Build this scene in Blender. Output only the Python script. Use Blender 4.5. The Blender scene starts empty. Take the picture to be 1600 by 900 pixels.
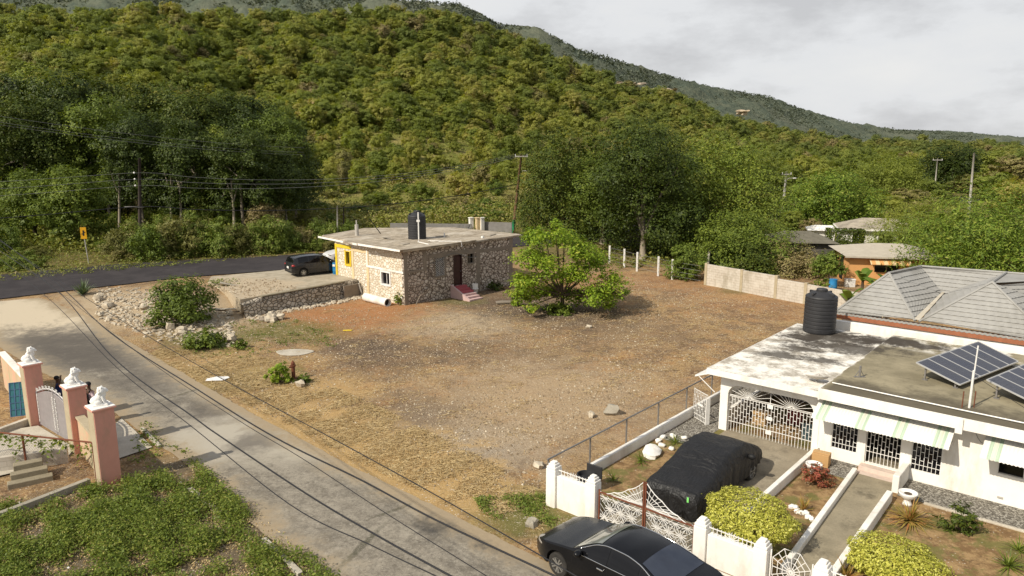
import bpy, math, random
import numpy as np
from mathutils import Vector, Matrix, Euler
R = math.radians
scene = bpy.context.scene
col = scene.collection
random.seed(7)
rng = np.random.default_rng(11)

# ------------------------------------------------------------------ camera model / surveying helpers
F = 1130.0; PITCH = R(11); CAMH = 11.0
def ray(px, py):
    u = (px-800)/F; v = (py-450)/F
    return (u, math.cos(PITCH)-v*math.sin(PITCH), -math.sin(PITCH)-v*math.cos(PITCH))
def G(px, py, z=0.0):
    d = ray(px, py); t = (z-CAMH)/d[2]
    return Vector((d[0]*t, d[1]*t, z))
def D(px, py, Y):
    d = ray(px, py); t = Y/d[1]
    return Vector((d[0]*t, Y, CAMH+d[2]*t))

# ------------------------------------------------------------------ mesh builder
class MB:
    def __init__(s): s.v = []; s.f = []; s.m = []
    def add(s, vs, fs, mi=0):
        o = len(s.v); s.v += [tuple(p) for p in vs]
        for f in fs: s.f.append(tuple(o+i for i in f)); s.m.append(mi)
        return s
    def box(s, c, d, rz=0.0, mi=0, M=None):
        x, y, z = d[0]/2, d[1]/2, d[2]/2
        vs = [Vector((a*x, b*y, e*z)) for e in (-1, 1) for b in (-1, 1) for a in (-1, 1)]
        mt = M if M is not None else Matrix.Rotation(rz, 3, 'Z')
        vs = [mt @ p + Vector(c) for p in vs]
        return s.add(vs, [(0,2,3,1),(4,5,7,6),(0,1,5,4),(2,6,7,3),(0,4,6,2),(1,3,7,5)], mi)
    def b2(s, x0, x1, y0, y1, z0, z1, mi=0):
        return s.box(((x0+x1)/2,(y0+y1)/2,(z0+z1)/2), (abs(x1-x0),abs(y1-y0),abs(z1-z0)), 0, mi)
    def bar(s, p0, p1, w, h=None, mi=0):
        p0 = Vector(p0); p1 = Vector(p1); d = p1-p0; L = d.length
        if L < 1e-6: return s
        q = d.to_track_quat('X', 'Z').to_matrix()
        return s.box((p0+p1)/2, (L, w, h or w), 0, mi, q)
    def tube(s, pts, r, n=8, mi=0, caps=True):
        pts = [Vector(p) for p in pts]; k = len(pts)
        rs = r if isinstance(r, (list, tuple)) else [r]*k
        vs = []; fs = []; ref = None
        for i, p in enumerate(pts):
            d = (pts[min(i+1,k-1)]-pts[max(i-1,0)]).normalized()
            if ref is None: ref = Vector((0,0,1)) if abs(d.z) < .9 else Vector((1,0,0))
            a = d.cross(ref).normalized(); b = d.cross(a).normalized(); ref = -b if False else ref
            for j in range(n):
                t = 2*math.pi*j/n
                vs.append(p + a*math.cos(t)*rs[i] + b*math.sin(t)*rs[i])
        for i in range(k-1):
            for j in range(n):
                fs.append((i*n+j, i*n+(j+1)%n, (i+1)*n+(j+1)%n, (i+1)*n+j))
        if caps: fs.append(tuple(range(n))); fs.append(tuple((k-1)*n+j for j in reversed(range(n))))
        return s.add(vs, fs, mi)
    def lathe(s, prof, c=(0,0,0), n=24, mi=0):
        vs = []; fs = []; k = len(prof)
        for r, z in prof:
            for j in range(n):
                t = 2*math.pi*j/n; vs.append((c[0]+r*math.cos(t), c[1]+r*math.sin(t), c[2]+z))
        for i in range(k-1):
            for j in range(n): fs.append((i*n+j, i*n+(j+1)%n, (i+1)*n+(j+1)%n, (i+1)*n+j))
        fs.append(tuple(reversed(range(n)))); fs.append(tuple((k-1)*n+j for j in range(n)))
        return s.add(vs, fs, mi)
    def prism(s, poly, z0, z1, mi=0):
        n = len(poly); vs = [(x,y,z0) for x,y in poly]+[(x,y,z1) for x,y in poly]
        fs = [tuple(reversed(range(n))), tuple(range(n,2*n))]+[(i,(i+1)%n,n+(i+1)%n,n+i) for i in range(n)]
        return s.add(vs, fs, mi)
    def prism_xz(s, poly, y0, y1, mi=0):
        n = len(poly); vs = [(x,y0,z) for x,z in poly]+[(x,y1,z) for x,z in poly]
        fs = [tuple(range(n)), tuple(reversed(range(n,2*n)))]+[(i,n+i,n+(i+1)%n,(i+1)%n) for i in range(n)]
        return s.add(vs, fs, mi)
    def grid(s, pts, mi=0):
        k = len(pts); n = len(pts[0]); vs = [p for row in pts for p in row]
        return s.add(vs, [(i*n+j, i*n+j+1, (i+1)*n+j+1, (i+1)*n+j) for i in range(k-1) for j in range(n-1)], mi)
    def ell(s, c, rad, nu=12, nv=8, mi=0, M=None):
        vs = []; fs = []
        for i in range(nv+1):
            a = math.pi*i/nv
            for j in range(nu):
                t = 2*math.pi*j/nu
                p = Vector((rad[0]*math.sin(a)*math.cos(t), rad[1]*math.sin(a)*math.sin(t), rad[2]*math.cos(a)))
                if M is not None: p = M @ p
                vs.append(p+Vector(c))
        for i in range(nv):
            for j in range(nu): fs.append((i*nu+j, (i+1)*nu+j, (i+1)*nu+(j+1)%nu, i*nu+(j+1)%nu))
        return s.add(vs, fs, mi)
    def rock(s, c, rad, seed=0, mi=0, rough=.22, nu=9, nv=6):
        rr = random.Random(seed); M = Euler((rr.uniform(-.3,.3), rr.uniform(-.3,.3), rr.uniform(0,6))).to_matrix()
        vs = []; fs = []
        top = [1+rr.uniform(-rough,rough) for _ in range(nu*(nv+1))]
        for i in range(nv+1):
            a = math.pi*i/nv
            for j in range(nu):
                t = 2*math.pi*j/nu; k = top[i*nu+j] if 0 < i < nv else top[i*nu]
                e = .75
                sx = math.sin(a)*math.cos(t); sy = math.sin(a)*math.sin(t); sz = math.cos(a)
                f = lambda q: math.copysign(abs(q)**e, q)
                vs.append(M @ Vector((rad[0]*f(sx)*k, rad[1]*f(sy)*k, rad[2]*f(sz)*k)) + Vector(c))
        for i in range(nv):
            for j in range(nu): fs.append((i*nu+j, (i+1)*nu+j, (i+1)*nu+(j+1)%nu, i*nu+(j+1)%nu))
        return s.add(vs, fs, mi)
    def build(s, name, mats, parent=None, smooth=False, bevel=0.0, loc=None, rz=0.0, link=True):
        me = bpy.data.meshes.new(name); me.from_pydata(s.v, [], s.f)
        mats = mats if isinstance(mats, (list, tuple)) else [mats]
        for m in mats: me.materials.append(m)
        if len(mats) > 1: me.polygons.foreach_set('material_index', s.m)
        if smooth: me.polygons.foreach_set('use_smooth', [True]*len(me.polygons))
        me.update()
        o = bpy.data.objects.new(name, me); col.objects.link(o)
        if parent is not None: o.parent = parent
        if loc is not None: o.location = loc
        o.rotation_euler.z = rz
        if bevel:
            b = o.modifiers.new('bevel', 'BEVEL'); b.width = bevel; b.segments = 2; b.limit_method = 'ANGLE'; b.angle_limit = R(40)
        if smooth == 'auto':
            me.set_sharp_from_angle(angle=R(35))
        return o

def np_mesh(name, V, Fq, mat, parent=None, attr=None, smooth=False, loc=None):
    """fast mesh from numpy quads (N,4) or tris"""
    me = bpy.data.meshes.new(name); nv = len(V); nf = len(Fq); k = Fq.shape[1]
    me.vertices.add(nv); me.vertices.foreach_set('co', V.astype(np.float32).ravel())
    me.loops.add(nf*k); me.loops.foreach_set('vertex_index', Fq.astype(np.int32).ravel())
    me.polygons.add(nf); me.polygons.foreach_set('loop_start', np.arange(0, nf*k, k, dtype=np.int32))
    me.polygons.foreach_set('loop_total', np.full(nf, k, dtype=np.int32))
    if smooth: me.polygons.foreach_set('use_smooth', np.ones(nf, dtype=bool))
    if attr is not None:
        a = me.attributes.new('tint', 'FLOAT', 'POINT'); a.data.foreach_set('value', attr.astype(np.float32))
    me.materials.append(mat); me.update(calc_edges=True); me.validate()
    if parent == 'mesh': return me
    o = bpy.data.objects.new(name, me); col.objects.link(o)
    if parent is not None: o.parent = parent
    if loc is not None: o.location = loc
    return o

def tag(o, label=None, cat=None, group=None, kind=None):
    if label: o['label'] = label
    if cat: o['category'] = cat
    if group: o['group'] = group
    if kind: o['kind'] = kind
    return o
def thing(name, label, cat, loc=(0,0,0), rz=0.0, group=None):
    o = bpy.data.objects.new(name, None); col.objects.link(o); o.empty_display_size = .2
    o.location = loc; o.rotation_euler = (0,0,rz)
    return tag(o, label, cat, group)
def meshobj(name, me, parent=None, loc=None, rz=0, sc=None):
    o = bpy.data.objects.new(name, me); col.objects.link(o)
    if parent is not None: o.parent = parent
    if loc is not None: o.location = loc
    o.rotation_euler.z = rz
    if sc: o.scale = sc
    return o
def dup(root, loc, rz=0.0, label=None, sc=None):
    r = root.copy(); col.objects.link(r); r.location = loc; r.rotation_euler = (0,0,rz)
    if sc: r.scale = sc if isinstance(sc, tuple) else (sc,)*3
    if label: r['label'] = label
    for ch in list(root.children):
        c = ch.copy(); col.objects.link(c); c.parent = r
        for g in ch.children:
            d = g.copy(); col.objects.link(d); d.parent = c
    return r

# ------------------------------------------------------------------ materials
class NT:
    def __init__(s, name):
        s.m = bpy.data.materials.new(name); s.m.use_nodes = True; s.t = s.m.node_tree; s.t.nodes.clear()
        s.out = s.t.nodes.new('ShaderNodeOutputMaterial')
    def n(s, typ, **k):
        x = s.t.nodes.new('ShaderNode'+typ)
        for a, b in k.items(): setattr(x, a, b)
        return x
    def put(s, sock, v):
        if isinstance(v, bpy.types.NodeSocket): s.t.links.new(v, sock)
        elif isinstance(v, (tuple, list)) and len(v) == 3 and sock.type == 'RGBA': sock.default_value = (*v, 1)
        else: sock.default_value = v
    def coord(s, which='Object'): return s.n('TexCoord').outputs[which]
    def pos(s): return s.n('NewGeometry').outputs['Position']
    def mapping(s, vec, scale=(1,1,1), rot=(0,0,0)):
        x = s.n('Mapping'); s.put(x.inputs['Vector'], vec); x.inputs['Scale'].default_value = scale; x.inputs['Rotation'].default_value = rot; return x.outputs[0]
    def noise(s, vec, scale=5, detail=5, rough=.6, dist=0):
        x = s.n('TexNoise'); s.put(x.inputs['Vector'], vec); x.inputs['Scale'].default_value = scale; x.inputs['Detail'].default_value = detail
        x.inputs['Roughness'].default_value = rough; x.inputs['Distortion'].default_value = dist; return x.outputs['Fac']
    def vor(s, vec, scale=5, feature='F1', out='Distance', rand=1):
        x = s.n('TexVoronoi', feature=feature); s.put(x.inputs['Vector'], vec); x.inputs['Scale'].default_value = scale; x.inputs['Randomness'].default_value = rand; return x.outputs[out]
    def ramp(s, fac, stops, interp='LINEAR'):
        x = s.n('ValToRGB'); s.put(x.inputs[0], fac); cr = x.color_ramp; cr.interpolation = interp
        while len(cr.elements) < len(stops): cr.elements.new(.5)
        for e, (p, c) in zip(cr.elements, stops):
            e.position = p; e.color = (*c, 1) if isinstance(c, (tuple, list)) else (c, c, c, 1)
        return x.outputs['Color']
    def mix(s, fac, a, b, blend='MIX'):
        x = s.n('Mix', data_type='RGBA', blend_type=blend); s.put(x.inputs[0], fac); s.put(x.inputs[6], a); s.put(x.inputs[7], b); return x.outputs[2]
    def math(s, op, a, b=0.0, clamp=False):
        x = s.n('Math', operation=op, use_clamp=clamp); s.put(x.inputs[0], a); s.put(x.inputs[1], b); return x.outputs[0]
    def mapr(s, v, a, b, c=0.0, d=1.0):
        x = s.n('MapRange'); s.put(x.inputs[0], v)
        for i, q in enumerate((a, b, c, d)): x.inputs[i+1].default_value = q
        return x.outputs[0]
    def blob(s, pos, c, r, nz, soft=.5, stretch=None):
        """1 inside a rough patch of ground around c"""
        x = s.n('VectorMath', operation='SUBTRACT'); s.put(x.inputs[0], pos); x.inputs[1].default_value = (c[0], c[1], 0)
        v = x.outputs[0]
        v = s.mapping(v, scale=(1, 1, 0)) if stretch is None else s.mapping(s.mapping(v, rot=(0,0,-stretch[2])), scale=(stretch[0], stretch[1], 0))
        l = s.n('VectorMath', operation='LENGTH'); s.put(l.inputs[0], v)
        d = s.math('ADD', s.math('DIVIDE', l.outputs['Value'], r), s.math('MULTIPLY', s.math('SUBTRACT', nz, .5), 1.6))
        return s.mapr(d, 1+soft/2, 1-soft/2)
    def bsdf(s, color, rough=.85, spec=.25, metal=0.0, bump=None, bstr=.3, bdist=.02, coat=0.0, trans=0.0):
        b = s.n('BsdfPrincipled'); s.put(b.inputs['Base Color'], color); s.put(b.inputs['Roughness'], rough)
        b.inputs['Specular IOR Level'].default_value = spec; s.put(b.inputs['Metallic'], metal); b.inputs['Coat Weight'].default_value = coat
        b.inputs['Coat Roughness'].default_value = .05; b.inputs['Transmission Weight'].default_value = trans
        if bump is not None:
            x = s.n('Bump'); x.inputs['Strength'].default_value = bstr; x.inputs['Distance'].default_value = bdist
            s.put(x.inputs['Height'], bump); s.t.links.new(x.outputs[0], b.inputs['Normal'])
        s.t.links.new(b.outputs[0], s.out.inputs[0]); return b

def simple(name, c, c2=None, scale=4, rough=.8, spec=.3, metal=0.0, bstr=.15, bscale=40, lo=.35, hi=.7, coat=0.0, stain=None, sscale=1.2):
    t = NT(name); co = t.coord()
    c2 = c2 or tuple(q*.78 for q in c)
    k = t.mix(t.ramp(t.noise(co, scale, 6, .65), [(lo,0),(hi,1)]), c, c2)
    if stain:
        st = t.noise(t.mapping(co, (1,1,.35)), sscale, 7, .7)
        k = t.mix(t.ramp(st, [(.5,0),(.68,.85)]), k, stain)
    t.bsdf(k, rough, spec, metal, t.noise(co, bscale, 4, .6), bstr, .01, coat)
    return t.m

def leafmat(name, stops, trans=.3, attr=False, obj=True, spread=.35, rough=.55, haze_tint=False):
    """foliage: hue drifts per tree and per leaf"""
    t = NT(name)
    isl = t.n('NewGeometry').outputs['Random Per Island']
    if attr:
        a = t.n('Attribute'); a.attribute_name = 'tint'; base = a.outputs['Fac']
    else:
        base = t.n('ObjectInfo').outputs['Random'] if obj else .5
    big = t.noise(t.pos(), .35, 3, .5)
    v = t.math('ADD', t.math('MULTIPLY', base, 1-spread), t.math('MULTIPLY', isl, spread))
    v = t.math('ADD', v, t.math('MULTIPLY', t.math('SUBTRACT', big, .5), .5), True)
    c = t.ramp(v, stops)
    if haze_tint:
        sy = t.n('SeparateXYZ'); t.put(sy.inputs[0], t.pos()); c = t.mix(t.mapr(sy.outputs[1], 120, 650, 0, .30), c, (.165,.190,.115))  # distance haze painted in: leaf colour drifts to pale grey-green with depth
    b = t.bsdf(c, rough, .25)
    tr = t.n('BsdfTranslucent'); t.put(tr.inputs[0], t.mix(1.0, c, (1.0,1.0,.45), 'MULTIPLY'))
    mx = t.n('MixShader'); mx.inputs[0].default_value = trans
    t.t.links.new(b.outputs[0], mx.inputs[1]); t.t.links.new(tr.outputs[0], mx.inputs[2]); t.t.links.new(mx.outputs[0], t.out.inputs[0])
    return t.m

# ------------------------------------------------------------------ foliage helpers
def unit(n):
    v = rng.normal(size=(n,3)); return v/np.linalg.norm(v, axis=1, keepdims=True)
def leaves(C, size, aspect=.5, up=.6, out=None, jit=.35, ow=1.3):
    """rhombic leaf faces at centres C"""
    n = len(C); nr = unit(n); nr[:,2] = np.abs(nr[:,2])+up
    if out is not None: nr += out*ow
    nr /= np.linalg.norm(nr, axis=1, keepdims=True)
    t = np.cross(nr, unit(n)); t /= np.linalg.norm(t, axis=1, keepdims=True)+1e-9
    b = np.cross(nr, t); s = (size*(1+jit*rng.normal(size=n)).clip(.4,2))[:,None]/2
    V = np.stack([C-t*s, C-b*s*aspect+t*s*.1, C+t*s, C+b*s*aspect+t*s*.1], 1).reshape(-1,3)
    return V, np.arange(4*n).reshape(n,4)
def clumps(blobs, n, per=24, spread=.16, shell=.55, squash=.8):
    """leaf centres gathered in clumps over the given blobs (cx,cy,cz,r or rx,ry,rz)"""
    B = np.array([b if len(b) == 6 else (*b, b[3], b[3]*squash) for b in blobs], float)
    w = (B[:,3]*B[:,4]+B[:,4]*B[:,5])**1.0; w /= w.sum()
    m = max(4, n//per); idx = rng.choice(len(B), m, p=w)
    d = unit(m); r = shell+(1-shell)*rng.random(m)**.6
    cc = B[idx,:3]+d*B[idx,3:]*r[:,None]
    k = rng.integers(0, m, n); rad = B[idx[k],3:].mean(1)*spread
    P = cc[k]+rng.normal(size=(n,3))*np.stack([rad,rad,rad*.7],1)
    ctr = B[idx[k],:3]; o = P-ctr; o /= np.linalg.norm(o, axis=1, keepdims=True)+1e-9
    return P, o
def crown_blobs(w, h, z0, k=12, seed=0, flat=.8, r=(.26,.42), lo=.15):
    rr = random.Random(seed); out = []
    for i in range(k):
        a = i*2.399+rr.uniform(-.5,.5); t = (i+rr.random())/k; q = .25+.75*math.sqrt(rr.random())
        if i == k-1: q *= .3
        z = z0+h*(lo+(.86-lo)*t); ww = w/2*math.sin(math.pi*min(.95,.26+.60*t))**.6
        rad = w*rr.uniform(*r)*.62
        out.append((math.cos(a)*q*(ww-rad*.5), math.sin(a)*q*(ww-rad*.5), z-rad*flat*.3, rad, rad, rad*flat))
    return out
def core(blobs, f=.62, n=260):
    """big dark leaves deep inside a crown so it is not see-through"""
    P, o = clumps([(*b[:3], b[3]*f, b[4]*f, b[5]*f) for b in blobs], n, 3, .2, .2)
    return P, o
def limb_mesh(h, blobs, r0, seed=0, lean=(0,0), nl=6, fork=.4):
    rr = random.Random(seed); m = MB(); top = Vector((lean[0], lean[1], h*fork))
    m.tube([(0,0,-.3), (lean[0]*.3+rr.uniform(-.06,.06), lean[1]*.3, h*fork*.5), top], [r0*1.25, r0, r0*.75], 7)
    bl = sorted(blobs, key=lambda b: -b[3])[:nl]
    for b in bl:
        e = Vector(b[:3]); mid = top.lerp(e, .5)+Vector((rr.uniform(-.1,.1)*h*.3, rr.uniform(-.1,.1)*h*.3, h*.03))
        m.tube([top-Vector((0,0,.1)), mid, e], [r0*.6, r0*.38, r0*.12], 5)
    return m
# ------------------------------------------------------------------ camera, sky, sun
cam = bpy.data.cameras.new('camera'); cam.sensor_width = 36; cam.lens = F/1600*36; cam.clip_end = 8000; cam.clip_start = .1
co_ = bpy.data.objects.new('camera', cam); col.objects.link(co_); co_.location = (0,0,CAMH); co_.rotation_euler = (math.pi/2-PITCH,0,0)
scene.camera = co_
scene.view_settings.view_transform = 'Standard'; scene.view_settings.look = 'None'; scene.view_settings.exposure = 0
SUNAZ = Vector((.80,.60)).normalized(); SUNEL = R(40)
sl = bpy.data.lights.new('sun', 'SUN'); sl.energy = 4.8; sl.angle = R(.6); sl.color = (1,.93,.80)
so = bpy.data.objects.new('sun', sl); col.objects.link(so); so.location = (-30,-20,40)
so.rotation_euler = Vector((SUNAZ.x*math.cos(SUNEL), SUNAZ.y*math.cos(SUNEL), -math.sin(SUNEL))).to_track_quat('-Z','Y').to_euler()
w = bpy.data.worlds.new('World'); scene.world = w; w.use_nodes = True; nt = w.node_tree; nt.nodes.clear()
def wn(t, **k):
    x = nt.nodes.new('ShaderNode'+t)
    for a,b in k.items(): setattr(x,a,b)
    return x
sky = wn('TexSky', sky_type='NISHITA'); sky.sun_disc = False; sky.sun_elevation = SUNEL
sky.sun_rotation = math.atan2(-SUNAZ.x, -SUNAZ.y) % (2*math.pi); sky.air_density = 1.2; sky.dust_density = 2.0
sk = wn('Mix', data_type='RGBA', blend_type='MULTIPLY'); sk.inputs[0].default_value = 1; sk.inputs[7].default_value = (.10,.10,.10,1); nt.links.new(sky.outputs[0], sk.inputs[6])
tc = wn('TexCoord'); mp = wn('Mapping'); mp.inputs['Scale'].default_value = (1,1,2.6); mp.inputs['Location'].default_value = (.35,0,.12); nt.links.new(tc.outputs['Generated'], mp.inputs[0])
n1 = wn('TexNoise'); n1.inputs['Scale'].default_value = 4.2; n1.inputs['Detail'].default_value = 9; n1.inputs['Roughness'].default_value = .58; nt.links.new(mp.outputs[0], n1.inputs['Vector'])
n2 = wn('TexNoise'); n2.inputs['Scale'].default_value = 1.3; n2.inputs['Detail'].default_value = 5; nt.links.new(mp.outputs[0], n2.inputs['Vector'])
cr = wn('ValToRGB'); cr.color_ramp.elements[0].position = .40; cr.color_ramp.elements[0].color = (.60,.605,.62,1)
cr.color_ramp.elements[1].position = .55; cr.color_ramp.elements[1].color = (.785,.795,.81,1)
e = cr.color_ramp.elements.new(.75); e.color = (.84,.84,.835,1); nt.links.new(n1.outputs[0], cr.inputs[0])
sx = wn('SeparateXYZ'); nt.links.new(tc.outputs['Generated'], sx.inputs[0])
el = wn('MapRange'); el.inputs[1].default_value = .20; el.inputs[2].default_value = .62; el.inputs[3].default_value = 1.0; el.inputs[4].default_value = .55; nt.links.new(sx.outputs[2], el.inputs[0])
cv = wn('MapRange'); cv.inputs[1].default_value = .33; cv.inputs[2].default_value = .5; cv.inputs[3].default_value = .6; cv.inputs[4].default_value = .96; nt.links.new(n2.outputs[0], cv.inputs[0])
cm = wn('Math', operation='MULTIPLY'); nt.links.new(el.outputs[0], cm.inputs[0]); nt.links.new(cv.outputs[0], cm.inputs[1])
mx = wn('Mix', data_type='RGBA'); nt.links.new(cm.outputs[0], mx.inputs[0]); nt.links.new(sk.outputs[2], mx.inputs[6]); nt.links.new(cr.outputs[0], mx.inputs[7])
bg = wn('Background'); bg.inputs[1].default_value = 1.0; nt.links.new(mx.outputs[2], bg.inputs[0])
wo = wn('OutputWorld'); nt.links.new(bg.outputs[0], wo.inputs[0])

# ------------------------------------------------------------------ terrain height field
RA = Vector((-19.1,58.9)); RN = (-.6,.8)
def sst(x): x = np.clip(x,0,1); return x*x*(3-2*x)
def road_d(x, y): return (x-RA.x)*RN[0]+(y-RA.y)*RN[1]
_cr = [(-500,14),(-200,12),(0,10),(200,12),(400,28),(540,17),(640,12),(700,18),(760,40),(850,78),(960,128),(1050,148),(1150,186),(1250,208),(1350,219),(1600,227),(1900,229),(2200,230)]
_fr = [(-500,-60),(-200,-45),(0,-30),(300,-8),(500,-5),(640,0),(720,6),(780,38),(840,45),(900,75),(1000,105),(1100,135),(1200,150),(1250,170),(1330,193),(1400,203),(1480,205),(1600,216),(1900,224),(2200,228)]
def tab(t):
    r = []; s = []
    for px,py in t:
        d = ray(px,py); r.append(d[0]/d[1]); s.append(d[2]/d[1])
    return np.array(r), np.array(s)
CRr, CRs = tab(_cr); FRr, FRs = tab(_fr)
def Y0f(r): return np.interp(r, [-1.6,-.9,-.6,-.5,-.3,0,.2,.45,.9,1.6],[70,74,79,82,94,112,130,175,230,260])
def Y1f(r): return np.interp(r, [-1.6,-.9,-.5,-.2,-.1,.05,.2,.35,.5,.9,1.6],[230,240,280,370,400,430,480,560,650,700,760])
def hill_t(x, y):
    r = x/np.maximum(y,1e-3); return (y-Y0f(r))/(Y1f(r)-Y0f(r))
def wob(x, y):
    return .5*np.sin(x*.31+1.3*np.sin(y*.17))+.5*np.sin(y*.37+1.1*np.sin(x*.23+2))
def T(x, y):
    x = np.asarray(x,float); y = np.asarray(y,float)
    d = road_d(x,y)
    z = sst((d+9)/8)*1.0
    z = z + .05*wob(x*2.2,y*2.2)*np.clip((-d-3)/6,0,1)*np.clip((y-24+x*.85)/6,0,1)
    z = z + .5*sst((d-13)/14)*np.clip((40-x)/40,0,1)
    # rubble bank beside the street
    q = ((x+22.5)*.62+(y-48.6)*.78); p = (-(x+22.5)*.78+(y-48.6)*.62)
    z = z + .75*np.exp(-(q/4.6)**2-(p/2.8)**2)
    r = x/np.maximum(y,1e-3); y0 = Y0f(r); y1 = Y1f(r); t = (y-y0)/(y1-y0)
    s0 = (1.5-CAMH)/y0; s1 = np.interp(r,CRr,CRs)
    tt = np.clip(t,0,1)
    s = s0+(s1-s0)*tt**.85
    zh = CAMH+np.minimum(y,y1)*s - 6.0*sst(tt*1.6) + 2.2*np.sin(x*.045+y*.03)*np.sin(y*.05-x*.02)*sst(tt*3)*sst((1-tt)*6)
    zh = np.where(t>1, np.maximum(zh-(y-y1)*.16, -4), zh)
    k = sst((t+.06)/.12)
    return z*(1-k)+zh*k
def Tz(x, y): return float(T(x,y))
def P(px, py):
    """point of the terrain seen at a photo pixel"""
    z = 0.0
    for _ in range(25):
        p = G(px,py,z); z2 = Tz(p.x,p.y); z += (z2-z)*.6
    return Vector((p.x,p.y,Tz(p.x,p.y)))
def gnd(x, y, dz=0.0): return Vector((x,y,Tz(x,y)+dz))

# ------------------------------------------------------------------ ground materials
def ground_mat():
    t = NT('ground_soil'); p = t.pos()
    nb = t.noise(p, .35, 6, .62); nm = t.noise(p, 1.7, 7, .68); nf = t.noise(p, 9, 6, .7); ng = t.noise(p, 38, 4, .7)
    n5 = t.noise(p, 4.5, 8, .78); n2_ = t.noise(p, 2.1, 8, .74); n8 = t.noise(p, .55, 7, .7)
    soil = t.mix(t.ramp(n2_,[(.42,0),(.56,1)]), (.155,.097,.055), (.265,.17,.092))
    straw = t.mix(t.ramp(nf,[(.40,0),(.58,1)]), (.30,.178,.072), (.47,.325,.158))
    k = t.mix(t.ramp(nb,[(.44,0),(.56,.8)]), soil, straw)
    k = t.mix(t.ramp(n8,[(.51,0),(.59,.65)]), k, t.mix(nf,(.36,.17,.062),(.42,.25,.11)))
    k = t.mix(t.ramp(n5,[(.51,0),(.58,.65)]), k, straw)
    dk = t.mix(t.ramp(t.noise(p,.9,8,.74),[(.54,0),(.60,.7)]), k, (.12,.080,.048))
    dk = t.mix(t.ramp(n5,[(.40,.6),(.46,0)]), dk, (.105,.066,.036))
    grey = t.mix(ng,(.26,.22,.17),(.40,.35,.28))
    npz = t.mapr(t.noise(p,.75,8,.72),.3,.7,.1,.9)
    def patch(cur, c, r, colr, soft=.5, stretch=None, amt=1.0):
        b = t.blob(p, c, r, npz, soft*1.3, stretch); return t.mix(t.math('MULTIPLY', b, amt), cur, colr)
    k = dk
    q = G(740,690); k = patch(k, q, 2.8, grey, .6, None, .9); q = G(660,655); k = patch(k, q, 1.8, t.mix(nf,(.13,.10,.075),(.24,.19,.14)), .7, None, .7); q = G(820,560); k = patch(k, q, 3.2, t.mix(nf,(.15,.105,.065),(.26,.19,.125)), .8, None, .6); q = G(990,520); k = patch(k, q, 3.4, t.mix(nf,(.17,.115,.065),(.27,.19,.115)), .8, None, .6)
    q = G(880,615); k = patch(k, q, 4.6, t.mix(nf,(.38,.27,.16),(.54,.42,.28)), .8, None, .55)
    q = G(720,505); k = patch(k, q, 3.6, t.mix(nf,(.40,.31,.20),(.56,.46,.33)), .8, None, .65)
    q = G(800,640); k = patch(k, q, 5, t.mix(nf,(.30,.20,.11),(.5,.38,.24)), .9, None, .6)
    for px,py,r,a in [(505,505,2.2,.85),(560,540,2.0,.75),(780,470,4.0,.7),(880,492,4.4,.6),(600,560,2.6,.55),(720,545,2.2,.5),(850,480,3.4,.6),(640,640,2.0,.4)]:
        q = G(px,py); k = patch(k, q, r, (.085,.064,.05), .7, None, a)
    for px,py,r,a in [(540,490,4.6,.95),(470,500,3.6,.6),(600,480,2.5,.7),(1040,440,4,.4),(1180,470,5,.3),(900,440,3,.5)]:
        q = G(px,py); k = patch(k, q, r, t.mix(nf,(.32,.135,.05),(.42,.21,.09)), .7, None, a)
    for px,py,r,a in [(420,515,2.4,.8),(475,520,2.2,.6),(330,535,2.2,.8),(380,590,2.2,.6),(790,790,1.2,.9),(830,800,1.4,.9),(720,470,1.5,.6),(440,585,1.1,.9),(300,520,2,.6),(560,690,.9,.5),(1150,455,1.2,.5)]:
        q = G(px,py); k = patch(k, q, r, t.mix(nf,(.09,.10,.025),(.20,.18,.06)), .7, None, a)
    for px,py,r in [(60,850,3.0),(200,830,3.2),(330,830,2.4),(420,880,1.6),(120,900,3),(260,740,1.2)]:
        q = G(px,py); k = patch(k, q, r, t.mix(nf,(.085,.066,.042),(.20,.16,.105)), .7, None, .95)
    # verge of bleached straw along the street
    for px,py,r,a in [(420,650,3,.8),(500,680,2.6,.8),(600,720,2.4,.9),(660,745,2.2,.9),(710,765,1.8,.9),(500,610,2.2,.6),(330,570,3,.6),(640,700,1.6,.7)]:
        q = G(px,py); k = patch(k, q, r, t.mix(nf,(.38,.24,.09),(.54,.37,.17)), .8, None, a)
    # pale limestone flecks pressed into the soil
    v = t.n('TexVoronoi'); t.put(v.inputs['Vector'], p); v.inputs['Scale'].default_value = 7
    fl = t.math('MULTIPLY', t.ramp(v.outputs['Distance'],[(.13,1),(.22,0)]), t.ramp(t.noise(p,.6,7,.7),[(.44,0),(.54,1)]))
    k = t.mix(fl, k, (.62,.55,.44))
    v2 = t.n('TexVoronoi'); t.put(v2.inputs['Vector'], p); v2.inputs['Scale'].default_value = 19
    k = t.mix(t.math('MULTIPLY', t.ramp(v2.outputs['Distance'],[(.16,.9),(.3,0)]), t.ramp(nm,[(.44,0),(.52,1)])), k, (.58,.47,.34))
    k = t.mix(t.ramp(t.noise(p,14,5,.75),[(.30,.7),(.45,0)]), k, (.09,.062,.04))
    k = t.mix(t.ramp(t.noise(p,21,6,.8),[(.36,.55),(.48,0)]), k, (.10,.068,.04))
    k = t.mix(t.ramp(t.noise(p,17,6,.8),[(.56,0),(.70,.5)]), k, (.56,.43,.28))
    for px,py,r in [(190,475,3.2),(250,490,3.2),(320,480,3.0),(350,500,2.6),(160,465,2.4)]:
        k = patch(k, P(px,py), r, t.mix(nf,(.30,.22,.13),(.52,.42,.29)), .9, None, .85)
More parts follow.
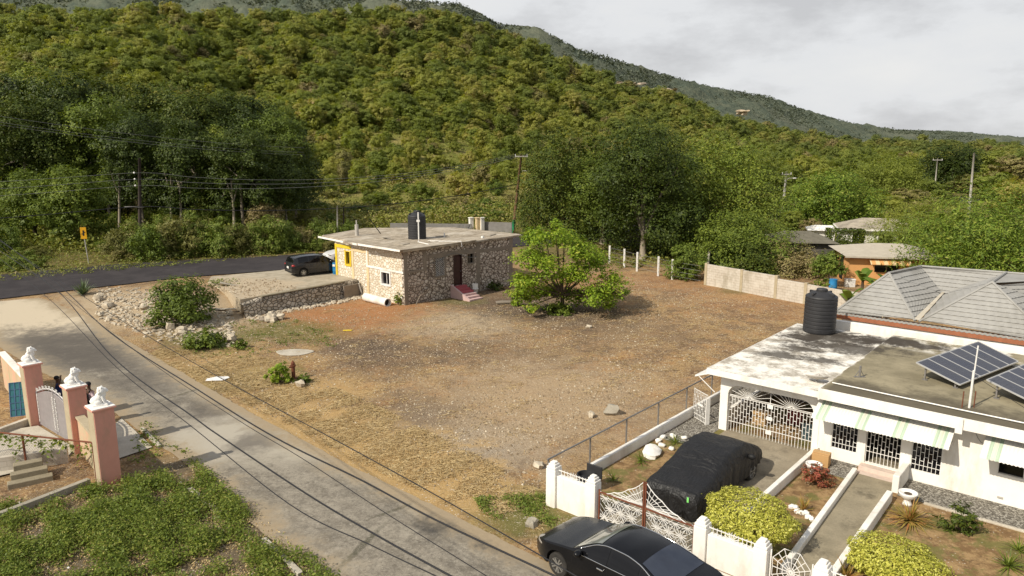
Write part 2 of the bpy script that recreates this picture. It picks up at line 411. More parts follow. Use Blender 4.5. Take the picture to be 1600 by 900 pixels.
    # hill foot beyond the road is scrubby
    dn = t.n('VectorMath', operation='DOT_PRODUCT'); t.put(dn.inputs[0], p); dn.inputs[1].default_value = (RN[0],RN[1],0)
    dd = t.math('ADD', t.math('SUBTRACT', dn.outputs['Value'], RA.x*RN[0]+RA.y*RN[1]), t.math('MULTIPLY', t.math('SUBTRACT', nm, .5), 14))
    rg = t.n('VectorMath', operation='DOT_PRODUCT'); t.put(rg.inputs[0], p); rg.inputs[1].default_value = (.25,.97,0)
    gg = t.math('ADD', rg.outputs['Value'], t.math('MULTIPLY', t.math('SUBTRACT', nm, .5), 12))
    k = t.mix(t.math('MULTIPLY', t.mapr(gg, 67, 71), .9), k, t.mix(t.ramp(nm,[(.4,0),(.6,1)]), (.10,.105,.03), (.24,.18,.085)))
    k = t.mix(t.mapr(dd, 6.5, 10), k, t.mix(t.ramp(nm,[(.4,0),(.6,1)]), (.10,.095,.03), (.20,.15,.06)))
    t.bsdf(k, .95, .1, 0, t.math('ADD', nf, t.math('MULTIPLY', ng, .6)), .55, .08)
    return t.m
def hill_mat(name='hill_scrub', far=False):
    t = NT(name); p = t.pos()
    if far:
        n1 = t.noise(p,.022,8,.7); n2 = t.vor(t.mapping(p,(1,1,1.5)),.075)
        k = t.mix(t.ramp(n1,[(.38,0),(.62,1)]), (.095,.115,.085), (.135,.145,.10))  # pale blue-grey greens carry the distance haze in the colour
        k = t.mix(t.ramp(n2,[(.3,.65),(.62,0)]), k, (.070,.088,.068))
        k = t.mix(t.ramp(t.noise(p,.008,4,.5),[(.52,0),(.66,.7)]), k, (.17,.175,.125))
        t.bsdf(k, 1, 0, 0, t.noise(p,.06,6,.7), 1.0, 6)
    else:
        n1 = t.noise(p,.09,6,.65); n2 = t.noise(p,.9,5,.7)
        k = t.mix(t.ramp(n1,[(.38,0),(.62,1)]), (.17,.175,.045), (.28,.23,.09))
        k = t.mix(t.ramp(n2,[(.3,.7),(.6,0)]), k, (.10,.11,.026))
        t.bsdf(k, 1, 0, 0, n2, .8, .4)
    return t.m
M_ground = ground_mat(); M_hill = hill_mat(); M_far = hill_mat('hazed_ridge_scrub', True)

def asphalt(name, a, b, streaks, dark, wear=0.0):
    t = NT(name); p = t.pos()
    k = t.mix(t.ramp(t.noise(p,.5,8,.72),[(.42,0),(.58,1)]), a, b)
    v = t.n('TexVoronoi'); t.put(v.inputs['Vector'], p); v.inputs['Scale'].default_value = 22
    k = t.mix(t.ramp(v.outputs['Distance'],[(.1,wear),(.4,0)]), k, tuple(min(1,q*1.7) for q in b))
    al = t.mapping(t.mapping(p,(1,1,1),(0,0,R(43 if wear else -37))),(.10,1.3,1))     # wheel tracks and stains along the street
    k = t.mix(t.ramp(t.noise(al,.6,6,.62),[(.5,0),(.68,streaks)]), k, dark)
    if wear:
        k = t.mix(t.ramp(t.noise(al,2.2,6,.65),[(.45,0),(.7,.5)]), k, (.33,.295,.235))
        k = t.mix(t.ramp(t.noise(p,.35,6,.7),[(.52,0),(.64,.7)]), k, dark)
        for px,py,ln,wd,ro in [(505,690,2.0,.05,R(50)),(470,712,1.0,.05,R(20)),(300,612,1.6,.05,R(60)),(640,790,1.2,.04,R(40)),(560,860,1.5,.05,R(70))]:
            k = t.mix(t.math('MULTIPLY', t.blob(p, G(px,py), 1.0, t.mapr(t.noise(p,2.2,6,.75),.3,.7,.2,.8), .6, (1/ln,1/(wd*2.2),ro)), .8), k, (.075,.07,.045))
        k = t.mix(t.ramp(t.noise(p,2.2,9,.8),[(.36,.8),(.50,0)]), k, (.125,.108,.085))
        k = t.mix(t.ramp(t.noise(p,1.5,9,.8),[(.52,0),(.64,.7)]), k, (.36,.32,.255))
        k = t.mix(t.ramp(t.noise(p,9,7,.8),[(.38,.75),(.5,0)]), k, (.12,.105,.082))
        k = t.mix(t.ramp(t.noise(p,13,6,.8),[(.54,0),(.68,.7)]), k, (.44,.40,.33))
        for px,py,r in [(690,815,.7),(720,820,.45),(760,850,.5),(500,640,.6)]:
            k = t.mix(t.blob(p, G(px,py), r, t.noise(p,2,5,.7), .7), k, (.06,.055,.05))
        for px,py,r,c in [(60,490,5,(.52,.44,.32)),(330,690,2.2,(.40,.36,.29)),(470,690,2,(.38,.34,.27))]:
            k = t.mix(t.blob(p, P(px,py), r, t.noise(p,1,5,.7), .8), k, c)
        for px,py,r in [(90,535,3.2),(190,555,3.0),(60,570,3.0),(250,590,2.2),(150,540,2.8),(20,540,3),(330,640,1.0),(400,690,1.0)]:
            k = t.mix(t.math('MULTIPLY',t.blob(p, P(px,py), r, t.mapr(t.noise(p,.8,8,.75),.3,.7,.1,.9), .9),.7), k, (.105,.092,.078))
    if wear:   # dust and soil creep in from the verges
        e_ = t.n('Attribute'); e_.attribute_name = 'tint'
        f_ = t.math('ADD', e_.outputs['Fac'], t.math('MULTIPLY', t.math('SUBTRACT', t.noise(p,.8,9,.78), .5), 3.6))
        k = t.mix(t.mapr(f_, .95, .25), k, t.mix(t.noise(p,6,5,.7), (.22,.155,.09), (.38,.29,.18)))
        k = t.mix(t.math('MULTIPLY', t.mapr(f_, 1.5, .7), .4), k, (.36,.30,.21))
    t.bsdf(k, .92, .2, 0, t.noise(p,45,5,.8), .5, .02)
    return t.m
M_main = asphalt('fresh_asphalt', (.036,.031,.032), (.052,.045,.045), .35, (.028,.025,.026))
M_street = asphalt('worn_asphalt', (.20,.175,.138), (.275,.242,.19), .7, (.11,.097,.08), .5)
def concrete(name, a=(.42,.38,.31), b=(.30,.27,.21), dark=(.12,.105,.085), amt=.7, sc=.9):
    t = NT(name); p = t.pos()
    k = t.mix(t.ramp(t.noise(p,1.1,7,.68),[(.36,0),(.64,1)]), a, b)
    k = t.mix(t.ramp(t.noise(p,sc,7,.72),[(.52,0),(.68,amt)]), k, dark)
    k = t.mix(t.ramp(t.noise(p,22,4,.7),[(.35,.35),(.55,0)]), k, tuple(q*.6 for q in b))
    t.bsdf(k, .9, .2, 0, t.noise(p,30,5,.7), .3, .02); return t.m
M_conc = concrete('concrete'); M_concpale = concrete('pale_concrete', (.55,.50,.41), (.44,.39,.31), (.24,.21,.16), .5)
M_path = concrete('mossy_concrete', (.34,.29,.20), (.24,.205,.14), (.10,.085,.06), .8)

# ------------------------------------------------------------------ ground sheets
ys = [2.5]
while ys[-1] < 2600: ys.append(ys[-1]*1.016+.02)
ys = np.array(ys); rs = np.linspace(-1.5,1.5,420)
Yg, Rg = np.meshgrid(ys, rs, indexing='ij'); Xg = Yg*Rg; Zg = T(Xg,Yg)
Vt = np.stack([Xg,Yg,Zg],-1).reshape(-1,3); nr = len(rs)
ii, jj = np.meshgrid(np.arange(len(ys)-1), np.arange(nr-1), indexing='ij')
Fq = np.stack([ii*nr+jj, ii*nr+jj+1, (ii+1)*nr+jj+1, (ii+1)*nr+jj],-1).reshape(-1,4)
tc_ = hill_t(Xg[:-1,:-1],Yg[:-1,:-1]).ravel()
def sub(mask):
    f = Fq[mask]; u, inv = np.unique(f, return_inverse=True); return Vt[u], inv.reshape(f.shape)
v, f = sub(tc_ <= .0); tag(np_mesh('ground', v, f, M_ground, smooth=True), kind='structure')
v, f = sub(tc_ > .0); tag(np_mesh('hill', v, f, M_hill, smooth=True), kind='structure')
# distant ridge behind the hill
rr_ = np.linspace(-1.5,1.5,500); tt_ = np.concatenate([np.linspace(0,1,50), np.linspace(1.03,1.5,8)])
Tt, Rr = np.meshgrid(tt_, rr_, indexing='ij')
yc = np.interp(Rr,[-1.5,-.4,.1,.5,1.5],[1000,1000,1150,1700,2200]); Yy = yc*(.62+.38*Tt)
zc = CAMH+yc*np.interp(Rr,FRr,FRs)
nz = sum(a*np.sin(Rr*k1+Tt*k2+ph) for a,k1,k2,ph in [(1,31,7,0),(.7,57,-15,1),(.5,97,23,2),(.4,171,31,3),(.3,290,-45,5)])
Zz = -15+(zc+15)*np.clip(Tt,0,1)**1.1-np.maximum(Tt-1,0)*300 + nz*3.5*np.clip(Tt*3,0,1)*np.where(Tt>.97,.3,1) + rng.normal(size=Tt.shape)*1.6*np.clip(Tt*2,0,1)
Vr = np.stack([Yy*Rr,Yy,Zz],-1).reshape(-1,3); n_ = len(rr_)
ii, jj = np.meshgrid(np.arange(len(tt_)-1), np.arange(n_-1), indexing='ij')
tag(np_mesh('distant_hill', Vr, np.stack([ii*n_+jj, ii*n_+jj+1, (ii+1)*n_+jj+1, (ii+1)*n_+jj],-1).reshape(-1,4), M_far, smooth=True), kind='structure')

def ribbon(name, left, right, mat, dz, nw=10, dens=.7, edge=0.0):
    """sheet between two polylines, following the terrain"""
    def res(pl, n):
        pl = np.array([(p[0],p[1]) for p in pl]); s = np.r_[0,np.cumsum(np.linalg.norm(np.diff(pl,axis=0),axis=1))]
        q = np.linspace(0,s[-1],n); return np.stack([np.interp(q,s,pl[:,0]),np.interp(q,s,pl[:,1])],1)
    L = sum(math.dist(a[:2],b[:2]) for a,b in zip(left,left[1:])); n = max(8,int(L/dens))
    A = res(left,n); B = res(right,n)
    d = (B-A)/np.linalg.norm(B-A,axis=1,keepdims=True)
    A = A+d*(rng.normal(size=(n,1))*edge); B = B-d*(rng.normal(size=(n,1))*edge)
    k = np.linspace(0,1,nw)[None,:,None]; Pq = A[:,None]*(1-k)+B[:,None]*k
    z = T(Pq[...,0],Pq[...,1])+dz
    V = np.concatenate([Pq,z[...,None]],-1).reshape(-1,3)
    ii, jj = np.meshgrid(np.arange(n-1), np.arange(nw-1), indexing='ij')
    f = np.stack([ii*nw+jj, (ii+1)*nw+jj, (ii+1)*nw+jj+1, ii*nw+jj+1],-1).reshape(-1,4)
    ed = np.minimum(np.linalg.norm(Pq-A[:,None],axis=-1), np.linalg.norm(Pq-B[:,None],axis=-1)).ravel()
    return tag(np_mesh(name, V, f, mat, smooth=True, attr=ed), kind='structure')
# main road, then the side street running to the camera
z1 = lambda px,py: G(px,py,1.0)
near = [Vector((-90,8,1)), Vector((-60,29,1)), z1(0,468), z1(149,450), z1(290,434), z1(438,423), Vector((0,73,1)), Vector((43,108,1)), Vector((110,150,1))]
farr = [Vector((-95,18,1)), Vector((-63,42,1)), z1(0,430), z1(200,412), z1(400,402), z1(525,395), Vector((-3,80,1)), Vector((39,115.5,1)), Vector((106,159,1))]
ribbon('main_road', near, farr, M_main, .06, 10, .5, .05)
sR = [P(60,466), P(150,500), P(220,545), P(310,598), P(400,650), P(560,735), P(720,812), P(850,878), G(1010,960), G(1200,1100)]
sL = [P(-70,478), P(-30,520), P(60,580), P(150,625), P(215,672), P(290,725), P(420,842), P(490,895), G(590,990), G(740,1180)]
ribbon('side_street', sL, sR, M_street, .035, 22, .3, .02)
# ------------------------------------------------------------------ frames of the two plots
WA = R(-41); WO = G(1128,675); SA = R(46); SO = G(633,478)
def fr(o, a, x, y, z=0.0): return Vector((o.x+x*math.cos(a)-y*math.sin(a), o.y+x*math.sin(a)+y*math.cos(a), z))
def Wp(x, y, z=0.0): return fr(WO, WA, x, y, z)
def Sp(x, y, z=0.0): return fr(SO, SA, x, y, z)

# ------------------------------------------------------------------ shared materials
def stonewall(name, stones, mortar, scale, mw=.06, bstr=.9):
    t = NT(name); co = t.coord(); n = t.noise(co, 3, 4, .6)
    wv = t.mix(.06, co, t.n('TexNoise').outputs['Color']); wv = t.mapping(co, (1,1,1.25))
    d = t.vor(wv, scale, 'DISTANCE_TO_EDGE'); c = t.vor(wv, scale, 'F1', 'Color')
    sep = t.n('SeparateColor'); t.put(sep.inputs[0], c)
    s = t.ramp(sep.outputs[0], [(i/(len(stones)-1), q) for i, q in enumerate(stones)])
    s = t.mix(t.ramp(t.noise(co,14,5,.7),[(.4,0),(.65,.45)]), s, tuple(q*.55 for q in stones[0]))
    mo = t.mix(n, mortar, tuple(q*.7 for q in mortar))
    e = t.ramp(t.math('ADD', d, t.math('MULTIPLY', t.math('SUBTRACT', t.noise(co,9,3,.6), .5), .05)), [(mw*.5,0),(mw,1)])
    k = t.mix(e, mo, s)
    t.bsdf(k, .9, .15, 0, t.mapr(d,0,.16), bstr, .06); return t.m
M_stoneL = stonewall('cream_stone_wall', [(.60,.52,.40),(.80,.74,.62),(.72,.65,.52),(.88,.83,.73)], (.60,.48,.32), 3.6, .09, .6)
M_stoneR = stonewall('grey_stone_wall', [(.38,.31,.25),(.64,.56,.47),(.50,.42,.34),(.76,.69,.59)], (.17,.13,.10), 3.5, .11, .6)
M_rubwall = stonewall('rubble_masonry', [(.38,.33,.26),(.58,.51,.41),(.46,.40,.32),(.66,.59,.49)], (.17,.14,.10), 3.2, .09, .9)
M_slab = simple('weathered_slab', (.42,.365,.285), (.29,.25,.20), 1.3, .95, .1, 0, .4, 14, .38, .62, stain=(.18,.155,.125), sscale=.7)
M_greycon = simple('grey_render', (.27,.225,.175), (.20,.17,.135), 2, .95, .1)
M_cream = simple('cream_paint', (.72,.56,.33), (.58,.44,.26), 2.5, .85, .2, stain=(.36,.28,.17))
M_yellow = simple('yellow_paint', (.72,.52,.03), (.6,.42,.03), 3, .7)
M_white = simple('white_paint', (.83,.80,.74), (.74,.70,.63), 1.4, .75, .25, 0, .12, 25, .4, .72, stain=(.56,.51,.43), sscale=.8)
M_whitec = simple('white_wall_paint', (.84,.81,.75), (.76,.72,.65), .7, .8, .2, 0, .15, 30, stain=(.60,.55,.46), sscale=1.1)
M_bars = simple('white_enamel', (.80,.78,.74), (.68,.65,.6), 6, .45, .4)
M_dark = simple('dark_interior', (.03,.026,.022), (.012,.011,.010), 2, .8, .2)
M_glassd = simple('dark_glass', (.006,.006,.007), (.004,.004,.005), 1, .06, .35, 0, 0)
M_tank = simple('black_polyethylene', (.022,.022,.024), (.034,.033,.034), 3, .55, .4, 0, .05, 8)
M_steel = simple('galvanised_steel', (.32,.30,.28), (.22,.21,.20), 6, .5, .5, .6)
M_rust = simple('rusty_steel', (.20,.07,.035), (.12,.045,.028), 7, .8, .2)
M_rubber = simple('tyre_rubber', (.025,.024,.022), (.045,.04,.035), 6, .85, .2)
M_alloy = simple('alloy_rim', (.50,.49,.47), (.38,.37,.35), 5, .35, .5, .8)
M_carblack = simple('black_car_paint', (.004,.004,.005), (.006,.006,.007), 1, .25, .2, 0, 0, 1, coat=.30)
M_cargrey = simple('charcoal_car_paint', (.012,.012,.013), (.016,.016,.017), 1, .22, .35, 0, 0, 1, coat=.5)
M_carwhite = simple('white_car_paint', (.78,.77,.75), (.76,.75,.73), 1, .25, .5, 0, 0, 1, coat=.5)
M_blacktrim = simple('black_trim', (.012,.012,.012), None, 3, .6)
M_red = simple('red_lens', (.32,.012,.012), (.24,.01,.01), 3, .2, .5, 0, 0)
M_lamp = simple('clear_lens', (.20,.17,.14), (.42,.39,.34), 6, .15, .6, .2, 0)
M_chrome = simple('chrome', (.75,.74,.72), None, 3, .15, .5, 1, 0)
M_screen = simple('windscreen_glass', (.20,.21,.19), (.05,.055,.05), 1.2, .06, .7, 0, 0)
M_blue = simple('blue_plastic', (.02,.17,.38), (.03,.22,.45), 3, .5)
M_wood = simple('weathered_pole', (.17,.085,.045), (.11,.06,.035), 5, .9)
M_wooddk = simple('creosoted_pole', (.035,.026,.022), (.06,.045,.035), 5, .9)
M_conpole = simple('concrete_pole', (.46,.43,.38), (.36,.33,.29), 4, .9)
M_green = simple('green_paint', (.03,.26,.10), (.025,.2,.08), 4, .8)
M_cable = simple('black_cable', (.02,.02,.022), None, 2, .6)
M_cablelt = simple('grey_cable', (.20,.20,.19), None, 2, .5)
M_pinkp = simple('pink_tile_riser', (.56,.40,.37), (.48,.33,.31), 5, .7)

def wall_x(m, x0, x1, y0, y1, z0, z1, holes, mi=0):
    """wall along local x (thickness y0..y1) with rectangular holes (xa,xb,za,zb)"""
    xs = sorted({x0,x1,*[h[0] for h in holes],*[h[1] for h in holes]})
    for a, b in zip(xs, xs[1:]):
        hs = sorted([h for h in holes if h[0] <= a+1e-6 and h[1] >= b-1e-6], key=lambda h: h[2]); z = z0
        for h in hs:
            if h[2] > z+1e-4: m.b2(a,b,y0,y1,z,h[2],mi)
            z = h[3]
        if z1 > z+1e-4: m.b2(a,b,y0,y1,z,z1,mi)
    return m
def wall_y(m, y0, y1, x0, x1, z0, z1, holes, mi=0):
    ys = sorted({y0,y1,*[h[0] for h in holes],*[h[1] for h in holes]})
    for a, b in zip(ys, ys[1:]):
        hs = sorted([h for h in holes if h[0] <= a+1e-6 and h[1] >= b-1e-6], key=lambda h: h[2]); z = z0
        for h in hs:
            if h[2] > z+1e-4: m.b2(x0,x1,a,b,z,h[2],mi)
            z = h[3]
        if z1 > z+1e-4: m.b2(x0,x1,a,b,z,z1,mi)
    return m
def wet_tank(name, label, loc, r, h, pipe=None):
    t = thing(name, label, 'water tank', loc)
    pr = [(r*.96,0),(r,.04)]; nb = 9; z = .10; st = (h*.84-.12)/nb
    for i in range(nb):
        pr += [(r,z),(r,z+st*.62),(r*.975,z+st*.72),(r*.975,z+st*.88)]; z += st
    pr += [(r,h*.84),(r*.97,h*.87),(r*.55,h*.965),(r*.36,h*.985)]
    MB().lathe(pr,n=40).build('tank_body', M_tank, t, 'auto')
    m = MB().lathe([(r*.34,h*.97),(r*.35,h*1.02),(r*.31,h*1.04),(r*.08,h*1.05)],n=24)
    for k in range(8):
        a = k*math.pi/4; m.box((r*.33*math.cos(a), r*.33*math.sin(a), h), (.05,.05,.07), a)
    m.build('lid', M_tank, t, 'auto')
    for k in range(4):
        a = k*math.pi/2+.5; MB().box((r*.72*math.cos(a), r*.72*math.sin(a), h*.93), (r*.42,.10,.12), a).build('lifting_rib', M_tank, t, bevel=.02)
    return t

# ------------------------------------------------------------------ stone house, retaining wall and forecourt
house = thing('stone_house', 'low stone house with flat concrete roof and red front steps beside the main road', 'house', SO, SA)
hR = [(2.8,3.75,1.75,3.12),(4.6,5.45,.8,3.12),(6.02,6.65,2.33,3.08)]
hL = [(1.68,2.68,1.26,2.15),(6.62,7.2,2.2,3.2)]
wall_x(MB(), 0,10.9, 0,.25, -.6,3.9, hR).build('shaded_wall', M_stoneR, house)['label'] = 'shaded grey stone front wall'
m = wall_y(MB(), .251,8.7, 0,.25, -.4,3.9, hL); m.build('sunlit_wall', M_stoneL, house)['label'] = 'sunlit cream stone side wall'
m = MB(); m.b2(.25,10.9,8.45,8.7,-.4,3.9); m.b2(10.65,10.9,.25,8.45,-.6,3.9); m.build('rear_wall', M_stoneL, house)
MB().b2(.6,10.4,.9,1.0,-.3,3.8).build('partition', M_dark, house); MB().b2(.7,.8,1.2,8,-.3,3.8).build('partition', M_dark, house)  # near-black sheets behind the openings; room shade is put into their colour
m = MB()
for x0,x1,z0,z1,d in [(-.03,.30,-.6,3.9,.03),(1.72,2.02,2.45,3.88,.03),(6.92,7.30,-.5,3.88,.03),(10.55,10.93,-.6,3.88,.03),(2.021,6.919,3.14,3.44,.035),(.301,2.02,2.28,2.45,.04),(7.301,10.549,3.02,3.28,.02)]:
    m.b2(x0,x1,-d,.01,z0,z1)
m.build('concrete_frame', M_greycon, house, bevel=.01)
m = MB()
for y0,y1,z0,z1 in [(4.22,4.52,-.4,3.6),(6.18,6.45,1.0,3.5),(4.521,6.179,3.3,3.55),(.0,.0,0,0)]:
    if y1>y0: m.b2(-.035,.01,y0,y1,z0,z1)
m.build('cream_post', M_cream, house, bevel=.01)
m = MB(); m.b2(-.06,-.036,.05,4.5,2.28,2.44); m.b2(-.06,-.036,4.3,4.46,2.441,3.6); m.b2(-.06,.02,-.06,-.036,2.28,2.44) if False else None
m.build('white_band', M_white, house, bevel=.008)
m = MB()
for y0,y1,z0,z1 in [(6.46,8.66,3.4,3.66),(8.42,8.66,1.2,3.399),(7.24,7.36,2.1,3.3),(6.5,7.239,2.06,2.19),(6.5,6.6,2.191,3.3)]: m.b2(-.05,.01,y0,y1,z0,z1)
m.build('yellow_trim', M_yellow, house, bevel=.01)
def house_win(x0,x1,z0,z1,frame,side,grille=False,t=.08,label=None):
    w = MB()
    def bx(a,b,c,d,o0,o1): w.b2(a,b,o0,o1,c,d) if side == 'x' else w.b2(o0,o1,a,b,c,d)
    bx(x0-t,x0+.02,z0-t,z1+t,-.05,.16); bx(x1-.02,x1+t,z0-t,z1+t,-.05,.16); bx(x0+.021,x1-.021,z1-.02,z1+t,-.05,.16); bx(x0+.021,x1-.021,z0-t,z0+.02,-.06,.16)
    bx((x0+x1)/2-.02,(x0+x1)/2+.02,z0+.021,z1-.021,.08,.12)
    wo_ = w.build('window', frame, house, bevel=.006)
    if label: wo_['label'] = label
    g = MB(); (g.b2(x0,x1,.13,.15,z0,z1) if side=='x' else g.b2(.13,.15,x0,x1,z0,z1)); g.build('pane', M_glassd, wo_)
    if grille:
        g = MB(); s = .16
        k = x0+s
        while k < x1+ (z1-z0):
            for sg in (0,1):
                a = (k,z0) if not sg else (k-(z1-z0),z0); 
                p = Vector((k,0,z0)); q = Vector((k-(z1-z0),0,z1))
                if sg: p = Vector((x0+x1-k,0,z0)); q = Vector((x0+x1-k+(z1-z0),0,z1))
                d = q-p
                ts = [t_ for t_ in np.linspace(0,1,60) if x0 <= (p+d*t_).x <= x1]
                if len(ts) > 1: g.bar((p+d*ts[0]).to_tuple(), (p+d*ts[-1]).to_tuple(), .014)
            k += s
        g.build('grille', M_bars, wo_)
house_win(*hR[0], M_greycon, 'x', True, .10, 'grey framed window with white diamond grille'); house_win(*hR[2], M_greycon, 'x', False, .08, 'small grey framed window right of the door')
house_win(*hL[0], M_bars, 'y', False, .11, 'small white framed window'); house_win(*hL[1], M_yellow, 'y', False, .03, 'tall narrow window in yellow trim')
d_ = MB(); d_.b2(4.63,5.42,.08,.13,.82,3.1); d_.b2(4.6,4.68,-.02,.2,.8,3.12); d_.b2(5.37,5.45,-.02,.2,.8,3.12)
d_.b2(4.72,5.33,.05,.079,.95,1.75); d_.b2(4.72,5.33,.05,.079,1.9,2.95)
dd = d_.build('door', simple('brown_door',(.055,.022,.018),(.03,.015,.012),3,.5), house, bevel=.01)
MB().ell((5.3,.03,1.85),(.035,.05,.035)).build('handle', M_steel, dd, True)
for i in range(6):
    zt = .8-.145*i; m = MB(); m.b2(4.42+.0*i,5.62,-.38-.34*i,-.04-.34*i+.04,-.4,zt)
    so_ = m.build('step', M_pinkp if i > 2 else simple('red_step',(.42,.10,.11),(.34,.08,.09),4,.7) if i == 0 else bpy.data.materials['red_step'], house, bevel=.01)
m = MB(); m.prism_xz([(0,-.4),(2.1,-.4),(2.1,.06),(.0,.94)], 0, .16)
ck = m.build('cheek_wall', M_pinkp, house, loc=(4.26+.16,-.01,0)); ck.rotation_euler.z = R(-90); ck.location = (4.26,-.0,0)
# roof slabs
rp = [(-.45,-.5),(11.9,-.12),(11.85,.25),(12.1,.3),(11.7,8.1),(5.9,13.2),(.35,11.1),(-.0,6.9),(-.55,6.7),(-.55,4.3)]
def slab_grid(name, poly, z0, z1, mat, par):
    m = MB(); m.prism(poly, z0, z1); return m.build(name, mat, par, bevel=.03)
roofm = NT('house_roof'); co = roofm.coord(); a_ = roofm.mapping(co,(.5,2.4,1),(0,0,R(20)))
k = roofm.mix(roofm.ramp(roofm.noise(a_,1.2,8,.74),[(.43,0),(.56,1)]), (.50,.43,.33), (.30,.25,.19))
k = roofm.mix(roofm.ramp(roofm.noise(a_,2.6,8,.74),[(.51,0),(.58,.85)]), k, (.19,.155,.11)); k = roofm.mix(roofm.ramp(roofm.noise(co,.6,4,.6),[(.5,0),(.7,.6)]), k, (.56,.51,.43))
roofm.bsdf(k,.95,.1,0,roofm.noise(a_,4,6,.7),.8,.06)
slab_grid('roof', rp, 3.9, 4.06, roofm.m, house)
rl = slab_grid('roof', [(-.75,-.62),(6.6,-.42),(6.3,2.6),(.4,4.55),(-.8,4.3)], 4.061, 4.13, roofm.m, house); rl['label'] = 'front roof slab with white painted edge'
m = MB(); m.bar((-.79,-.62,4.06),(-.84,4.3,4.06),.03,.14); m.bar((-.59,4.8,3.98),(-.05,11.0,3.98),.03,.14); m.build('white_fascia', M_white, house)
for q in range(9):
    x = random.uniform(.5,10); y = random.uniform(1,8); m = MB(); m.box((x,y,4.09+.06*(x<6.5 and y<3)), (random.uniform(.6,1.6),random.uniform(.3,.7),.05), random.uniform(0,3)); m.build('roof_board', M_slab, house)
m = MB(); m.tube([(2.2,8.9,4.0),(2.2,8.9,4.95)],[.16,.15],10); m.tube([(2.2,8.9,4.95),(2.2,8.9,5.3)],.05,8); m.build('vent_stub', M_conpole, house)
MB().tube([(4.3,8.6,4.05),(3.4,8.8,5.35)],.035,6).build('roof_bracket', M_blacktrim, house)
m = MB(); m.tube([(5.0,-.06,4.02),(5.0,-.06,3.6)],.03,6); m.tube([(3.5,1.6,4.16),(4.1,.6,4.17),(5.0,-.45,4.17),(5.0,-.5,3.75)],.04,6); m.build('drain_pipe', M_bars, house)
m = MB(); m.tube([(2.25,-.05,3.5),(2.2,-.06,2.2),(2.1,-.06,1.0),(1.6,-.12,.9),(1.0,-.3,.45),(.6,-.4,-.05)],.035,6); m.build('waste_pipe', M_greycon, house)
m = MB(); pts = [(2.1+i*.35, -.05, 2.75+.55*math.exp(-((i-7)/3.2)**2)) for i in range(15)]; m.tube(pts,.02,5); m.build('service_cable', M_cablelt, house)
MB().tube([(6.5,3.2,4.06),(6.5,3.2,4.4)],.05,8).build('roof_vent', M_bars, house); MB().box((8.1,.5,4.12),(.18,.18,.2)).build('roof_vent', M_bars, house)
tk = wet_tank('water_tank', 'black ribbed water tank with white pipe on the stone house roof', G(652,374,4.06), .69, 2.12)
a = tk.matrix_basis.inverted(); m = MB(); m.tube([(.22,-.78,0),(.22,-.78,2.15)],.05,8); m.box((.2,-.76,1.5),(.24,.12,.16)); m.tube([(.22,-.78,.05),(.35,-2.2,.08),(1.3,-3.6,.09)],.04,6); m.build('pipe', M_bars, tk)
# forecourt
t = NT('dusty_forecourt'); p_ = t.pos(); c_ = t.mix(t.ramp(t.noise(p_,1.2,7,.7),[(.36,0),(.64,1)]), (.46,.40,.305), (.33,.285,.21)); c_ = t.mix(t.ramp(t.noise(p_,.8,7,.75),[(.5,0),(.64,.7)]), c_, (.25,.205,.14))
for px_,py_,r__ in [(330,446,3.2),(380,448,2.4),(430,445,1.8),(400,460,1.6)]: c_ = t.mix(t.blob(p_, G(px_,py_,1.2), r__, t.mapr(t.noise(p_,1.2,8,.75),.3,.7,.1,.9), .8), c_, t.mix(t.noise(p_,5,5,.7), (.30,.22,.13), (.56,.48,.36)))
t.bsdf(c_,.95,.1,0,t.noise(p_,20,5,.7),.4,.03); M_pad = t.m
R0 = G(375,468,1.2); R1 = G(560,435,1.2); jn = Sp(-.01,8.7,0); jn2 = Sp(-.01,6.6,0)
pad = [(R0.x,R0.y),(R1.x,R1.y),(jn2.x,jn2.y),(jn.x,jn.y)]
pad += [(p.x,p.y) for p in (Sp(1.5,9.2), Sp(1.5,13.8), G(505,412,1.1), G(438,424,1.1), G(330,434,1.1), G(325,443,1.1), G(355,455,1.1))]
tag(MB().prism(pad,.3,1.2).build('forecourt', M_pad, None), kind='structure')
dirw = (R1-R0).normalized(); nw = Vector((dirw.y,-dirw.x,0)); LW = (R1-R0).length
rw = thing('retaining_wall', 'low rubble stone retaining wall holding up the concrete forecourt', 'wall', R0, math.atan2(dirw.y,dirw.x))
m = MB(); n = 40; rows = []
for i in range(n+1):
    x = LW*i/n; top = 0-.02-.25*max(0,1-x/1.6)
    rows.append([(x, -.50+.05*random.random(), -1.5), (x, -.42+.06*random.random(), -.9), (x,-.36+.05*random.random(),-.45), (x,-.33,top-.06), (x,-.02,top)])
m.grid(rows); m.build('masonry', M_rubwall, rw, True)
m = MB(); m.b2(1.4,LW-1.6,-.40,-.03,-.02,.06); m.build('coping', M_path, rw, bevel=.02)
m = MB(); m.b2(LW-1.9,LW+.15,-.62,-.51,-1.4,-.25); m.build('concrete_panel', M_greycon, rw, bevel=.02)
m = MB(); m.tube([(LW-.6,-.75,-.2),(LW-.55,-.75,-.3),(LW-.35,-.8,-1.2)],.06,8); m.build('waste_pipe', M_conpole, rw)
b = thing('barrel', 'blue plastic barrel against the stone house by the yellow window', 'barrel', G(526,428,1.2))
MB().lathe([(.27,0),(.29,.03),(.29,.28),(.305,.31),(.29,.34),(.29,.6),(.305,.63),(.29,.66),(.285,.9),(.27,.94)],n=24).build('drum', M_blue, b, 'auto')
MB().lathe([(.28,.88),(.30,.93),(.28,.96),(.0,.955)],n=24).build('lid', simple('dark_blue_lid',(.02,.10,.2),None,3,.5), b, 'auto')
MB().box((-.12,-.27,.72),(.2,.06,.16),R(-15)).build('sticker', M_bars, b)
c0 = G(571,464,.28); c1 = G(606,473,.28); dc = (c1-c0)
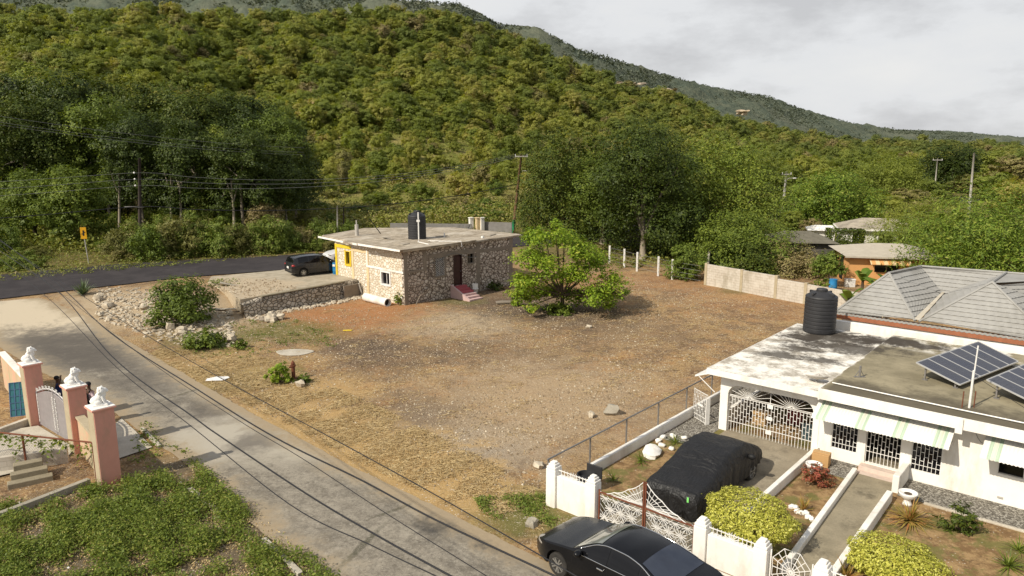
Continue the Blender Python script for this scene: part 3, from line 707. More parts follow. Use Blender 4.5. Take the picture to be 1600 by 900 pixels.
cl = thing('fallen_column', 'white hollow column lying on the soil below the stone house', 'column', c0, math.atan2(dc.y,dc.x))
m = MB(); L = dc.length; n = 18
m.tube([(0,0,0),(L,0,0)],.30,n,caps=False); m.tube([(L,0,0),(0,0,0)],.25,n,caps=False)
for x in (0,L):
    m.add([(x,rr*math.cos(6.283*j/n),rr*math.sin(6.283*j/n)) for rr in (.30,.25) for j in range(n)], [(j,(j+1)%n,n+(j+1)%n,n+j) for j in range(n)])
m.build('shell', M_white, cl, True); MB().tube([(L-.3,0,0),(L-.25,0,0)],.24,n).build('hollow', M_dark, cl)  # near-black disc set in the bore, painting the shade inside it
t = thing('toilet_bowl', 'white ceramic toilet bowl dumped beside the red house steps', 'toilet', Sp(6.3,-.55,.05), SA-R(40))
MB().lathe([(.16,0),(.14,.1),(.17,.25),(.23,.36),(.24,.40),(.19,.40),(.12,.28)],n=20).build('bowl', M_white, t, True)
MB().box((0,.34,.5),(.42,.2,.42)).build('cistern', M_white, t, bevel=.03)

# ------------------------------------------------------------------ cars
def smooth_tab(tabl, x):
    xs = [p[0] for p in tabl]; zs = [p[1] for p in tabl]
    if x <= xs[0]: return zs[0]
    if x >= xs[-1]: return zs[-1]
    i = max(j for j in range(len(xs)) if xs[j] <= x); i = min(i,len(xs)-2)
    t = (x-xs[i])/(xs[i+1]-xs[i])
    def sl(j):
        if j <= 0: return (zs[1]-zs[0])/(xs[1]-xs[0])
        if j >= len(xs)-1: return (zs[-1]-zs[-2])/(xs[-1]-xs[-2])
        a = (zs[j]-zs[j-1])/(xs[j]-xs[j-1]); b = (zs[j+1]-zs[j])/(xs[j+1]-xs[j])
        return 0 if a*b < 0 else 2*a*b/(a+b) if a+b else 0
    h = xs[i+1]-xs[i]; m0 = sl(i)*h; m1 = sl(i+1)*h; t2 = t*t; t3 = t2*t
    return (2*t3-3*t2+1)*zs[i]+(t3-2*t2+t)*m0+(-2*t3+3*t2)*zs[i+1]+(t3-t2)*m1
def make_car(name, label, loc, rz, s, paint):
    L = s['L']; W = s['W']; X0 = -L/2; top = s['top']; belt = s['belt']; wx = s['wheels']; wr = s['wr']
    car = thing(name, label, 'car', loc, rz)
    zt = lambda x: smooth_tab(top, x)
    zb = lambda x: min(smooth_tab(belt, x), zt(x)-.015)
    def plan(x):
        e0 = s.get('nose',.55); a = max(0,1-x/e0); b = max(0,1-(L-x)/s.get('tail',.5))
        return W*(1-.26*a**2.2-.17*b**2.4)
    def bot(x):
        z = s.get('sill',.22)+.10*max(0,1-x/.5)+.12*max(0,1-(L-x)/.5)
        for w_ in wx:
            d = abs(x-w_); r = wr+.06
            if d < r: z = max(z, math.sqrt(r*r-d*d)+wr*.98)
        return z
    hmax = s['H']; 
    def side(x, z):
        Wx = plan(x); b = zb(x)
        if z <= b: 
            q = (z-.55)/.5; return Wx*(1-.045*q*q)
        g = min(1,max(0,(zt(x)-b)/(hmax-s['beltz'])))
        yb = Wx*(1-.045*((b-.55)/.5)**2); ye = yb-Wx*s.get('tumble',.24)*g
        zr = zt(x)-.06*g-.006; k = min(1,max(0,(z-b)/max(1e-3,zr-b)))
        return yb+(ye-yb)*k**1.25
    def ring(x):
        b = zb(x); t_ = zt(x); g = min(1,max(0,(t_-b)/(hmax-s['beltz']))); z0 = bot(x); zr = t_-.06*g-.006
        pts = [(plan(x)*.90, z0)]
        zz0 = min(z0+.03, b-.02)
        for k in range(8): z = zz0+(b-zz0)*k/7; pts.append((side(x,z), z))
        for k in range(1,6): z = b+(zr-b)*k/5; pts.append((side(x,z), z))
        ye = pts[-1][1-1]
        for k in range(1,6): 
            y = ye*math.cos(math.pi/2*k/5*.999); y = ye*(1-k/5); u = y/max(ye,1e-3)
            pts.append((y, zr+(t_-zr)*(1-u**2.2)))
        return pts
    def topz(x, y):
        r = ring(x); ye = r[13][0]; zr = r[13][1]; u = min(1,abs(y)/ye); return zr+(zt(x)-zr)*(1-u**2.2)
    xs = sorted(set([round(L*i/80,4) for i in range(81)]+[round(w_+d*.03,4) for w_ in wx for d in range(-14,15)]+[.015,.04,.08,L-.015,L-.04,L-.08])); xs = [x for x in xs if 0 <= x <= L]
    m = MB(); rows = []
    for x in xs:
        r = ring(x); rows.append([(X0+x,y,z) for y,z in r]+[(X0+x,-y,z) for y,z in reversed(r[:-1])])
    m.grid(rows); nrow = len(rows[0])
    m.f.append(tuple(range(nrow))); m.m.append(0); m.f.append(tuple(reversed(range((len(rows)-1)*nrow,len(rows)*nrow)))); m.m.append(0)
    m.build('body', paint, car, 'auto')
    m = MB(); m.b2(X0+.25,X0+L-.25,-W*.80,W*.80,.20,.62); m.build('underbody', M_blacktrim, car)
    def sidewin(xa, xb, za=.035, zc=.075, slant=(0,0), nm='side_window', mat=M_glassd):
        for sg in (1,-1):
            m = MB(); rows = []
            for i in range(19):
                row = []
                for k in range(6):
                    x = xa+(xb-xa)*i/18+ (slant[0]*(1-i/18)+slant[1]*i/18)*k/5
                    zl = zb(x)+za; zh = max(zl+.004, zt(x)-zc); z = zl+(zh-zl)*k/5
                    row.append((X0+x, sg*(side(x,z)+.007), z))
                rows.append(row if sg > 0 else row[::-1])
            m.grid(rows); m.build(nm, mat, car, True)
    for a_, b_, sl_ in s['swin']: sidewin(a_, b_, slant=sl_)
    def screen(xa, xb, nm, mat, inset=.10):
        m = MB(); rows = []
        for i in range(15):
            x = xa+(xb-xa)*i/14; ye = ring(x)[13][0]-inset*.5; ye = max(.1,ye); rows.append([(X0+x-(.006 if xa<L/2 else -.006), y, topz(x,y)+.008) for y in np.linspace(-ye,ye,13)])
        m.grid(rows); m.build(nm, mat, car, True)
    screen(*s['ws'], 'windscreen', s.get('wsmat',M_screen)); screen(*s['rs'], 'rear_window', s.get('rsmat',M_glassd))
    if s.get('chrome'):
        for sg in (1,-1):
            m = MB(); a_, b_ = s['chrome']; pts = []
            for i in range(40):
                x = a_+(b_-a_)*i/39; pts.append((X0+x, sg*(side(x,zt(x)-.065)+.012), max(zb(x)+.03, zt(x)-.065)))
            m.tube(pts,.014,6); m.tube([(X0+x, sg*(side(x,zb(x)+.02)+.012), zb(x)+.02) for x in np.linspace(a_,b_,24)],.012,6)
            m.build('chrome_trim', M_chrome, car, True)
    # door seams, handles, mirrors
    for x in s['seams']:
        for sg in (1,-1): MB().tube([(X0+x, sg*(side(x,z)+.001), z) for z in np.linspace(.32,zb(x),9)],.007,4).build('door_seam', M_blacktrim, car)
    for sg in (1,-1):
        for x in s['handles']:
            z = zb(x)-.11; MB().box((X0+x, sg*(side(x,z)+.02), z),(.20,.035,.035)).build('handle', M_chrome if s.get('chrome') else paint, car, bevel=.012)
        x = s['mirror']; z = zb(x)+.09
        mm = MB(); mm.ell((X0+x, sg*(side(x,z)+.15), z),(.10,.13,.085),12,8); mm.bar((X0+x,sg*(side(x,z)-.02),z-.04),(X0+x,sg*(side(x,z)+.1),z-.02),.05); mm.build('mirror', paint, car, True)
        # lights
        x = s['hl'][0]; z = s['hl'][1]; MB().ell((X0+x+.02, sg*(side(x,z)-.13), z),(.22,.15,.075),14,8,0,Euler((0,R(8),sg*R(32))).to_matrix()).build('headlight', M_lamp, car, True)
        x = s['tl'][0]; z = s['tl'][1]; MB().ell((X0+x, sg*(side(x,z)-.09), z),s.get('tls',(.12,.15,.09)),14,8).build('tail_light', M_red, car, True)
    zg = s['hl'][1]
    MB().box((X0+.03,0,zg-.12),(.05,W*.95,.12)).build('grille', M_blacktrim, car, bevel=.02); MB().box((X0+.02,0,.30),(.05,W*1.1,.10)).build('air_intake', M_blacktrim, car, bevel=.02)
    MB().box((X0+L+.005,0,s['plz']),(.02,.36,.16)).build('number_plate', M_bars, car)
    MB().box((X0+L-.02,0,.42),(.08,W*1.5,.10)).build('rear_bumper', M_blacktrim, car, bevel=.02)
    for w_ in wx:
        for sg in (1,-1):
            wh = MB().lathe([(wr*.55,-.09),(wr*.62,-.10),(wr*.93,-.10),(wr,-.07),(wr,.07),(wr*.93,.10),(wr*.64,.105),(wr*.60,.08)],n=32)
            M_ = Matrix.Rotation(R(-90)*sg,3,'X'); wh.v = [tuple(M_ @ Vector(p)) for p in wh.v]
            o = wh.build('wheel', M_rubber, car, 'auto', loc=(X0+w_, sg*(W-.115), wr))
            rm = MB(); rm.lathe([(wr*.66,.055),(wr*.66,.098),(wr*.61,.10),(wr*.60,.07),(wr*.2,.05)],n=32)
            for k in range(10):
                a_ = k*math.pi/5+(.10 if k%2 else -.10); rm.bar((.05*math.cos(a_),.05*math.sin(a_),.085),(wr*.63*math.cos(a_),wr*.63*math.sin(a_),.095),.035,.025)
            rm.lathe([(.06,.05),(.06,.098),(.03,.104)],n=12); rm.v = [tuple(M_ @ Vector(p)) for p in rm.v]
            rm.build('rim', M_alloy, o, 'auto')
            wl = MB().lathe([(wr*.6,-.02),(wr*.6,.03)],n=24); wl.v = [tuple(M_ @ Vector(p)) for p in wl.v]; wl.build('brake_disc', M_blacktrim, o)
    return car
SED = dict(L=4.87, W=.925, H=1.46, beltz=.98, nose=.75, tail=.7, wr=.325, wheels=(.95,3.73),
    top=[(0,.60),(.05,.70),(.25,.79),(.9,.93),(1.42,1.02),(1.75,1.20),(2.15,1.39),(2.5,1.455),(2.9,1.46),(3.35,1.41),(3.8,1.26),(4.2,1.11),(4.45,1.075),(4.7,1.03),(4.82,.93),(4.87,.78)],
    belt=[(0,.59),(.25,.74),(.9,.86),(1.42,.93),(2.2,.955),(3.2,.985),(4.0,1.01),(4.5,1.0),(4.8,.88),(4.87,.74)],
    swin=[(1.72,2.52,(0,0)),(2.60,3.42,(0,0)),(3.46,3.92,(0,0))], ws=(1.47,2.20), rs=(3.40,4.18), chrome=(1.66,3.98), seams=(1.45,2.56,3.52), handles=(2.36,3.36), mirror=1.72,
    hl=(.26,.70), tl=(4.74,.88), plz=.78, rsmat=simple('tinted_rear_glass',(.035,.042,.06),(.025,.03,.045),2,.1,.6,0,0))
make_car('parked_car', 'glossy black sedan parked in front of the white patterned gates', Wp(2.66,-11.30,.04), WA-R(5), SED, M_carblack)
MPV = dict(L=4.5, W=.88, H=1.62, beltz=.98, nose=.6, tail=.3, wr=.315, wheels=(.86,3.60), tumble=.20,
    top=[(0,.62),(.06,.74),(.3,.84),(.8,.98),(1.05,1.05),(1.5,1.32),(1.95,1.53),(2.4,1.61),(3.2,1.62),(3.9,1.56),(4.2,1.45),(4.33,1.18),(4.42,.98),(4.5,.80)],
    belt=[(0,.6),(.3,.78),(1.0,.92),(2,.96),(3.5,1.02),(4.2,1.05),(4.35,1.0),(4.5,.74)],
    swin=[(1.30,2.15,(0,0)),(2.22,3.10,(0,0)),(3.16,3.95,(0,0))], ws=(1.1,1.9), rs=(4.16,4.36), seams=(1.25,2.18,3.12), handles=(2.0,2.95), mirror=1.4, hl=(.28,.72), tl=(4.34,.90), tls=(.14,.17,.10), plz=.72)
a = G(474,432,1.2); b = G(515,427.5,1.2); dv = (b-a).normalized(); ang = math.atan2(dv.y,dv.x); nrm = Vector((-dv.y,dv.x,0))
mid = a-dv*.9+nrm*.75; cen = mid+dv*2.25
make_car('parked_car', 'charcoal people carrier parked on the raised concrete forecourt', (cen.x,cen.y,1.2), ang+math.pi, MPV, M_cargrey)
wc = G(503,412,1.06); dv2 = Vector((math.cos(R(30)),math.sin(R(30)),0)); cen = wc+dv2*2.3+Vector((.2,.8,0))
SED2 = dict(SED); SED2['chrome'] = None
make_car('parked_car', 'white car half hidden behind the stone house corner', (cen.x,cen.y,1.08), R(30), SED2, M_carwhite)

# pickup under its black cover, nose towards the carport
t = thing('covered_car', 'car under a wrinkled black cover on the driveway behind the gates', 'car', Wp(1.72,-4.85), WA)
def cov_top(y): return smooth_tab([(-2.45,.93),(-2.3,1.0),(-1.7,1.06),(-.9,1.27),(-.25,1.47),(.4,1.52),(1.1,1.46),(1.7,1.2),(2.1,1.06),(2.35,.92)], y)
m = MB(); rows = []; ny = 70; nx = 54
rr = random.Random(4)
for i in range(ny+1):
    y = -2.45+4.85*i/ny; row = []
    ct = cov_top(y); hem = .30+.22*max(0,(y-.3))/2 + .03*math.sin(y*5); wd = .96-.06*max(0,(y-1.3))
    rnd = max(0,abs(y+.03)-2.1)/.35
    for j in range(nx+1):
        s_ = -1+2*j/nx; a_ = abs(s_); sg = 1 if s_ >= 0 else -1
        if a_ < .52:
            u = a_/.52; xx = wd*(.80 if ct > 1.2 else .86)*u; zz = ct-.05*u**3
        else:
            u = (a_-.52)/.48; x0_ = wd*(.80 if ct > 1.2 else .86); k_ = min(1,u*2.2); xx = x0_+(wd-x0_)*math.sin(k_*math.pi/2); zz = (ct-.05)+(hem-(ct-.05))*u**1.15
        fold = .014*math.sin(4*y+5*s_+2*math.sin(3*y))+.008*math.sin(9*y-8*s_+1.5*math.sin(5*s_))
        drape = (.024*math.sin(21*y+3*s_)+.02*math.sin(13*y+1)) * max(0,a_-.5)*2
        tailf = .02*math.sin(19*s_+2) * max(0,1-(y+2.45)/.3)
        row.append((sg*(xx*(1-.08*rnd**2)+drape), y-tailf*0, zz+fold*(1-.5*max(0,a_-.5)*2)))
    rows.append(row)
# tail curtain and nose curtain
r0 = rows[0]; rows = [[(p[0]*1.0, p[1]-.06-.05*math.sin(p[0]*12)*k, .12+(p[2]-.12)*(1-k)) for p in r0] for k in (1,.8,.6,.4,.2)]+rows
r1 = rows[-1]; rows += [[(p[0], p[1]+.04, .45+(p[2]-.45)*(1-k)) for p in r1] for k in (.3,.6,1)]
m.grid(rows); cvm = NT('cover_fabric'); co = cvm.coord()
cvm.bsdf(cvm.mix(cvm.noise(co,2,4,.6),(.009,.009,.0095),(.016,.015,.015)),.5,.35,0,cvm.math('ADD',cvm.noise(cvm.mapping(co,(.7,1.6,.8)),1.6,3,.5,2.2),cvm.math('MULTIPLY',cvm.noise(cvm.mapping(co,(3.2,.7,1.6),(0,0,.5)),1.5,3,.5,2.4),.5)),.5,.2)
m.build('cover', cvm.m, t, True)
m = MB(); m.b2(-.8,.8,-2.2,2.2,.25,.8); m.build('underbody', M_blacktrim, t)
for y in (-1.55,1.45):
    for sg in (1,-1):
        wh = MB().lathe([(.2,-.1),(.30,-.11),(.345,-.07),(.345,.07),(.30,.11),(.22,.10)],n=28); M_ = Matrix.Rotation(R(90)*sg,3,'Y'); wh.v = [tuple(M_ @ Vector(p)) for p in wh.v]
        o = wh.build('wheel', M_rubber, t, 'auto', loc=(sg*.84,y,.345)); rm = MB().lathe([(.23,.06),(.22,.105),(.05,.09)],n=24)
        for k in range(6):
            a_ = k*math.pi/3; rm.bar((.04*math.cos(a_),.04*math.sin(a_),.10),(.21*math.cos(a_),.21*math.sin(a_),.11),.045,.03)
        rm.v = [tuple(M_ @ Vector(p)) for p in rm.v]; rm.build('rim', M_alloy, o, 'auto')
for sg in (1,-1):
    mm = MB(); mm.ell((sg*1.06,.98,1.08),(.14,.09,.10),12,8); mm.build('mirror', M_blacktrim, t, True)
MB().box((.62,-2.53,.78),(.06,.01,.16)).build('tag', simple('lime_tag',(.25,.75,.2),None,3,.5), t)
# ------------------------------------------------------------------ white house
wh = thing('white_house', 'white flat-roofed house with barred carport and striped awnings', 'house', WO, WA)
XR = 15.5
roofw = NT('flat_roof_concrete'); co = roofw.coord(); n1 = roofw.noise(co,.9,8,.7); n2 = roofw.noise(co,.45,6,.65)
sx_ = roofw.n('SeparateXYZ'); roofw.put(sx_.inputs[0], co); X_ = sx_.outputs[0]; Y_ = sx_.outputs[1]
old = roofw.mix(roofw.ramp(n1,[(.36,0),(.62,1)]), (.33,.285,.19), (.22,.19,.125)); old = roofw.mix(roofw.ramp(roofw.noise(co,3,6,.7),[(.56,0),(.68,.5)]), old, (.14,.12,.085))
wht = roofw.mix(roofw.ramp(roofw.noise(co,1.6,8,.75),[(.44,0),(.60,1)]), (.82,.78,.70), (.36,.32,.26))
lx = roofw.math('ADD', X_, roofw.math('MULTIPLY', roofw.math('SUBTRACT', n1, .5), .5))
k = roofw.mix(roofw.mapr(lx,3.74,3.80), wht, old)
k = roofw.mix(roofw.math('MULTIPLY', roofw.mapr(lx,3.3,3.6), roofw.math('MULTIPLY', roofw.mapr(Y_,6.6,7.2), roofw.ramp(roofw.noise(co,1.1,7,.7),[(.42,1),(.56,0)]))), k, (.80,.76,.68))
ed = roofw.math('ADD', roofw.mapr(Y_,3.0,.1), roofw.math('MULTIPLY', roofw.math('SUBTRACT', n1,.5), 1.2))
k = roofw.mix(roofw.math('MULTIPLY', roofw.mapr(ed,.5,.9), roofw.math('MULTIPLY', roofw.mapr(X_,3.8,4.0), .8)), k, (.10,.085,.062))
for c, r, st in [((1.9,7.2),1.7,(1,1.6,.3)),((2.6,6.0),1.8,(.8,1.9,.1)),((1.0,8.1),1.3,(1,1.3,0)),((3.6,8.0),1.4,(.8,1.8,0)),((1.3,4.6),.95,(1,1.5,.4)),((.9,3.0),.9,(1,1.6,.2)),((4.5,7.8),1.4,(.7,2.4,0)),((2.6,3.3),.7,(1,1.6,0)),((.6,6.6),.8,(1,1,0))]:
    k = roofw.mix(roofw.math('MULTIPLY', roofw.blob(co, c, r, roofw.mapr(roofw.noise(co,1.5,8,.75),.3,.7,0,1), .7, st), .88), k, (.065,.055,.045))
roofw.bsdf(k,.95,.1,0,roofw.noise(co,12,5,.7),.35,.03)
# walls
hM = [(4.05,4.95,.5,2.0),(5.2,6.3,.28,2.05),(6.6,7.52,.45,2.0),(9.0,10.4,1.05,1.75),(12.0,13.4,1.05,1.75)]
m = wall_x(MB(), 3.62,XR, .02,.22, -.1,2.45, hM); m.b2(3.62,3.80,.221,8.7,-.1,2.45); m.b2(XR-.2,XR,.221,8.7,-.1,2.45); m.b2(3.81,XR-.21,8.5,8.7,-.1,2.45)
m.build('main_wall', M_whitec, wh)
m = MB(); m.b2(3.9,XR-.3,1.5,1.6,-.1,2.4); m.b2(3.81,3.86,.3,1.49,-.1,2.4); m.b2(5.9+1.4,7.9+1,1.2,1.3,-.1,2.4) if False else None
m.build('partition', M_dark, wh)  # near-black sheet behind windows and door, coloured as the room's shade
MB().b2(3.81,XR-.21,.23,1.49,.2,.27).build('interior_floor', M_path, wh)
# carport portal with rounded shoulders
def arch(x0,x1,z0,z1,r,n=8):
    pts = [(x0,z0)]
    for i in range(n+1): a = math.pi-math.pi/2*i/n; pts.append((x0+r+r*math.cos(a), z1-r+r*math.sin(a)))
    for i in range(n+1): a = math.pi/2-math.pi/2*i/n; pts.append((x1-r+r*math.cos(a), z1-r+r*math.sin(a)))
    return pts+[(x1,z0)]
ap = arch(.16,3.40,-.05,2.02,.42)
m = MB(); m.b2(-.16,.16,0,.3,-.1,2.44); m.b2(3.40,3.619,0,.3,-.1,2.44)
inner = ap[1:-1]; 
for (xa,za),(xb,zb_) in zip(inner, inner[1:]):
    if xb-xa < 1e-4: continue
    m.add([(xa,0,za),(xb,0,zb_),(xb,0,2.44),(xa,0,2.44),(xa,.3,za),(xb,.3,zb_),(xb,.3,2.44),(xa,.3,2.44)], [(0,1,2,3),(7,6,5,4),(0,4,5,1)])
m.build('carport_portal', M_whitec, wh)
m = MB(); m.b2(-.16,.0,6.0,8.6,0,2.44); m.b2(-.16,3.6,8.4,8.6,0,2.44); m.b2(-.16,.0,.301,5.99,0,.75); m.build('carport_wall', M_whitec, wh)
MB().b2(.01,3.61,5.2,5.3,0,2.4).build('carport_shade', simple('painted_carport_shade',(.16,.13,.11),(.08,.07,.06),2,.9), wh)  # dark sheet across the carport; interior shade is put into its colour
MB().b2(-.1,3.6,.31,8.39,-.05,.03).build('carport_floor', simple('tile_floor',(.55,.42,.36),(.46,.35,.30),6,.6), wh)
def bars(m, x0, x1, z0, z1, zl, sp=.125, w=.016, y=0):
    n = max(2,int(round((x1-x0)/sp))); s = (x1-x0)/n
    for i in range(n+1): m.b2(x0+i*s-w/2,x0+i*s+w/2,y-w/2,y+w/2,z0,z1)
    for z in (z0,zl,z1): m.b2(x0,x1,y-w*.6,y+w*.6,z-w*.6,z+w*.6)
    for i in range(n):
        for k in range(9):
            z = zl+.16+ (k*.30) + (.15 if i%2 else 0)
            if z < z1-.05: m.b2(x0+i*s,x0+i*s+s,y-w*.45,y+w*.45,z-w/2,z+w/2)
    return m
m = bars(MB(), .18,3.38, .05,1.52, .50, .118, .017, .12); m.build('carport_grille', M_bars, wh)
m = MB()
for cx in (.18+.80,.18+2.40):
    m.tube([(cx+.07*math.cos(a),.12,1.56+.07*math.sin(a)) for a in np.linspace(0,math.pi,8)],.012,5)
    for a in np.linspace(.04,math.pi-.04,14):
        d = (math.cos(a), math.sin(a)); tt = [t_ for t_ in np.linspace(.07,1.2,50) if .18 < cx+d[0]*t_ < 3.38 and abs(d[0]*t_) < .79 and 1.55+d[1]*t_ < 1.99]
        x_e = cx+d[0]*tt[-1]; z_e = 1.55+d[1]*tt[-1]; m.bar((cx+d[0]*.07,.12,1.56+d[1]*.07),(x_e,.12,z_e),.014)
m.b2(.18,3.38,.11,.13,1.56,1.58); m.b2(1.77,1.79,.11,.13,1.5,2.0); m.build('fanlight_grille', M_bars, wh)
for z in (.42,.98,1.44): MB().b2(1.68,1.9,.09,.10,z-.07,z+.07).build('lock_plate', M_bars, wh)
# window grilles and panes
for i,(x0,x1,z0,z1) in enumerate(hM):
    if i == 1:
        g = bars(MB(), x0+.02,x1-.02,z0+.02,z1-.02,z0+.42,.115,.016,.08); g.build('door_grille', M_bars, wh); continue
    f = MB(); f.b2(x0,x1,.03,.2,z0-.03,z0+.02); f.b2(x0,x0+.03,.03,.2,z0+.021,z1); f.b2(x1-.03,x1,.03,.2,z0+.021,z1); f.b2(x0+.031,x1-.031,.03,.2,z1-.04,z1)
    if i > 2: f.b2((x0+x1)/2-.03,(x0+x1)/2+.03,.05,.15,z0+.021,z1-.041)
    fo = f.build('window', M_bars, wh); MB().b2(x0+.031,x1-.031,.13,.14,z0+.021,z1-.041).build('pane', M_glassd, fo)
    if i < 3: bars(MB(), x0+.035,x1-.035,z0+.03,z1-.05,z0+.22,.115,.015,.06).build('grille', M_bars, fo)
MB().b2(3.9,4.3,.3,.34,.9,1.5).build('curtain', simple('red_curtain',(.35,.03,.04),(.25,.02,.03),4,.9), wh)
for x0,x1,y0,y1,z1 in [(5.12,6.42,-.32,.02,.26),(5.12,6.42,-.66,-.321,.12)]: MB().b2(x0,x1,y0,y1,-.1,z1).build('step', simple('pink_step_tile',(.62,.50,.42),(.53,.42,.36),6,.6), wh, bevel=.01)
# roofs
m = MB(); m.b2(-.46,3.72,-.58,9.0,2.46,2.66); rc = m.build('roof', [roofw.m], wh, bevel=.015); rc['label'] = 'carport roof slab with peeling white coating'
m = MB(); m.b2(3.721,XR+.4,-.62,9.0,2.46,2.80); m.build('roof', [roofw.m], wh, bevel=.015)
m = MB(); m.b2(-.49,3.74,-.61,-.581,2.44,2.665); m.b2(-.49,-.461,-.58,9.0,2.44,2.665); m.build('fascia', M_white, wh)
m = MB(); m.b2(3.76,XR+.42,-.65,-.621,2.43,2.806); m.b2(3.70,3.76,-.66,.0,2.40,2.82); m.build('fascia', M_white, wh)
m = MB(); m.b2(7.86,8.06,-.72,-.655,2.3,2.79); m.build('downpipe_head', M_white, wh, bevel=.01)
m = MB(); m.tube([(3.9,.15,2.85),(8,-.02,2.86),(XR,-.2,2.86)],.022,6); m.build('conduit', M_bars, wh)
MB().tube([(8.75,-.0,1.93),(8.75,-.05,1.93)],.10,16).build('meter', M_conpole, wh)
m = MB(); m.tube([(8.3+.1*i,-.04,2.3-.5*math.sin(i*.5)*math.exp(-.1*i)) for i in range(9)],.009,4); m.build('service_cable', M_cablelt, wh)
MB().b2(9.1,9.25,-.02,.02,.28,.33).build('vent', M_conpole, wh)
# gravel strip and plinth
def awning(x0,x1,stripes,label):
    aw = MB(); n = int((x1-x0)/.05); stripe = MB()
    def zz(i): return .012 if i%2 else -.012
    base = NT('awning_paint'); co = base.coord(); s3 = base.n('SeparateXYZ'); base.put(s3.inputs[0], co); k = base.mix(base.noise(co,2,4,.6), (.80,.78,.72), (.74,.72,.65))
    for s_ in stripes:
        for off in (-.11,.11):
            d_ = base.math('ABSOLUTE', base.math('SUBTRACT', s3.outputs[0], s_+off)); k = base.mix(base.math('LESS_THAN', d_, .05), k, (.44,.54,.41))
        d_ = base.math('ABSOLUTE', base.math('SUBTRACT', s3.outputs[0], s_)); k = base.mix(base.math('LESS_THAN', d_, .05), k, (.64,.63,.52))
    base.bsdf(k,.5,.35)
    rows = []
    for y, z in [(0.0,2.33),(-.45,2.10),(-.92,1.86),(-.935,1.78)]: rows.append([(x0+(x1-x0)*i/n, y, z+zz(i)) for i in range(n+1)])
    aw.grid(rows); o = aw.build('awning', base.m, wh)
    if label: o['label'] = label
    e = MB()
    for x in (x0,x1): e.add([(x,-.01,2.32),(x,-.92,1.85),(x,-.92,1.79),(x,-.01,2.22)],[(0,1,2,3)])
    e.build('end_flap', M_bars, o)
    s2 = MB()
    for x in (x0+.05,x1-.05): s2.bar((x,0,1.75),(x,-.85,1.82),.02)
    s2.build('stay', M_bars, o)
awning(3.62,7.80,(3.92,5.2,6.35,7.5),'long white awning with green stripes over door and windows')
awning(8.62,11.6,(8.95,10.3),'short white awning with green stripes at the right')
# solar panels, two tables on the roof
M_pv = simple('solar_cell', (.032,.034,.052), (.055,.052,.06), 1.0, .25, .5, 0, 0)
M_pvb = simple('panel_backing', (.22,.23,.27), None, 3, .5)
M_chromeal = simple('aluminium', (.62,.61,.58), (.52,.51,.49), 5, .4, .5, .5)
def solar(label, corners):
    a,b,c,d = [Vector(p) for p in corners]       # a high-left, b high-right, c low-right, d low-left (house frame)
    s_ = thing('solar_panel', label, 'solar panel', fr(WO,WA,0,0,0), WA, 'solar panels on the white house roof')
    nrm = (b-a).cross(d-a).normalized(); nrm = nrm if nrm.z > 0 else -nrm
    for i in range(6):
        p0 = a.lerp(b,(i+.03)/6); p1 = a.lerp(b,(i+.97)/6); q0 = d.lerp(c,(i+.03)/6); q1 = d.lerp(c,(i+.97)/6); n_ = nrm*.022
        mm = MB(); rows = 6; 
        for r_ in range(10):
            for k in range(2*3):
                f = lambda u,v: (p0.lerp(p1,u)).lerp(q0.lerp(q1,u),v)+n_
                u0 = (k+.012)/6; u1 = (k+.988)/6; v0 = .02+.96*(r_+.015)/10; v1 = .02+.96*(r_+.985)/10
                mm.add([f(u0,v0),f(u1,v0),f(u1,v1),f(u0,v1)],[(0,1,2,3)])
        o = mm.build('cell_sheet', M_pv, s_)
        bk = MB(); g = lambda u,v,h: (p0.lerp(p1,u)).lerp(q0.lerp(q1,u),v)+nrm*h
        vs = [g(u,v,h) for h in (-.02,.018) for v in (0,1) for u in (0,1)]
        bk.add(vs,[(0,1,3,2),(4,6,7,5),(0,4,5,1),(2,3,7,6),(0,2,6,4),(1,5,7,3)]); bk.build('backing', M_pvb, s_)
    fm = MB()
    for i in range(7): fm.bar(a.lerp(b,i/6)+nrm*.01, d.lerp(c,i/6)+nrm*.01, .05 if i in (0,6) else .045, .045)
    fm.bar(a+nrm*.01,b+nrm*.01,.045,.04); fm.bar(d+nrm*.01,c+nrm*.01,.045,.04); fm.build('frame', M_chromeal, s_)
    for p in (a.lerp(d,.18),a.lerp(d,.9),b.lerp(c,.12),b.lerp(c,.9),a.lerp(b,.5).lerp(d.lerp(c,.5),.12)):
        l = MB(); q = p.lerp((a+c)/2,.05); l.bar(q-nrm*.04,(q.x,q.y,2.80),.05); l.box((q.x,q.y,2.82),(.16,.10,.03)); l.build('leg', M_steel, s_)
    return s_
solar('six-panel solar array nearest the roof tank, seen whole', [(5.95,2.75,3.38),(7.12,7.55,3.38),(8.55,6.95,2.98),(7.42,2.32,2.98)])
solar('solar array cut by the right edge of the picture', [(8.2,2.1,3.38),(9.37,6.9,3.38),(10.8,6.3,2.98),(9.67,1.67,2.98)])
tk = wet_tank('water_tank', 'black ribbed water tank on the far corner of the white house roof', Wp(.84,8.0,2.66), .70, 1.95)
an = thing('antenna_mast', 'thin white antenna mast standing near the front edge of the white roof', 'antenna', Wp(8.0,.55,2.80))
m = MB(); m.tube([(0,0,0),(0,0,1.25)],.036,8); m.build('mast', M_bars, an); m = MB(); m.tube([(.05,.05,.9),(.07,.05,2.05)],.022,8); m.build('whip', M_bars, an)
for x in (-.22,.16): MB().tube([(x,.02,0),(x,.02,.55)],.018,6).build('stake', M_rust, an)
for q in [((0,0,1.1),(1.6,-1.2,0)),((0,0,1.1),(1.1,1.5,0))]: MB().tube([q[0],q[1]],.008,4).build('guy_wire', M_cable, an)
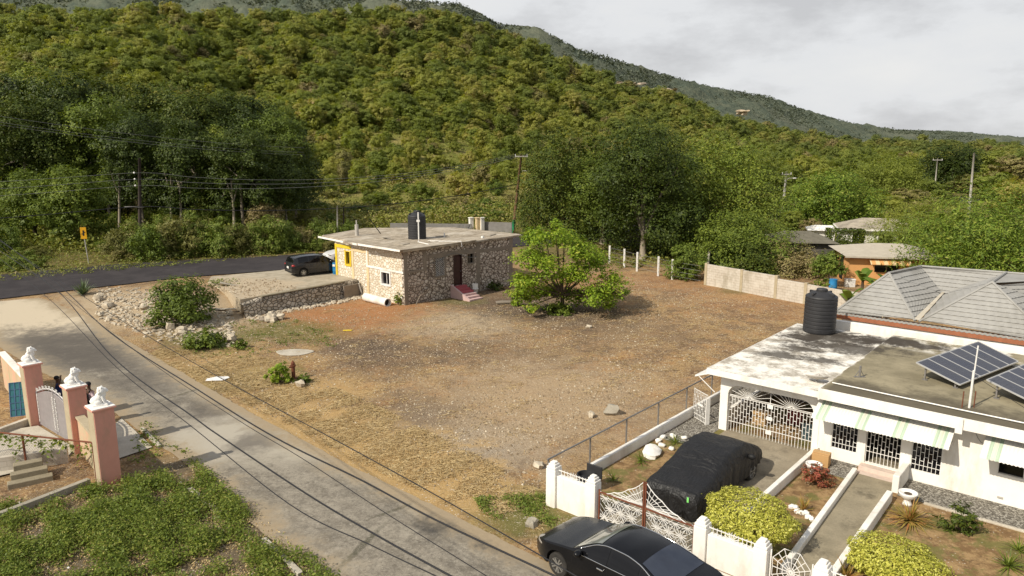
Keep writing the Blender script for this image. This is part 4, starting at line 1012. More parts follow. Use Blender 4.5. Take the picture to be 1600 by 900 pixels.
vp = thing('roof_bracket', 'small dark bracket stub on the white house roof', 'bracket', Wp(4.4,1.6,2.80)); MB().tube([(0,0,0),(0,0,.42)],.04,8).build('stub', M_steel, vp); m = MB(); m.bar((-.18,0,.02),(0,0,.3),.02); m.bar((.18,.05,.02),(0,0,.3),.02); m.b2(-.2,.2,-.05,.05,0,.02); m.build('tripod', M_steel, vp)
ds = thing('satellite_dish', 'grey satellite dish lying flat at the carport roof edge', 'dish', Wp(3.3,.35,2.67)); dm = MB(); dm.lathe([(.02,.0),(.2,.02),(.34,.07),(.40,.12),(.395,.125),(.33,.085),(.2,.035),(.02,.015)],n=24); do = dm.build('reflector', M_conpole, ds, True); do.rotation_euler = (R(-16),R(8),0); do.location.z = .12
MB().bar((0,0,0),(.1,.1,.28),.03).build('arm', M_steel, ds)
sb = thing('window_hood', 'white sloping hood bracketed to the left side of the carport', 'hood', Wp(-.46,.1,1.95), WA)
m = MB(); m.add([(0,0,.42),(0,1.4,.42),(-.85,1.4,.10),(-.85,0,.10),(0,0,.36),(0,1.4,.36),(-.85,1.4,.03),(-.85,0,.03)],[(0,1,2,3),(7,6,5,4),(0,3,7,4),(3,2,6,7),(1,5,6,2),(0,4,5,1)]); m.build('panel', M_bars, sb)
MB().tube([(0,.05,-.45),(-.7,.05,.06)],.018,6).build('stay', M_bars, sb)
# stored things in the carport
for i,(x,y,c,l) in enumerate([(.9,1.6,(.50,.33,.16),'brown cardboard carton in the carport'),(1.9,2.6,(.25,.05,.04),'dark red crate at the back of the carport'),(2.9,1.3,(.08,.12,.13),'dark teal box at the right of the carport')]):
    b = thing('storage_box', l, 'box', Wp(x,y,.03), WA+.2*i); MB().box((0,0,.28),(.55,.45,.55)).build('carton', simple('box_%d'%i if False else 'box_paint', c), b, bevel=.01); MB().box((0,0,.57),(.58,.48,.035)).build('flap', simple('box_lid', tuple(q*1.2 for q in c)), b)
def lowwall(label, x0, y0, x1, y1, w_, h, name='garden_wall', mat=None, z0=-.15):
    a = Wp(x0,y0); b = Wp(x1,y1); d = b-a; o = thing(name, label, 'wall', a, math.atan2(d.y,d.x)); L = d.length
    MB().b2(0,L,-w_/2,w_/2,z0,h).build('masonry', mat or M_white, o, bevel=.025); return o
lowwall('low white wall along the right side of the driveway', 3.62,-.02,3.62,-7.2,.16,.42)
lowwall('low white wall left of the entrance path', 5.12,-.68,5.50,-8.2,.16,.30)
lowwall('low white wall right of the entrance path', 6.52,-2.0,6.62,-8.3,.18,.42)
lowwall('short higher white wall beside the entrance steps', 6.52,-.02,6.52,-1.35,.20,.68)
# plot surfaces
def sheet(name, poly, mat, dz):
    m = MB(); pts = [Wp(x,y) for x,y in poly]; m.add([(p.x,p.y,Tz(p.x,p.y)*0+dz) for p in pts],[tuple(range(len(pts)))]); o = m.build(name, mat); return tag(o, kind='structure')
def yardmat():
    t = NT('garden_soil'); p = t.pos(); n1 = t.noise(p,1.1,7,.7); n2 = t.noise(p,10,5,.7)
    k = t.mix(t.ramp(t.noise(p,1.8,8,.75),[(.43,0),(.56,1)]), (.19,.115,.055), (.34,.225,.11)); k = t.mix(t.ramp(t.noise(p,4,8,.78),[(.39,.6),(.46,0)]), k, (.10,.062,.035)); k = t.mix(t.ramp(t.noise(p,.7,8,.74),[(.5,0),(.56,.8)]), k, t.mix(n2,(.10,.11,.03),(.19,.17,.06)))
    v = t.n('TexVoronoi'); t.put(v.inputs['Vector'], p); v.inputs['Scale'].default_value = 9
    k = t.mix(t.math('MULTIPLY', t.ramp(v.outputs['Distance'],[(.10,1),(.22,0)]), t.ramp(n1,[(.5,0),(.6,.9)])), k, (.60,.54,.44))
    t.bsdf(k,.95,.1,0,n2,.5,.05); return t.m
def gravelmat():
    t = NT('grey_gravel'); p = t.pos(); v = t.n('TexVoronoi'); t.put(v.inputs['Vector'], p); v.inputs['Scale'].default_value = 16
    sp = t.n('SeparateColor'); t.put(sp.inputs[0], v.outputs['Color']); k = t.ramp(sp.outputs[0],[(0,(.17,.155,.13)),(.5,(.31,.285,.24)),(1,(.46,.43,.37))]); k = t.mix(t.ramp(v.outputs['Distance'],[(.35,0),(.7,.8)]), k, (.08,.07,.055))
    t.bsdf(k,.95,.1,0,v.outputs['Distance'],.8,.05); return t.m
M_yard = yardmat(); M_gravel = gravelmat()
sheet('garden', [(-1.55,9.5),(-1.55,-9.0),(3.4,-9.12),(16,-9.5),(16,9.5)], M_yard, .10)
sheet('gravel_strip', [(-1.5,9.3),(-1.5,-2.4),(-.1,-2.2),(-.1,9.3)], M_gravel, .108)
sheet('driveway', [(0.15,0.3),(0.15,-9.2),(3.42,-9.2),(3.54,-9.0),(3.54,0.3)], concrete('driveway_concrete',(.34,.29,.21),(.25,.21,.15),(.12,.10,.075),.8), .112)
sheet('footpath', [(5.2,-.3),(5.58,-9.2),(6.53,-9.2),(6.43,-.3)], M_path, .116)
sheet('gravel_strip', [(3.7,.0),(3.7,-1.35),(5.04,-1.35),(5.04,.0)], M_gravel, .109)
sheet('gravel_strip', [(6.63,.0),(6.63,-1.5),(16,-1.5),(16,.0)], M_gravel, .109)
lowwall('low pale kerb edging the gravel strip under the right wall', 7.4,-1.55,15.5,-1.55,.12,.16,'kerb',M_concpale)
# ------------------------------------------------------------------ front boundary of the white house
FY = -9.02
def pillar(label, x, h, y=FY, wd=.36):
    o = thing('gate_pillar', label, 'pillar', Wp(x,y), WA, 'white front pillars')
    m = MB(); m.b2(-wd/2,wd/2,-wd/2,wd/2,-.3,h-.12); m.build('shaft', M_white, o, bevel=.015)
    m = MB()
    for k,(q,z0,z1) in enumerate([(.47,h-.12,h-.04),(.36,h-.039,h+.04),(.25,h+.041,h+.10)]): m.b2(-wd*q*1.0,wd*q*1.0,-wd*q,wd*q,z0,z1)
    m.build('cap', M_white, o, bevel=.02); return o
pillar('leftmost white pillar of the front wall beside the empty lot', -1.38, 1.36); pillar('white pillar at the left hinge of the patterned gates', .10, 1.36, FY, .34)
pillar('white pillar right of the patterned gates, behind the black sedan', 3.62, 1.26); pillar('white pillar left of the small garden gate', 5.25, 1.26); pillar('white pillar right of the small garden gate', 6.72, 1.26)
pillar('white pillar at the far right end of the front wall', 9.2, 1.26)
def panel(label, x0, x1, h, rail):
    o = thing('front_wall', label, 'wall', Wp(x0,FY), WA); L = x1-x0
    MB().b2(0,L,-.10,.10,-.3,h).build('wall_panel', M_white, o, bevel=.01)
    if rail:
        m = MB(); n = int(L/.11); 
        for i in range(n+1): m.b2(L*i/n-.008,L*i/n+.008,-.008,.008,h,h+.20)
        m.b2(0,L,-.012,.012,h+.15,h+.17); cx = L/2
        for a in np.linspace(0,math.pi,9): m.bar((cx,-.01,h+.02),(cx+.22*math.cos(a),-.01,h+.02+.22*math.sin(a)),.014)
        m.build('railing', M_bars, o)
panel('short white wall panel at the left corner of the front boundary', -1.2,-.07,1.06,True); panel('white wall panel beside the clipped yellow bush', 3.80,5.07,.98,True); panel('white wall panel right of the small garden gate', 6.9,9.02,.98,True)
def star(m, cx, cz, r, y=0, n=8, w_=.013, clip=None, off=0):
    for k in range(n):
        a = off+k*2*math.pi/n; m.bar((cx,y,cz),(cx+r*math.cos(a),y,cz+r*math.sin(a)),w_)
def gate_leaf(label, x0, x1, post_left):
    o = thing('driveway_gate', label, 'gate', Wp(x0,FY), WA, 'patterned driveway gates'); L = x1-x0; z0 = .12; zr = 1.0
    m = MB(); m.b2(0,.04,-.02,.02,.05,zr+.02 if post_left else zr+.1) if True else None
    xp = L-.04 if not post_left else 0
    m.b2(xp,xp+.05,-.03,.03,.05,1.80) if not post_left or True else None
    fr_ = MB(); fr_.b2(.0 if post_left else 0,.045,-.02,.02,.05,1.80 if post_left else 1.08); fr_.b2(L-.045,L,-.02,.02,.05,1.08 if post_left else 1.80); fr_.b2(.046,L-.046,-.018,.018,zr-.02,zr+.025); fr_.b2(.046,L-.046,-.018,.018,.06,.10)
    fr_.build('frame', M_rust, o)
    p = MB(); cw = (L-.09)/4; ch = (zr-.02-.10)/2.4
    for i in range(4):
        for j in range(3):
            cx = .045+cw*(i+.5)+ (cw/2 if j%2 else 0); cz = .10+ch*(j*.9+.35)
            if cx > L-.06: continue
            for k in range(12):
                a = k*math.pi/6; e = (cx+cw*.50*math.cos(a), cz+ch*.52*math.sin(a))
                if .04 < e[0] < L-.04 and .09 < e[1] < zr-.02: p.bar((cx,0,cz),(e[0],0,e[1]),.016)
    for i in range(9):
        xa = .045+(L-.09)*i/8
        for sgn in (1,-1):
            q = xa+sgn*(zr-.14)
            tt = [t_ for t_ in np.linspace(0,1,40) if .045 <= xa+(q-xa)*t_ <= L-.045]
            if len(tt) > 2: p.bar((xa,.006,.10),(xa+(q-xa)*tt[-1],.006,.10+(zr-.12)*tt[-1]),.009)
    p.build('star_lattice', M_bars, o)
    u = MB(); cx = .05 if post_left else L-.05; sg = 1 if post_left else -1
    curve = [(cx+sg*(L-.09)*t_, 1.76-(1.76-zr-.02)*(1-(1-t_)**1.7) if True else 0) for t_ in np.linspace(0,1,13)]
    curve = [(x, z-.04*abs(math.sin(i*math.pi/4))) for i,(x,z) in enumerate(curve)]
    u.tube([(x,0,z) for x,z in curve],.014,6)
    for i in range(1,12): u.bar((cx,0,zr+.03+.02),(curve[i][0],0,curve[i][1]),.012)
    for t_ in (.35,.68): u.tube([(cx+(x-cx)*t_,0,zr+.05+(z-zr-.05)*t_) for x,z in curve],.010,5)
    u.build('sunburst', M_bars, o)
gate_leaf('left white starburst gate leaf in a brown steel frame', .30,1.83,False); gate_leaf('right white starburst gate leaf in a brown steel frame, behind the black sedan', 1.85,3.40,True)
o = thing('garden_gate', 'small white spider-web gate across the entrance path', 'gate', Wp(5.46,FY), WA)
m = MB(); c_ = (.52,.72)
ring = [(c_[0]+.5*math.cos(a)*(1 if k%2 else .92), c_[1]+.62*math.sin(a)*(1 if k%2 else .92)) for k,a in enumerate(np.linspace(0,2*math.pi,17))]
for x,z in ring[:-1]: m.bar((c_[0],0,c_[1]),(x,0,z),.014)
for s_ in (1,.72,.45,.2): m.tube([(c_[0]+(x-c_[0])*s_,0,c_[1]+(z-c_[1])*s_) for x,z in ring],.010,5)
m.build('web', M_bars, o); m = MB(); m.b2(0,.03,-.015,.015,.1,1.15); m.b2(1.01,1.04,-.015,.015,.1,1.15); m.b2(.031,1.009,-.012,.012,.10,.13); m.build('frame', M_bars, o)
# side boundary: low wall, chain-link, side gate
lowwall('long low white wall along the edge of the empty lot', -1.62,-6.6,-1.62,9.5,.18,.46)
cf = thing('chain_link_fence', 'grey chain-link fence with steel posts between the lot and the white house', 'fence', Wp(-1.78,-8.85), WA+math.pi/2)
for i in range(8):
    MB().tube([(2.3*i+.05,0,-.1),(2.3*i+.05,0,1.32)],.032,8).build('post', M_steel, cf)
MB().tube([(0,0,1.33),(18.2,0,1.33)],.028,8).build('top_rail', M_steel, cf)
m = MB(); sp = .11; H_ = 1.28; L_ = 18.0
for k in range(int(L_/sp)):
    x = k*sp
    for sg in (1,-1):
        xa, xb = (x, x+H_) if sg > 0 else (x+H_, x)
        za, zb2 = 0.04, 1.32
        if xa > L_ or xb > L_: continue
        p0 = Vector((xa,0,za)); p1 = Vector((xb,0,zb2)); n_ = Vector((0,.0016,0)); d_ = (p1-p0).normalized(); up_ = d_.cross(Vector((0,1,0)))*.0017
        m.add([p0-up_,p0+up_,p1+up_,p1-up_],[(0,1,2,3)])
m.build('wire_mesh', M_steel, cf)
sg_ = thing('side_gate', 'white barred side gate standing open beside the carport', 'gate', Wp(-1.52,.55), WA-R(30))
m = bars(MB(),.0,.95,.12,1.32,.30,.105,.016); m.b2(.951,1.0,-.09,.09,.1,1.2); m.build('grille', M_bars, sg_); m = MB(); m.b2(.3,.62,-.02,.02,.72,.80); m.build('latch', M_bars, sg_)
bn = thing('rubbish_bin', 'black open rubbish bin behind the left white pillar', 'bin', Wp(-1.05,-7.75), WA)
m = MB(); m.lathe([(.22,0),(.28,.62),(.31,.64),(.31,.68),(.27,.68),(.25,.55)],n=20); m.build('tub', M_tank, bn, 'auto'); m = MB(); m.box((.1,.32,.70),(.6,.05,.42)); m.build('lid', M_tank, bn, bevel=.02)

# ------------------------------------------------------------------ grey tiled roof house
gh = thing('tiled_house', 'house with stepped grey tile hip roof behind the white flat roof', 'house', WO, WA)
M_tile = simple('grey_roof_tile', (.34,.33,.305), (.285,.275,.255), 2.2, .75, .3, 0, .1, 30, stain=(.24,.23,.205), sscale=.5)
M_tilebrown = simple('brown_fascia', (.34,.13,.065), (.26,.10,.05), 5, .8)
V_ = lambda *p: Vector(p)
E0 = V_(.84,10.15,3.2); LOW = V_(4.29,10.15,3.28); A1 = V_(2.6,12,5.04); VT = V_(4.62,14,3.99); A2 = V_(6.79,12,5.11); LOW2 = V_(4.45,10.15,3.28)
E2 = V_(9.35,10.15,3.2); VT2 = V_(9.3,14,3.99); RL = V_(3.3,15.2,5.05); RR_ = V_(15,15.2,5.3); RM = V_(6.9,15.2,5.14); RM2 = V_(9.6,15.2,5.2); E3 = V_(15,13.9,3.95); LB = V_(.84,17.5,3.2); RB = V_(15,19.5,3.2)
def tiles(tri, step=.17, nm='roof_slope', gut=None):
    a,b,c = sorted(tri, key=lambda p: p.z); n_ = (b-a).cross(c-a).normalized(); n_ = n_ if n_.z > 0 else -n_
    def at(z):
        r = []
        for p,q in ((a,b),(b,c),(a,c)):
            if abs(q.z-p.z) > 1e-5 and min(p.z,q.z)-1e-6 <= z <= max(p.z,q.z)+1e-6: r.append(p.lerp(q,(z-p.z)/(q.z-p.z)))
        r = sorted(r, key=lambda p: (round(p.x,4),round(p.y,4)))
        return (r[0], r[-1]) if r else None
    m = MB(); z = a.z+1e-4
    zs = []
    while z < c.z-.01: zs.append(z); z += step
    zs.append(c.z-1e-4)
    for z0,z1 in zip(zs,zs[1:]):
        l0 = at(z0); l1 = at(z1)
        if not l0 or not l1: continue
        w_ = max((l0[1]-l0[0]).length,(l1[1]-l1[0]).length); n = max(2,int(w_/.07))
        lo = []; hi = []
        dn = (n_*n_.z-Vector((0,0,1))).normalized()
        for i in range(n+1):
            p = l0[0].lerp(l0[1],i/n); q = l1[0].lerp(l1[1],i/n); wv = (1 if (i//2)%2 else 0)
            lo.append(p+n_*(.040+.016*wv)+dn*.02); hi.append(q+n_*.006)
        m.grid([lo,hi]); m.grid([[p-n_*.05 for p in lo],lo])
    o = m.build(nm, M_tile, gh); return o
for tri in [(E0,LOW,A1),(LOW,VT,A1),(LOW2,E2,A2),(LOW2,VT,A2),(E2,VT2,A2),(A1,VT,RL),(VT,RM,RL),(VT,A2,RM),(A2,VT2,RM2),(VT2,E3,RM2),(E3,RR_,RM2)]: tiles(tri)
m = MB(); m.add([A2,RM2,RM],[(0,1,2)]); m.add([E0,A1,RL,LB],[(0,1,2,3)]); m.add([LB,RL,RR_,RB],[(0,1,2,3)]); m.build('roof_slope', M_tile, gh)
for p,q in [(E0,A1),(A1,LOW),(LOW2,A2),(A2,E2),(A1,RL),(RL,RR_),(A2,RM)]: MB().tube([p+V_(0,0,.05),q+V_(0,0,.05)],.055,6).build('ridge_cap', M_tile, gh)
m = MB(); m.add([LOW+V_(-.06,0,.11),LOW2+V_(.02,0,.11),VT+V_(.06,0,.13),VT+V_(-.06,0,.13)],[(0,1,2,3)]); m.build('valley_gutter', M_concpale, gh)
m = MB(); m.b2(.84,15,10.135,10.18,2.93,3.215); m.build('fascia', M_tilebrown, gh)
m = MB(); n = 150; rows = [[(.84+(14.2)*i/n, 10.12, z+(.025 if (i//1)%2 else -.01)) for i in range(n+1)] for z in (3.12,3.22)]; m.grid(rows); m.build('eave_tiles', M_tile, gh)
m = wall_x(MB(), 1.1,14.8,10.5,10.7,0,3.15,[]); m.b2(1.1,1.3,10.71,17,0,3.15); m.build('wall', M_white, gh)
pw = lowwall('white parapet wall between the flat roof and the tiled house', .95,9.4,16,9.4,.22,3.02,'parapet_wall',M_white)
# ------------------------------------------------------------------ foliage materials
L_dark = leafmat('mango_leaf', [(0, (0.0223, 0.0356, 0.006)), (0.45, (0.0559, 0.0836, 0.0109)), (0.8, (0.1056, 0.1308, 0.0152)), (1, (0.1737, 0.1673, 0.0254))], .25, spread=.55)
L_mango = leafmat('bright_mango_leaf', [(0, (0.0646, 0.1077, 0.0144)), (0.4, (0.1365, 0.2084, 0.023)), (0.8, (0.2372, 0.309, 0.0403)), (1, (0.3737, 0.3594, 0.0719))], .35, obj=False, spread=.8)
L_mid = leafmat('broad_leaf', [(0, (0.0643, 0.0935, 0.0153)), (0.5, (0.1377, 0.187, 0.0255)), (0.85, (0.2387, 0.2805, 0.0374)), (1, (0.3488, 0.34, 0.068))], .3, spread=.5)
L_hill = leafmat('hill_leaf', [(0, (0.1484, 0.1904, 0.0381)), (0.4, (0.2552, 0.2968, 0.0515)), (0.75, (0.3562, 0.364, 0.0694)), (0.93, (0.4274, 0.3808, 0.1008)), (1, (0.463, 0.3472, 0.168))], .5, spread=.25, haze_tint=True)
L_hillst = leafmat('hill_leaf_far', [(0, (0.1021, 0.1322, 0.0264)), (0.4, (0.1755, 0.2061, 0.0358)), (0.75, (0.2449, 0.2527, 0.0482)), (0.93, (0.2939, 0.2644, 0.07)), (1, (0.3184, 0.2411, 0.1166))], .3, attr=True, spread=.14, haze_tint=True)
L_scrub = leafmat('scrub_leaf', [(0, (0.13, 0.135, 0.03)), (0.4, (0.2, 0.19, 0.05)), (0.7, (0.26, 0.215, 0.085)), (1, (0.3, 0.225, 0.12))], .25, spread=.4)
L_bright = leafmat('young_leaf', [(0, (0.1164, 0.1901, 0.0158)), (0.5, (0.2162, 0.3168, 0.0222)), (0.85, (0.3326, 0.4277, 0.0396)), (1, (0.4491, 0.4435, 0.0634))], .4, obj=False, spread=.9)
L_yellow = leafmat('yellow_leaf', [(0, (0.1908, 0.2081, 0.0252)), (0.4, (0.4265, 0.4162, 0.0556)), (0.8, (0.651, 0.6243, 0.1213)), (1, (0.7857, 0.763, 0.2424))], .3, obj=False, spread=.9)
L_shrub = leafmat('shrub_leaf', [(0, (0.0612, 0.0948, 0.0152)), (0.5, (0.1301, 0.1836, 0.0245)), (0.85, (0.2142, 0.26, 0.0428)), (1, (0.306, 0.26, 0.0918))], .3, spread=.6)
L_bronze = leafmat('bronze_leaf', [(0,(.20,.16,.04)),(.4,(.36,.27,.06)),(.75,(.42,.24,.07)),(1,(.40,.13,.06))], .2, obj=False, spread=.9)
L_straw = leafmat('straw', [(0,(.30,.20,.09)),(.5,(.50,.36,.17)),(1,(.68,.54,.30))], .2, obj=False, spread=.9)
L_banana = leafmat('banana_leaf', [(0,(.07,.13,.015)),(.6,(.14,.22,.025)),(1,(.28,.30,.07))], .4, obj=False, spread=.8)
L_weed = leafmat('weed_leaf', [(0, (0.0743, 0.108, 0.0162)), (0.45, (0.1418, 0.1958, 0.0243)), (0.8, (0.2497, 0.2903, 0.0473)), (1, (0.432, 0.378, 0.108))], .35, obj=False, spread=.75)
L_red = leafmat('red_leaf', [(0,(.09,.08,.02)),(.4,(.22,.09,.04)),(1,(.42,.10,.07))], .3, obj=False, spread=.9)
M_bark = simple('pale_bark', (.33,.28,.21), (.20,.165,.12), 5, .9); M_barkdk = simple('brown_bark', (.12,.085,.055), (.075,.055,.035), 5, .9)

def tree_meshes(h, w, leaf, n, seed, mat, trunk_h=.25, k=12, bark=None, r0=.16, flat=.85, aspect=.5, per=26, spread=.17, lean=(0,0), up=.6, rr=(.26,.42), nl=6, corn=220, fork=None, ow=1.3):
    bl = crown_blobs(w, h*(1-trunk_h), h*trunk_h, k, seed, flat, rr)
    Pq, o = clumps(bl, n, per, spread); V, f = leaves(Pq, leaf, aspect, up, o, ow=ow)
    Pc, oc = core(bl, .62, corn*2); V2, f2 = leaves(Pc, leaf*1.7, .8, .2, oc)
    me = np_mesh('crown', np.concatenate([V,V2]), np.concatenate([f,f2+len(V)]), mat, 'mesh')
    tm = limb_mesh(h, bl, r0, seed, lean, nl, fork or trunk_h*1.25+.05).build('trunk', bark or M_barkdk, None, True)
    me2 = tm.data; bpy.data.objects.remove(tm)
    return me, me2
def put_tree(name, label, cat, ms, loc, rz=0.0, sc=1.0, group=None):
    o = thing(name, label, cat, loc, rz, group); o.scale = (sc,)*3 if not isinstance(sc, tuple) else sc
    meshobj('crown', ms[0], o); meshobj('trunk', ms[1], o); return o
def htop(px, py, Y):
    d = D(px,py,Y); return d.x, d.z-Tz(d.x,Y)

# ------------------------------------------------------------------ forest on the hill
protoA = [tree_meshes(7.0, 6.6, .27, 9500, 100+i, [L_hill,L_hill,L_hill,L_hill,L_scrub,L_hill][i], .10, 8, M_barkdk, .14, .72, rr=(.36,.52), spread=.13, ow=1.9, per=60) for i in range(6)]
N = 9600
r_ = rng.uniform(-.86,.86,N); t_ = rng.random(N)**.66*1.03
y_ = Y0f(r_)+(Y1f(r_)-Y0f(r_))*t_; x_ = r_*y_; z_ = T(x_,y_)
# thin out by a density pattern so that clearings with scrub show
dens = .75+.4*np.sin(x_*.05+np.sin(y_*.04)*2)*np.cos(y_*.045+x_*.02)
clr = (r_>-.31)&(r_<.06)&(t_<.42)
dens = np.where((r_>.30)&(t_<.35), dens*.9, dens); dens = np.where((r_>-.30)&(r_<.04)&(t_<.38), np.where(t_<.12,.25,.50), dens)
keep = rng.random(N) < dens; x_,y_,z_,t_,r_ = (q[keep] for q in (x_,y_,z_,t_,r_))
big = rng.random(len(x_)); sc_ = (.45+1.0*big**2.0)*np.interp(y_,[60,200,500],[.85,1.0,1.15])*np.where((r_>-.31)&(r_<.06)&(t_<.42), .62, 1.0)
vis = sc_/y_; vis = np.where(np.abs(r_)<.74, vis, 0); order = np.argsort(-vis); NI = 262
kinds = ['olive green bushy tree in the dense dry forest covering the hillside','brownish half bare scrub tree in the dense dry forest covering the hillside']
for i in order[:NI]:
    q = int(rng.integers(0,5)); q = 5 if q == 4 else q; q = 4 if rng.random() < .09 else q; s_ = float(sc_[i])
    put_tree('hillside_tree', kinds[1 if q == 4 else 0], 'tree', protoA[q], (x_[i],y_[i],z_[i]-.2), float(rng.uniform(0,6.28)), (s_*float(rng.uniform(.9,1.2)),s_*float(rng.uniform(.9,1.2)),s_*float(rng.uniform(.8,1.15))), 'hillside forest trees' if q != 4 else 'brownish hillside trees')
rest = order[NI:]
# the rest of the forest reads as one mass: crowns instanced over its points
crowns = bpy.data.collections.new('forest_crowns')
for q in range(6):
    oq = bpy.data.objects.new('crown', protoA[q][0]); crowns.objects.link(oq)
me = bpy.data.meshes.new('hillside_forest'); me.vertices.add(len(rest)); me.vertices.foreach_set('co', np.stack([x_[rest],y_[rest],z_[rest]-.25],1).astype(np.float32).ravel())
nr_ = len(rest)
a_ = me.attributes.new('idx','INT','POINT'); qi = rng.integers(0,5,nr_); qi = np.where(qi == 4, 5, qi); br_ = rng.random(nr_) < np.where((y_[rest]<170)&(r_[rest]>-.3)&(r_[rest]<.05), .22, .05); a_.data.foreach_set('value', np.where(br_,4,qi).astype(np.int32))
a_ = me.attributes.new('rot','FLOAT_VECTOR','POINT'); a_.data.foreach_set('vector', np.stack([rng.normal(size=nr_)*.06,rng.normal(size=nr_)*.06,rng.uniform(0,6.28,nr_)],1).astype(np.float32).ravel())
s0_ = sc_[rest]*1.03; a_ = me.attributes.new('sca','FLOAT_VECTOR','POINT'); a_.data.foreach_set('vector', np.stack([s0_*rng.uniform(.85,1.25,nr_),s0_*rng.uniform(.85,1.25,nr_),s0_*rng.uniform(.75,1.2,nr_)],1).astype(np.float32).ravel())
ng = bpy.data.node_groups.new('forest','GeometryNodeTree'); ng.interface.new_socket('Geometry', in_out='INPUT', socket_type='NodeSocketGeometry'); ng.interface.new_socket('Geometry', in_out='OUTPUT', socket_type='NodeSocketGeometry')
gi = ng.nodes.new('NodeGroupInput'); go = ng.nodes.new('NodeGroupOutput'); iop = ng.nodes.new('GeometryNodeInstanceOnPoints'); ci = ng.nodes.new('GeometryNodeCollectionInfo'); ci.inputs['Collection'].default_value = crowns; ci.inputs['Separate Children'].default_value = True; ci.inputs['Reset Children'].default_value = True
def na(nm, dt): x = ng.nodes.new('GeometryNodeInputNamedAttribute'); x.data_type = dt; x.inputs['Name'].default_value = nm; return x.outputs['Attribute']
e2r = ng.nodes.new('FunctionNodeEulerToRotation'); ng.links.new(na('rot','FLOAT_VECTOR'), e2r.inputs[0]); iop.inputs['Pick Instance'].default_value = True
ng.links.new(gi.outputs[0], iop.inputs['Points']); ng.links.new(ci.outputs[0], iop.inputs['Instance']); ng.links.new(na('idx','INT'), iop.inputs['Instance Index']); ng.links.new(e2r.outputs[0], iop.inputs['Rotation']); ng.links.new(na('sca','FLOAT_VECTOR'), iop.inputs['Scale']); ng.links.new(iop.outputs[0], go.inputs[0])
fo_ = bpy.data.objects.new('hillside_forest', me); col.objects.link(fo_); gm = fo_.modifiers.new('forest','NODES'); gm.node_group = ng; tag(fo_, kind='stuff')
# low scrub between the trees
n = 26000; r2 = rng.uniform(-.86,.86,n); t2 = rng.random(n)**.8; y2 = Y0f(r2)+(Y1f(r2)-Y0f(r2))*t2; y2 = np.where(rng.random(n)<.3, rng.uniform(.86,1.08,n)*Y0f(r2), y2); x2 = r2*y2; ok = road_d(x2,y2) > 14
x2 = x2[ok]; y2 = y2[ok]; n = len(x2)
cc = np.repeat(np.stack([x2,y2,T(x2,y2)],1),16,0); hh = np.repeat(rng.uniform(.5,1.7,n),16)
cc = cc+rng.normal(size=cc.shape)*hh[:,None]*np.array([.6,.6,0])+np.stack([0*hh,0*hh,hh*rng.random(len(hh))],1)
V, f = leaves(cc, .30*np.repeat((.6+y2/220),16), .6, .6); 
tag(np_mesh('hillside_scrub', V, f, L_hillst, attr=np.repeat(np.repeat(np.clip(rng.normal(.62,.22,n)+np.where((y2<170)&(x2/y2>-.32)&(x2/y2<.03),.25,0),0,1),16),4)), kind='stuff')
# trees on the distant ridge: dark specks along its crest and slope
n = 15000; rr2 = rng.uniform(-.85,.85,n); tt2 = 1-rng.random(n)**1.8*.55; ycr = np.interp(rr2,[-1.5,-.4,.1,.5,1.5],[1000,1000,1150,1700,2200]); yy2 = ycr*(.62+.38*tt2)
zz2 = -15+(CAMH+ycr*np.interp(rr2,FRr,FRs)+15)*tt2**1.1
cc = np.repeat(np.stack([yy2*rr2,yy2,zz2],1),7,0); s_ = np.repeat(rng.uniform(1.2,3.0,n),7); cc = cc+rng.normal(size=cc.shape)*s_[:,None]*np.array([.7,.7,.45])
L_ridge = leafmat('ridge_leaf', [(0,(.095,.115,.085)),(.5,(.115,.135,.095)),(1,(.15,.16,.11))], .25, obj=False, spread=.6)  # greens paled to the same hazed tone as the ridge slope
V, f = leaves(cc, s_*1.1, .7, .5); tag(np_mesh('distant_forest', V, f, L_ridge), kind='stuff')

# ------------------------------------------------------------------ tall dark wood at the left, beyond the main road
tallP = [tree_meshes(13, 8.8, .22, 24000, 400+i, L_dark if i != 2 else L_mid, .20, 17, M_bark, .17, .8, .55, 30, .17, (rng.uniform(-.6,.6),0), .6, (.26,.40), 7, 260, .5) for i in range(4)]
rowT = [(-60,112,100),(-5,96,97),(55,90,100),(110,92,96),(165,104,101),(215,112,95),(262,118,99),(305,122,94),(348,128,98),(392,136,95),(428,158,92),(455,196,92),
        (20,130,84),(80,140,86),(150,135,87),(205,158,82),(252,165,85),(292,175,81),(330,188,84),(368,182,80),(405,195,84),(440,228,83),(-30,150,86)]
tl = ['tall dark green tree in the shaded wood beyond the main road','tall pale-trunked tree in the shaded wood beyond the main road','lighter green tall tree in the shaded wood beyond the main road','broad dark green tree in the shaded wood beyond the main road']
for i,(px,py,Y) in enumerate(rowT):
    x,h = htop(px,py,Y); q = i%4; put_tree('forest_tree', tl[q], 'tree', tallP[q], (x,Y,Tz(x,Y)-.1), i*1.7, (h/13*.92,h/13*.92,h/13), 'tall %s forest trees'%['dark','pale-trunked','light','broad'][q])
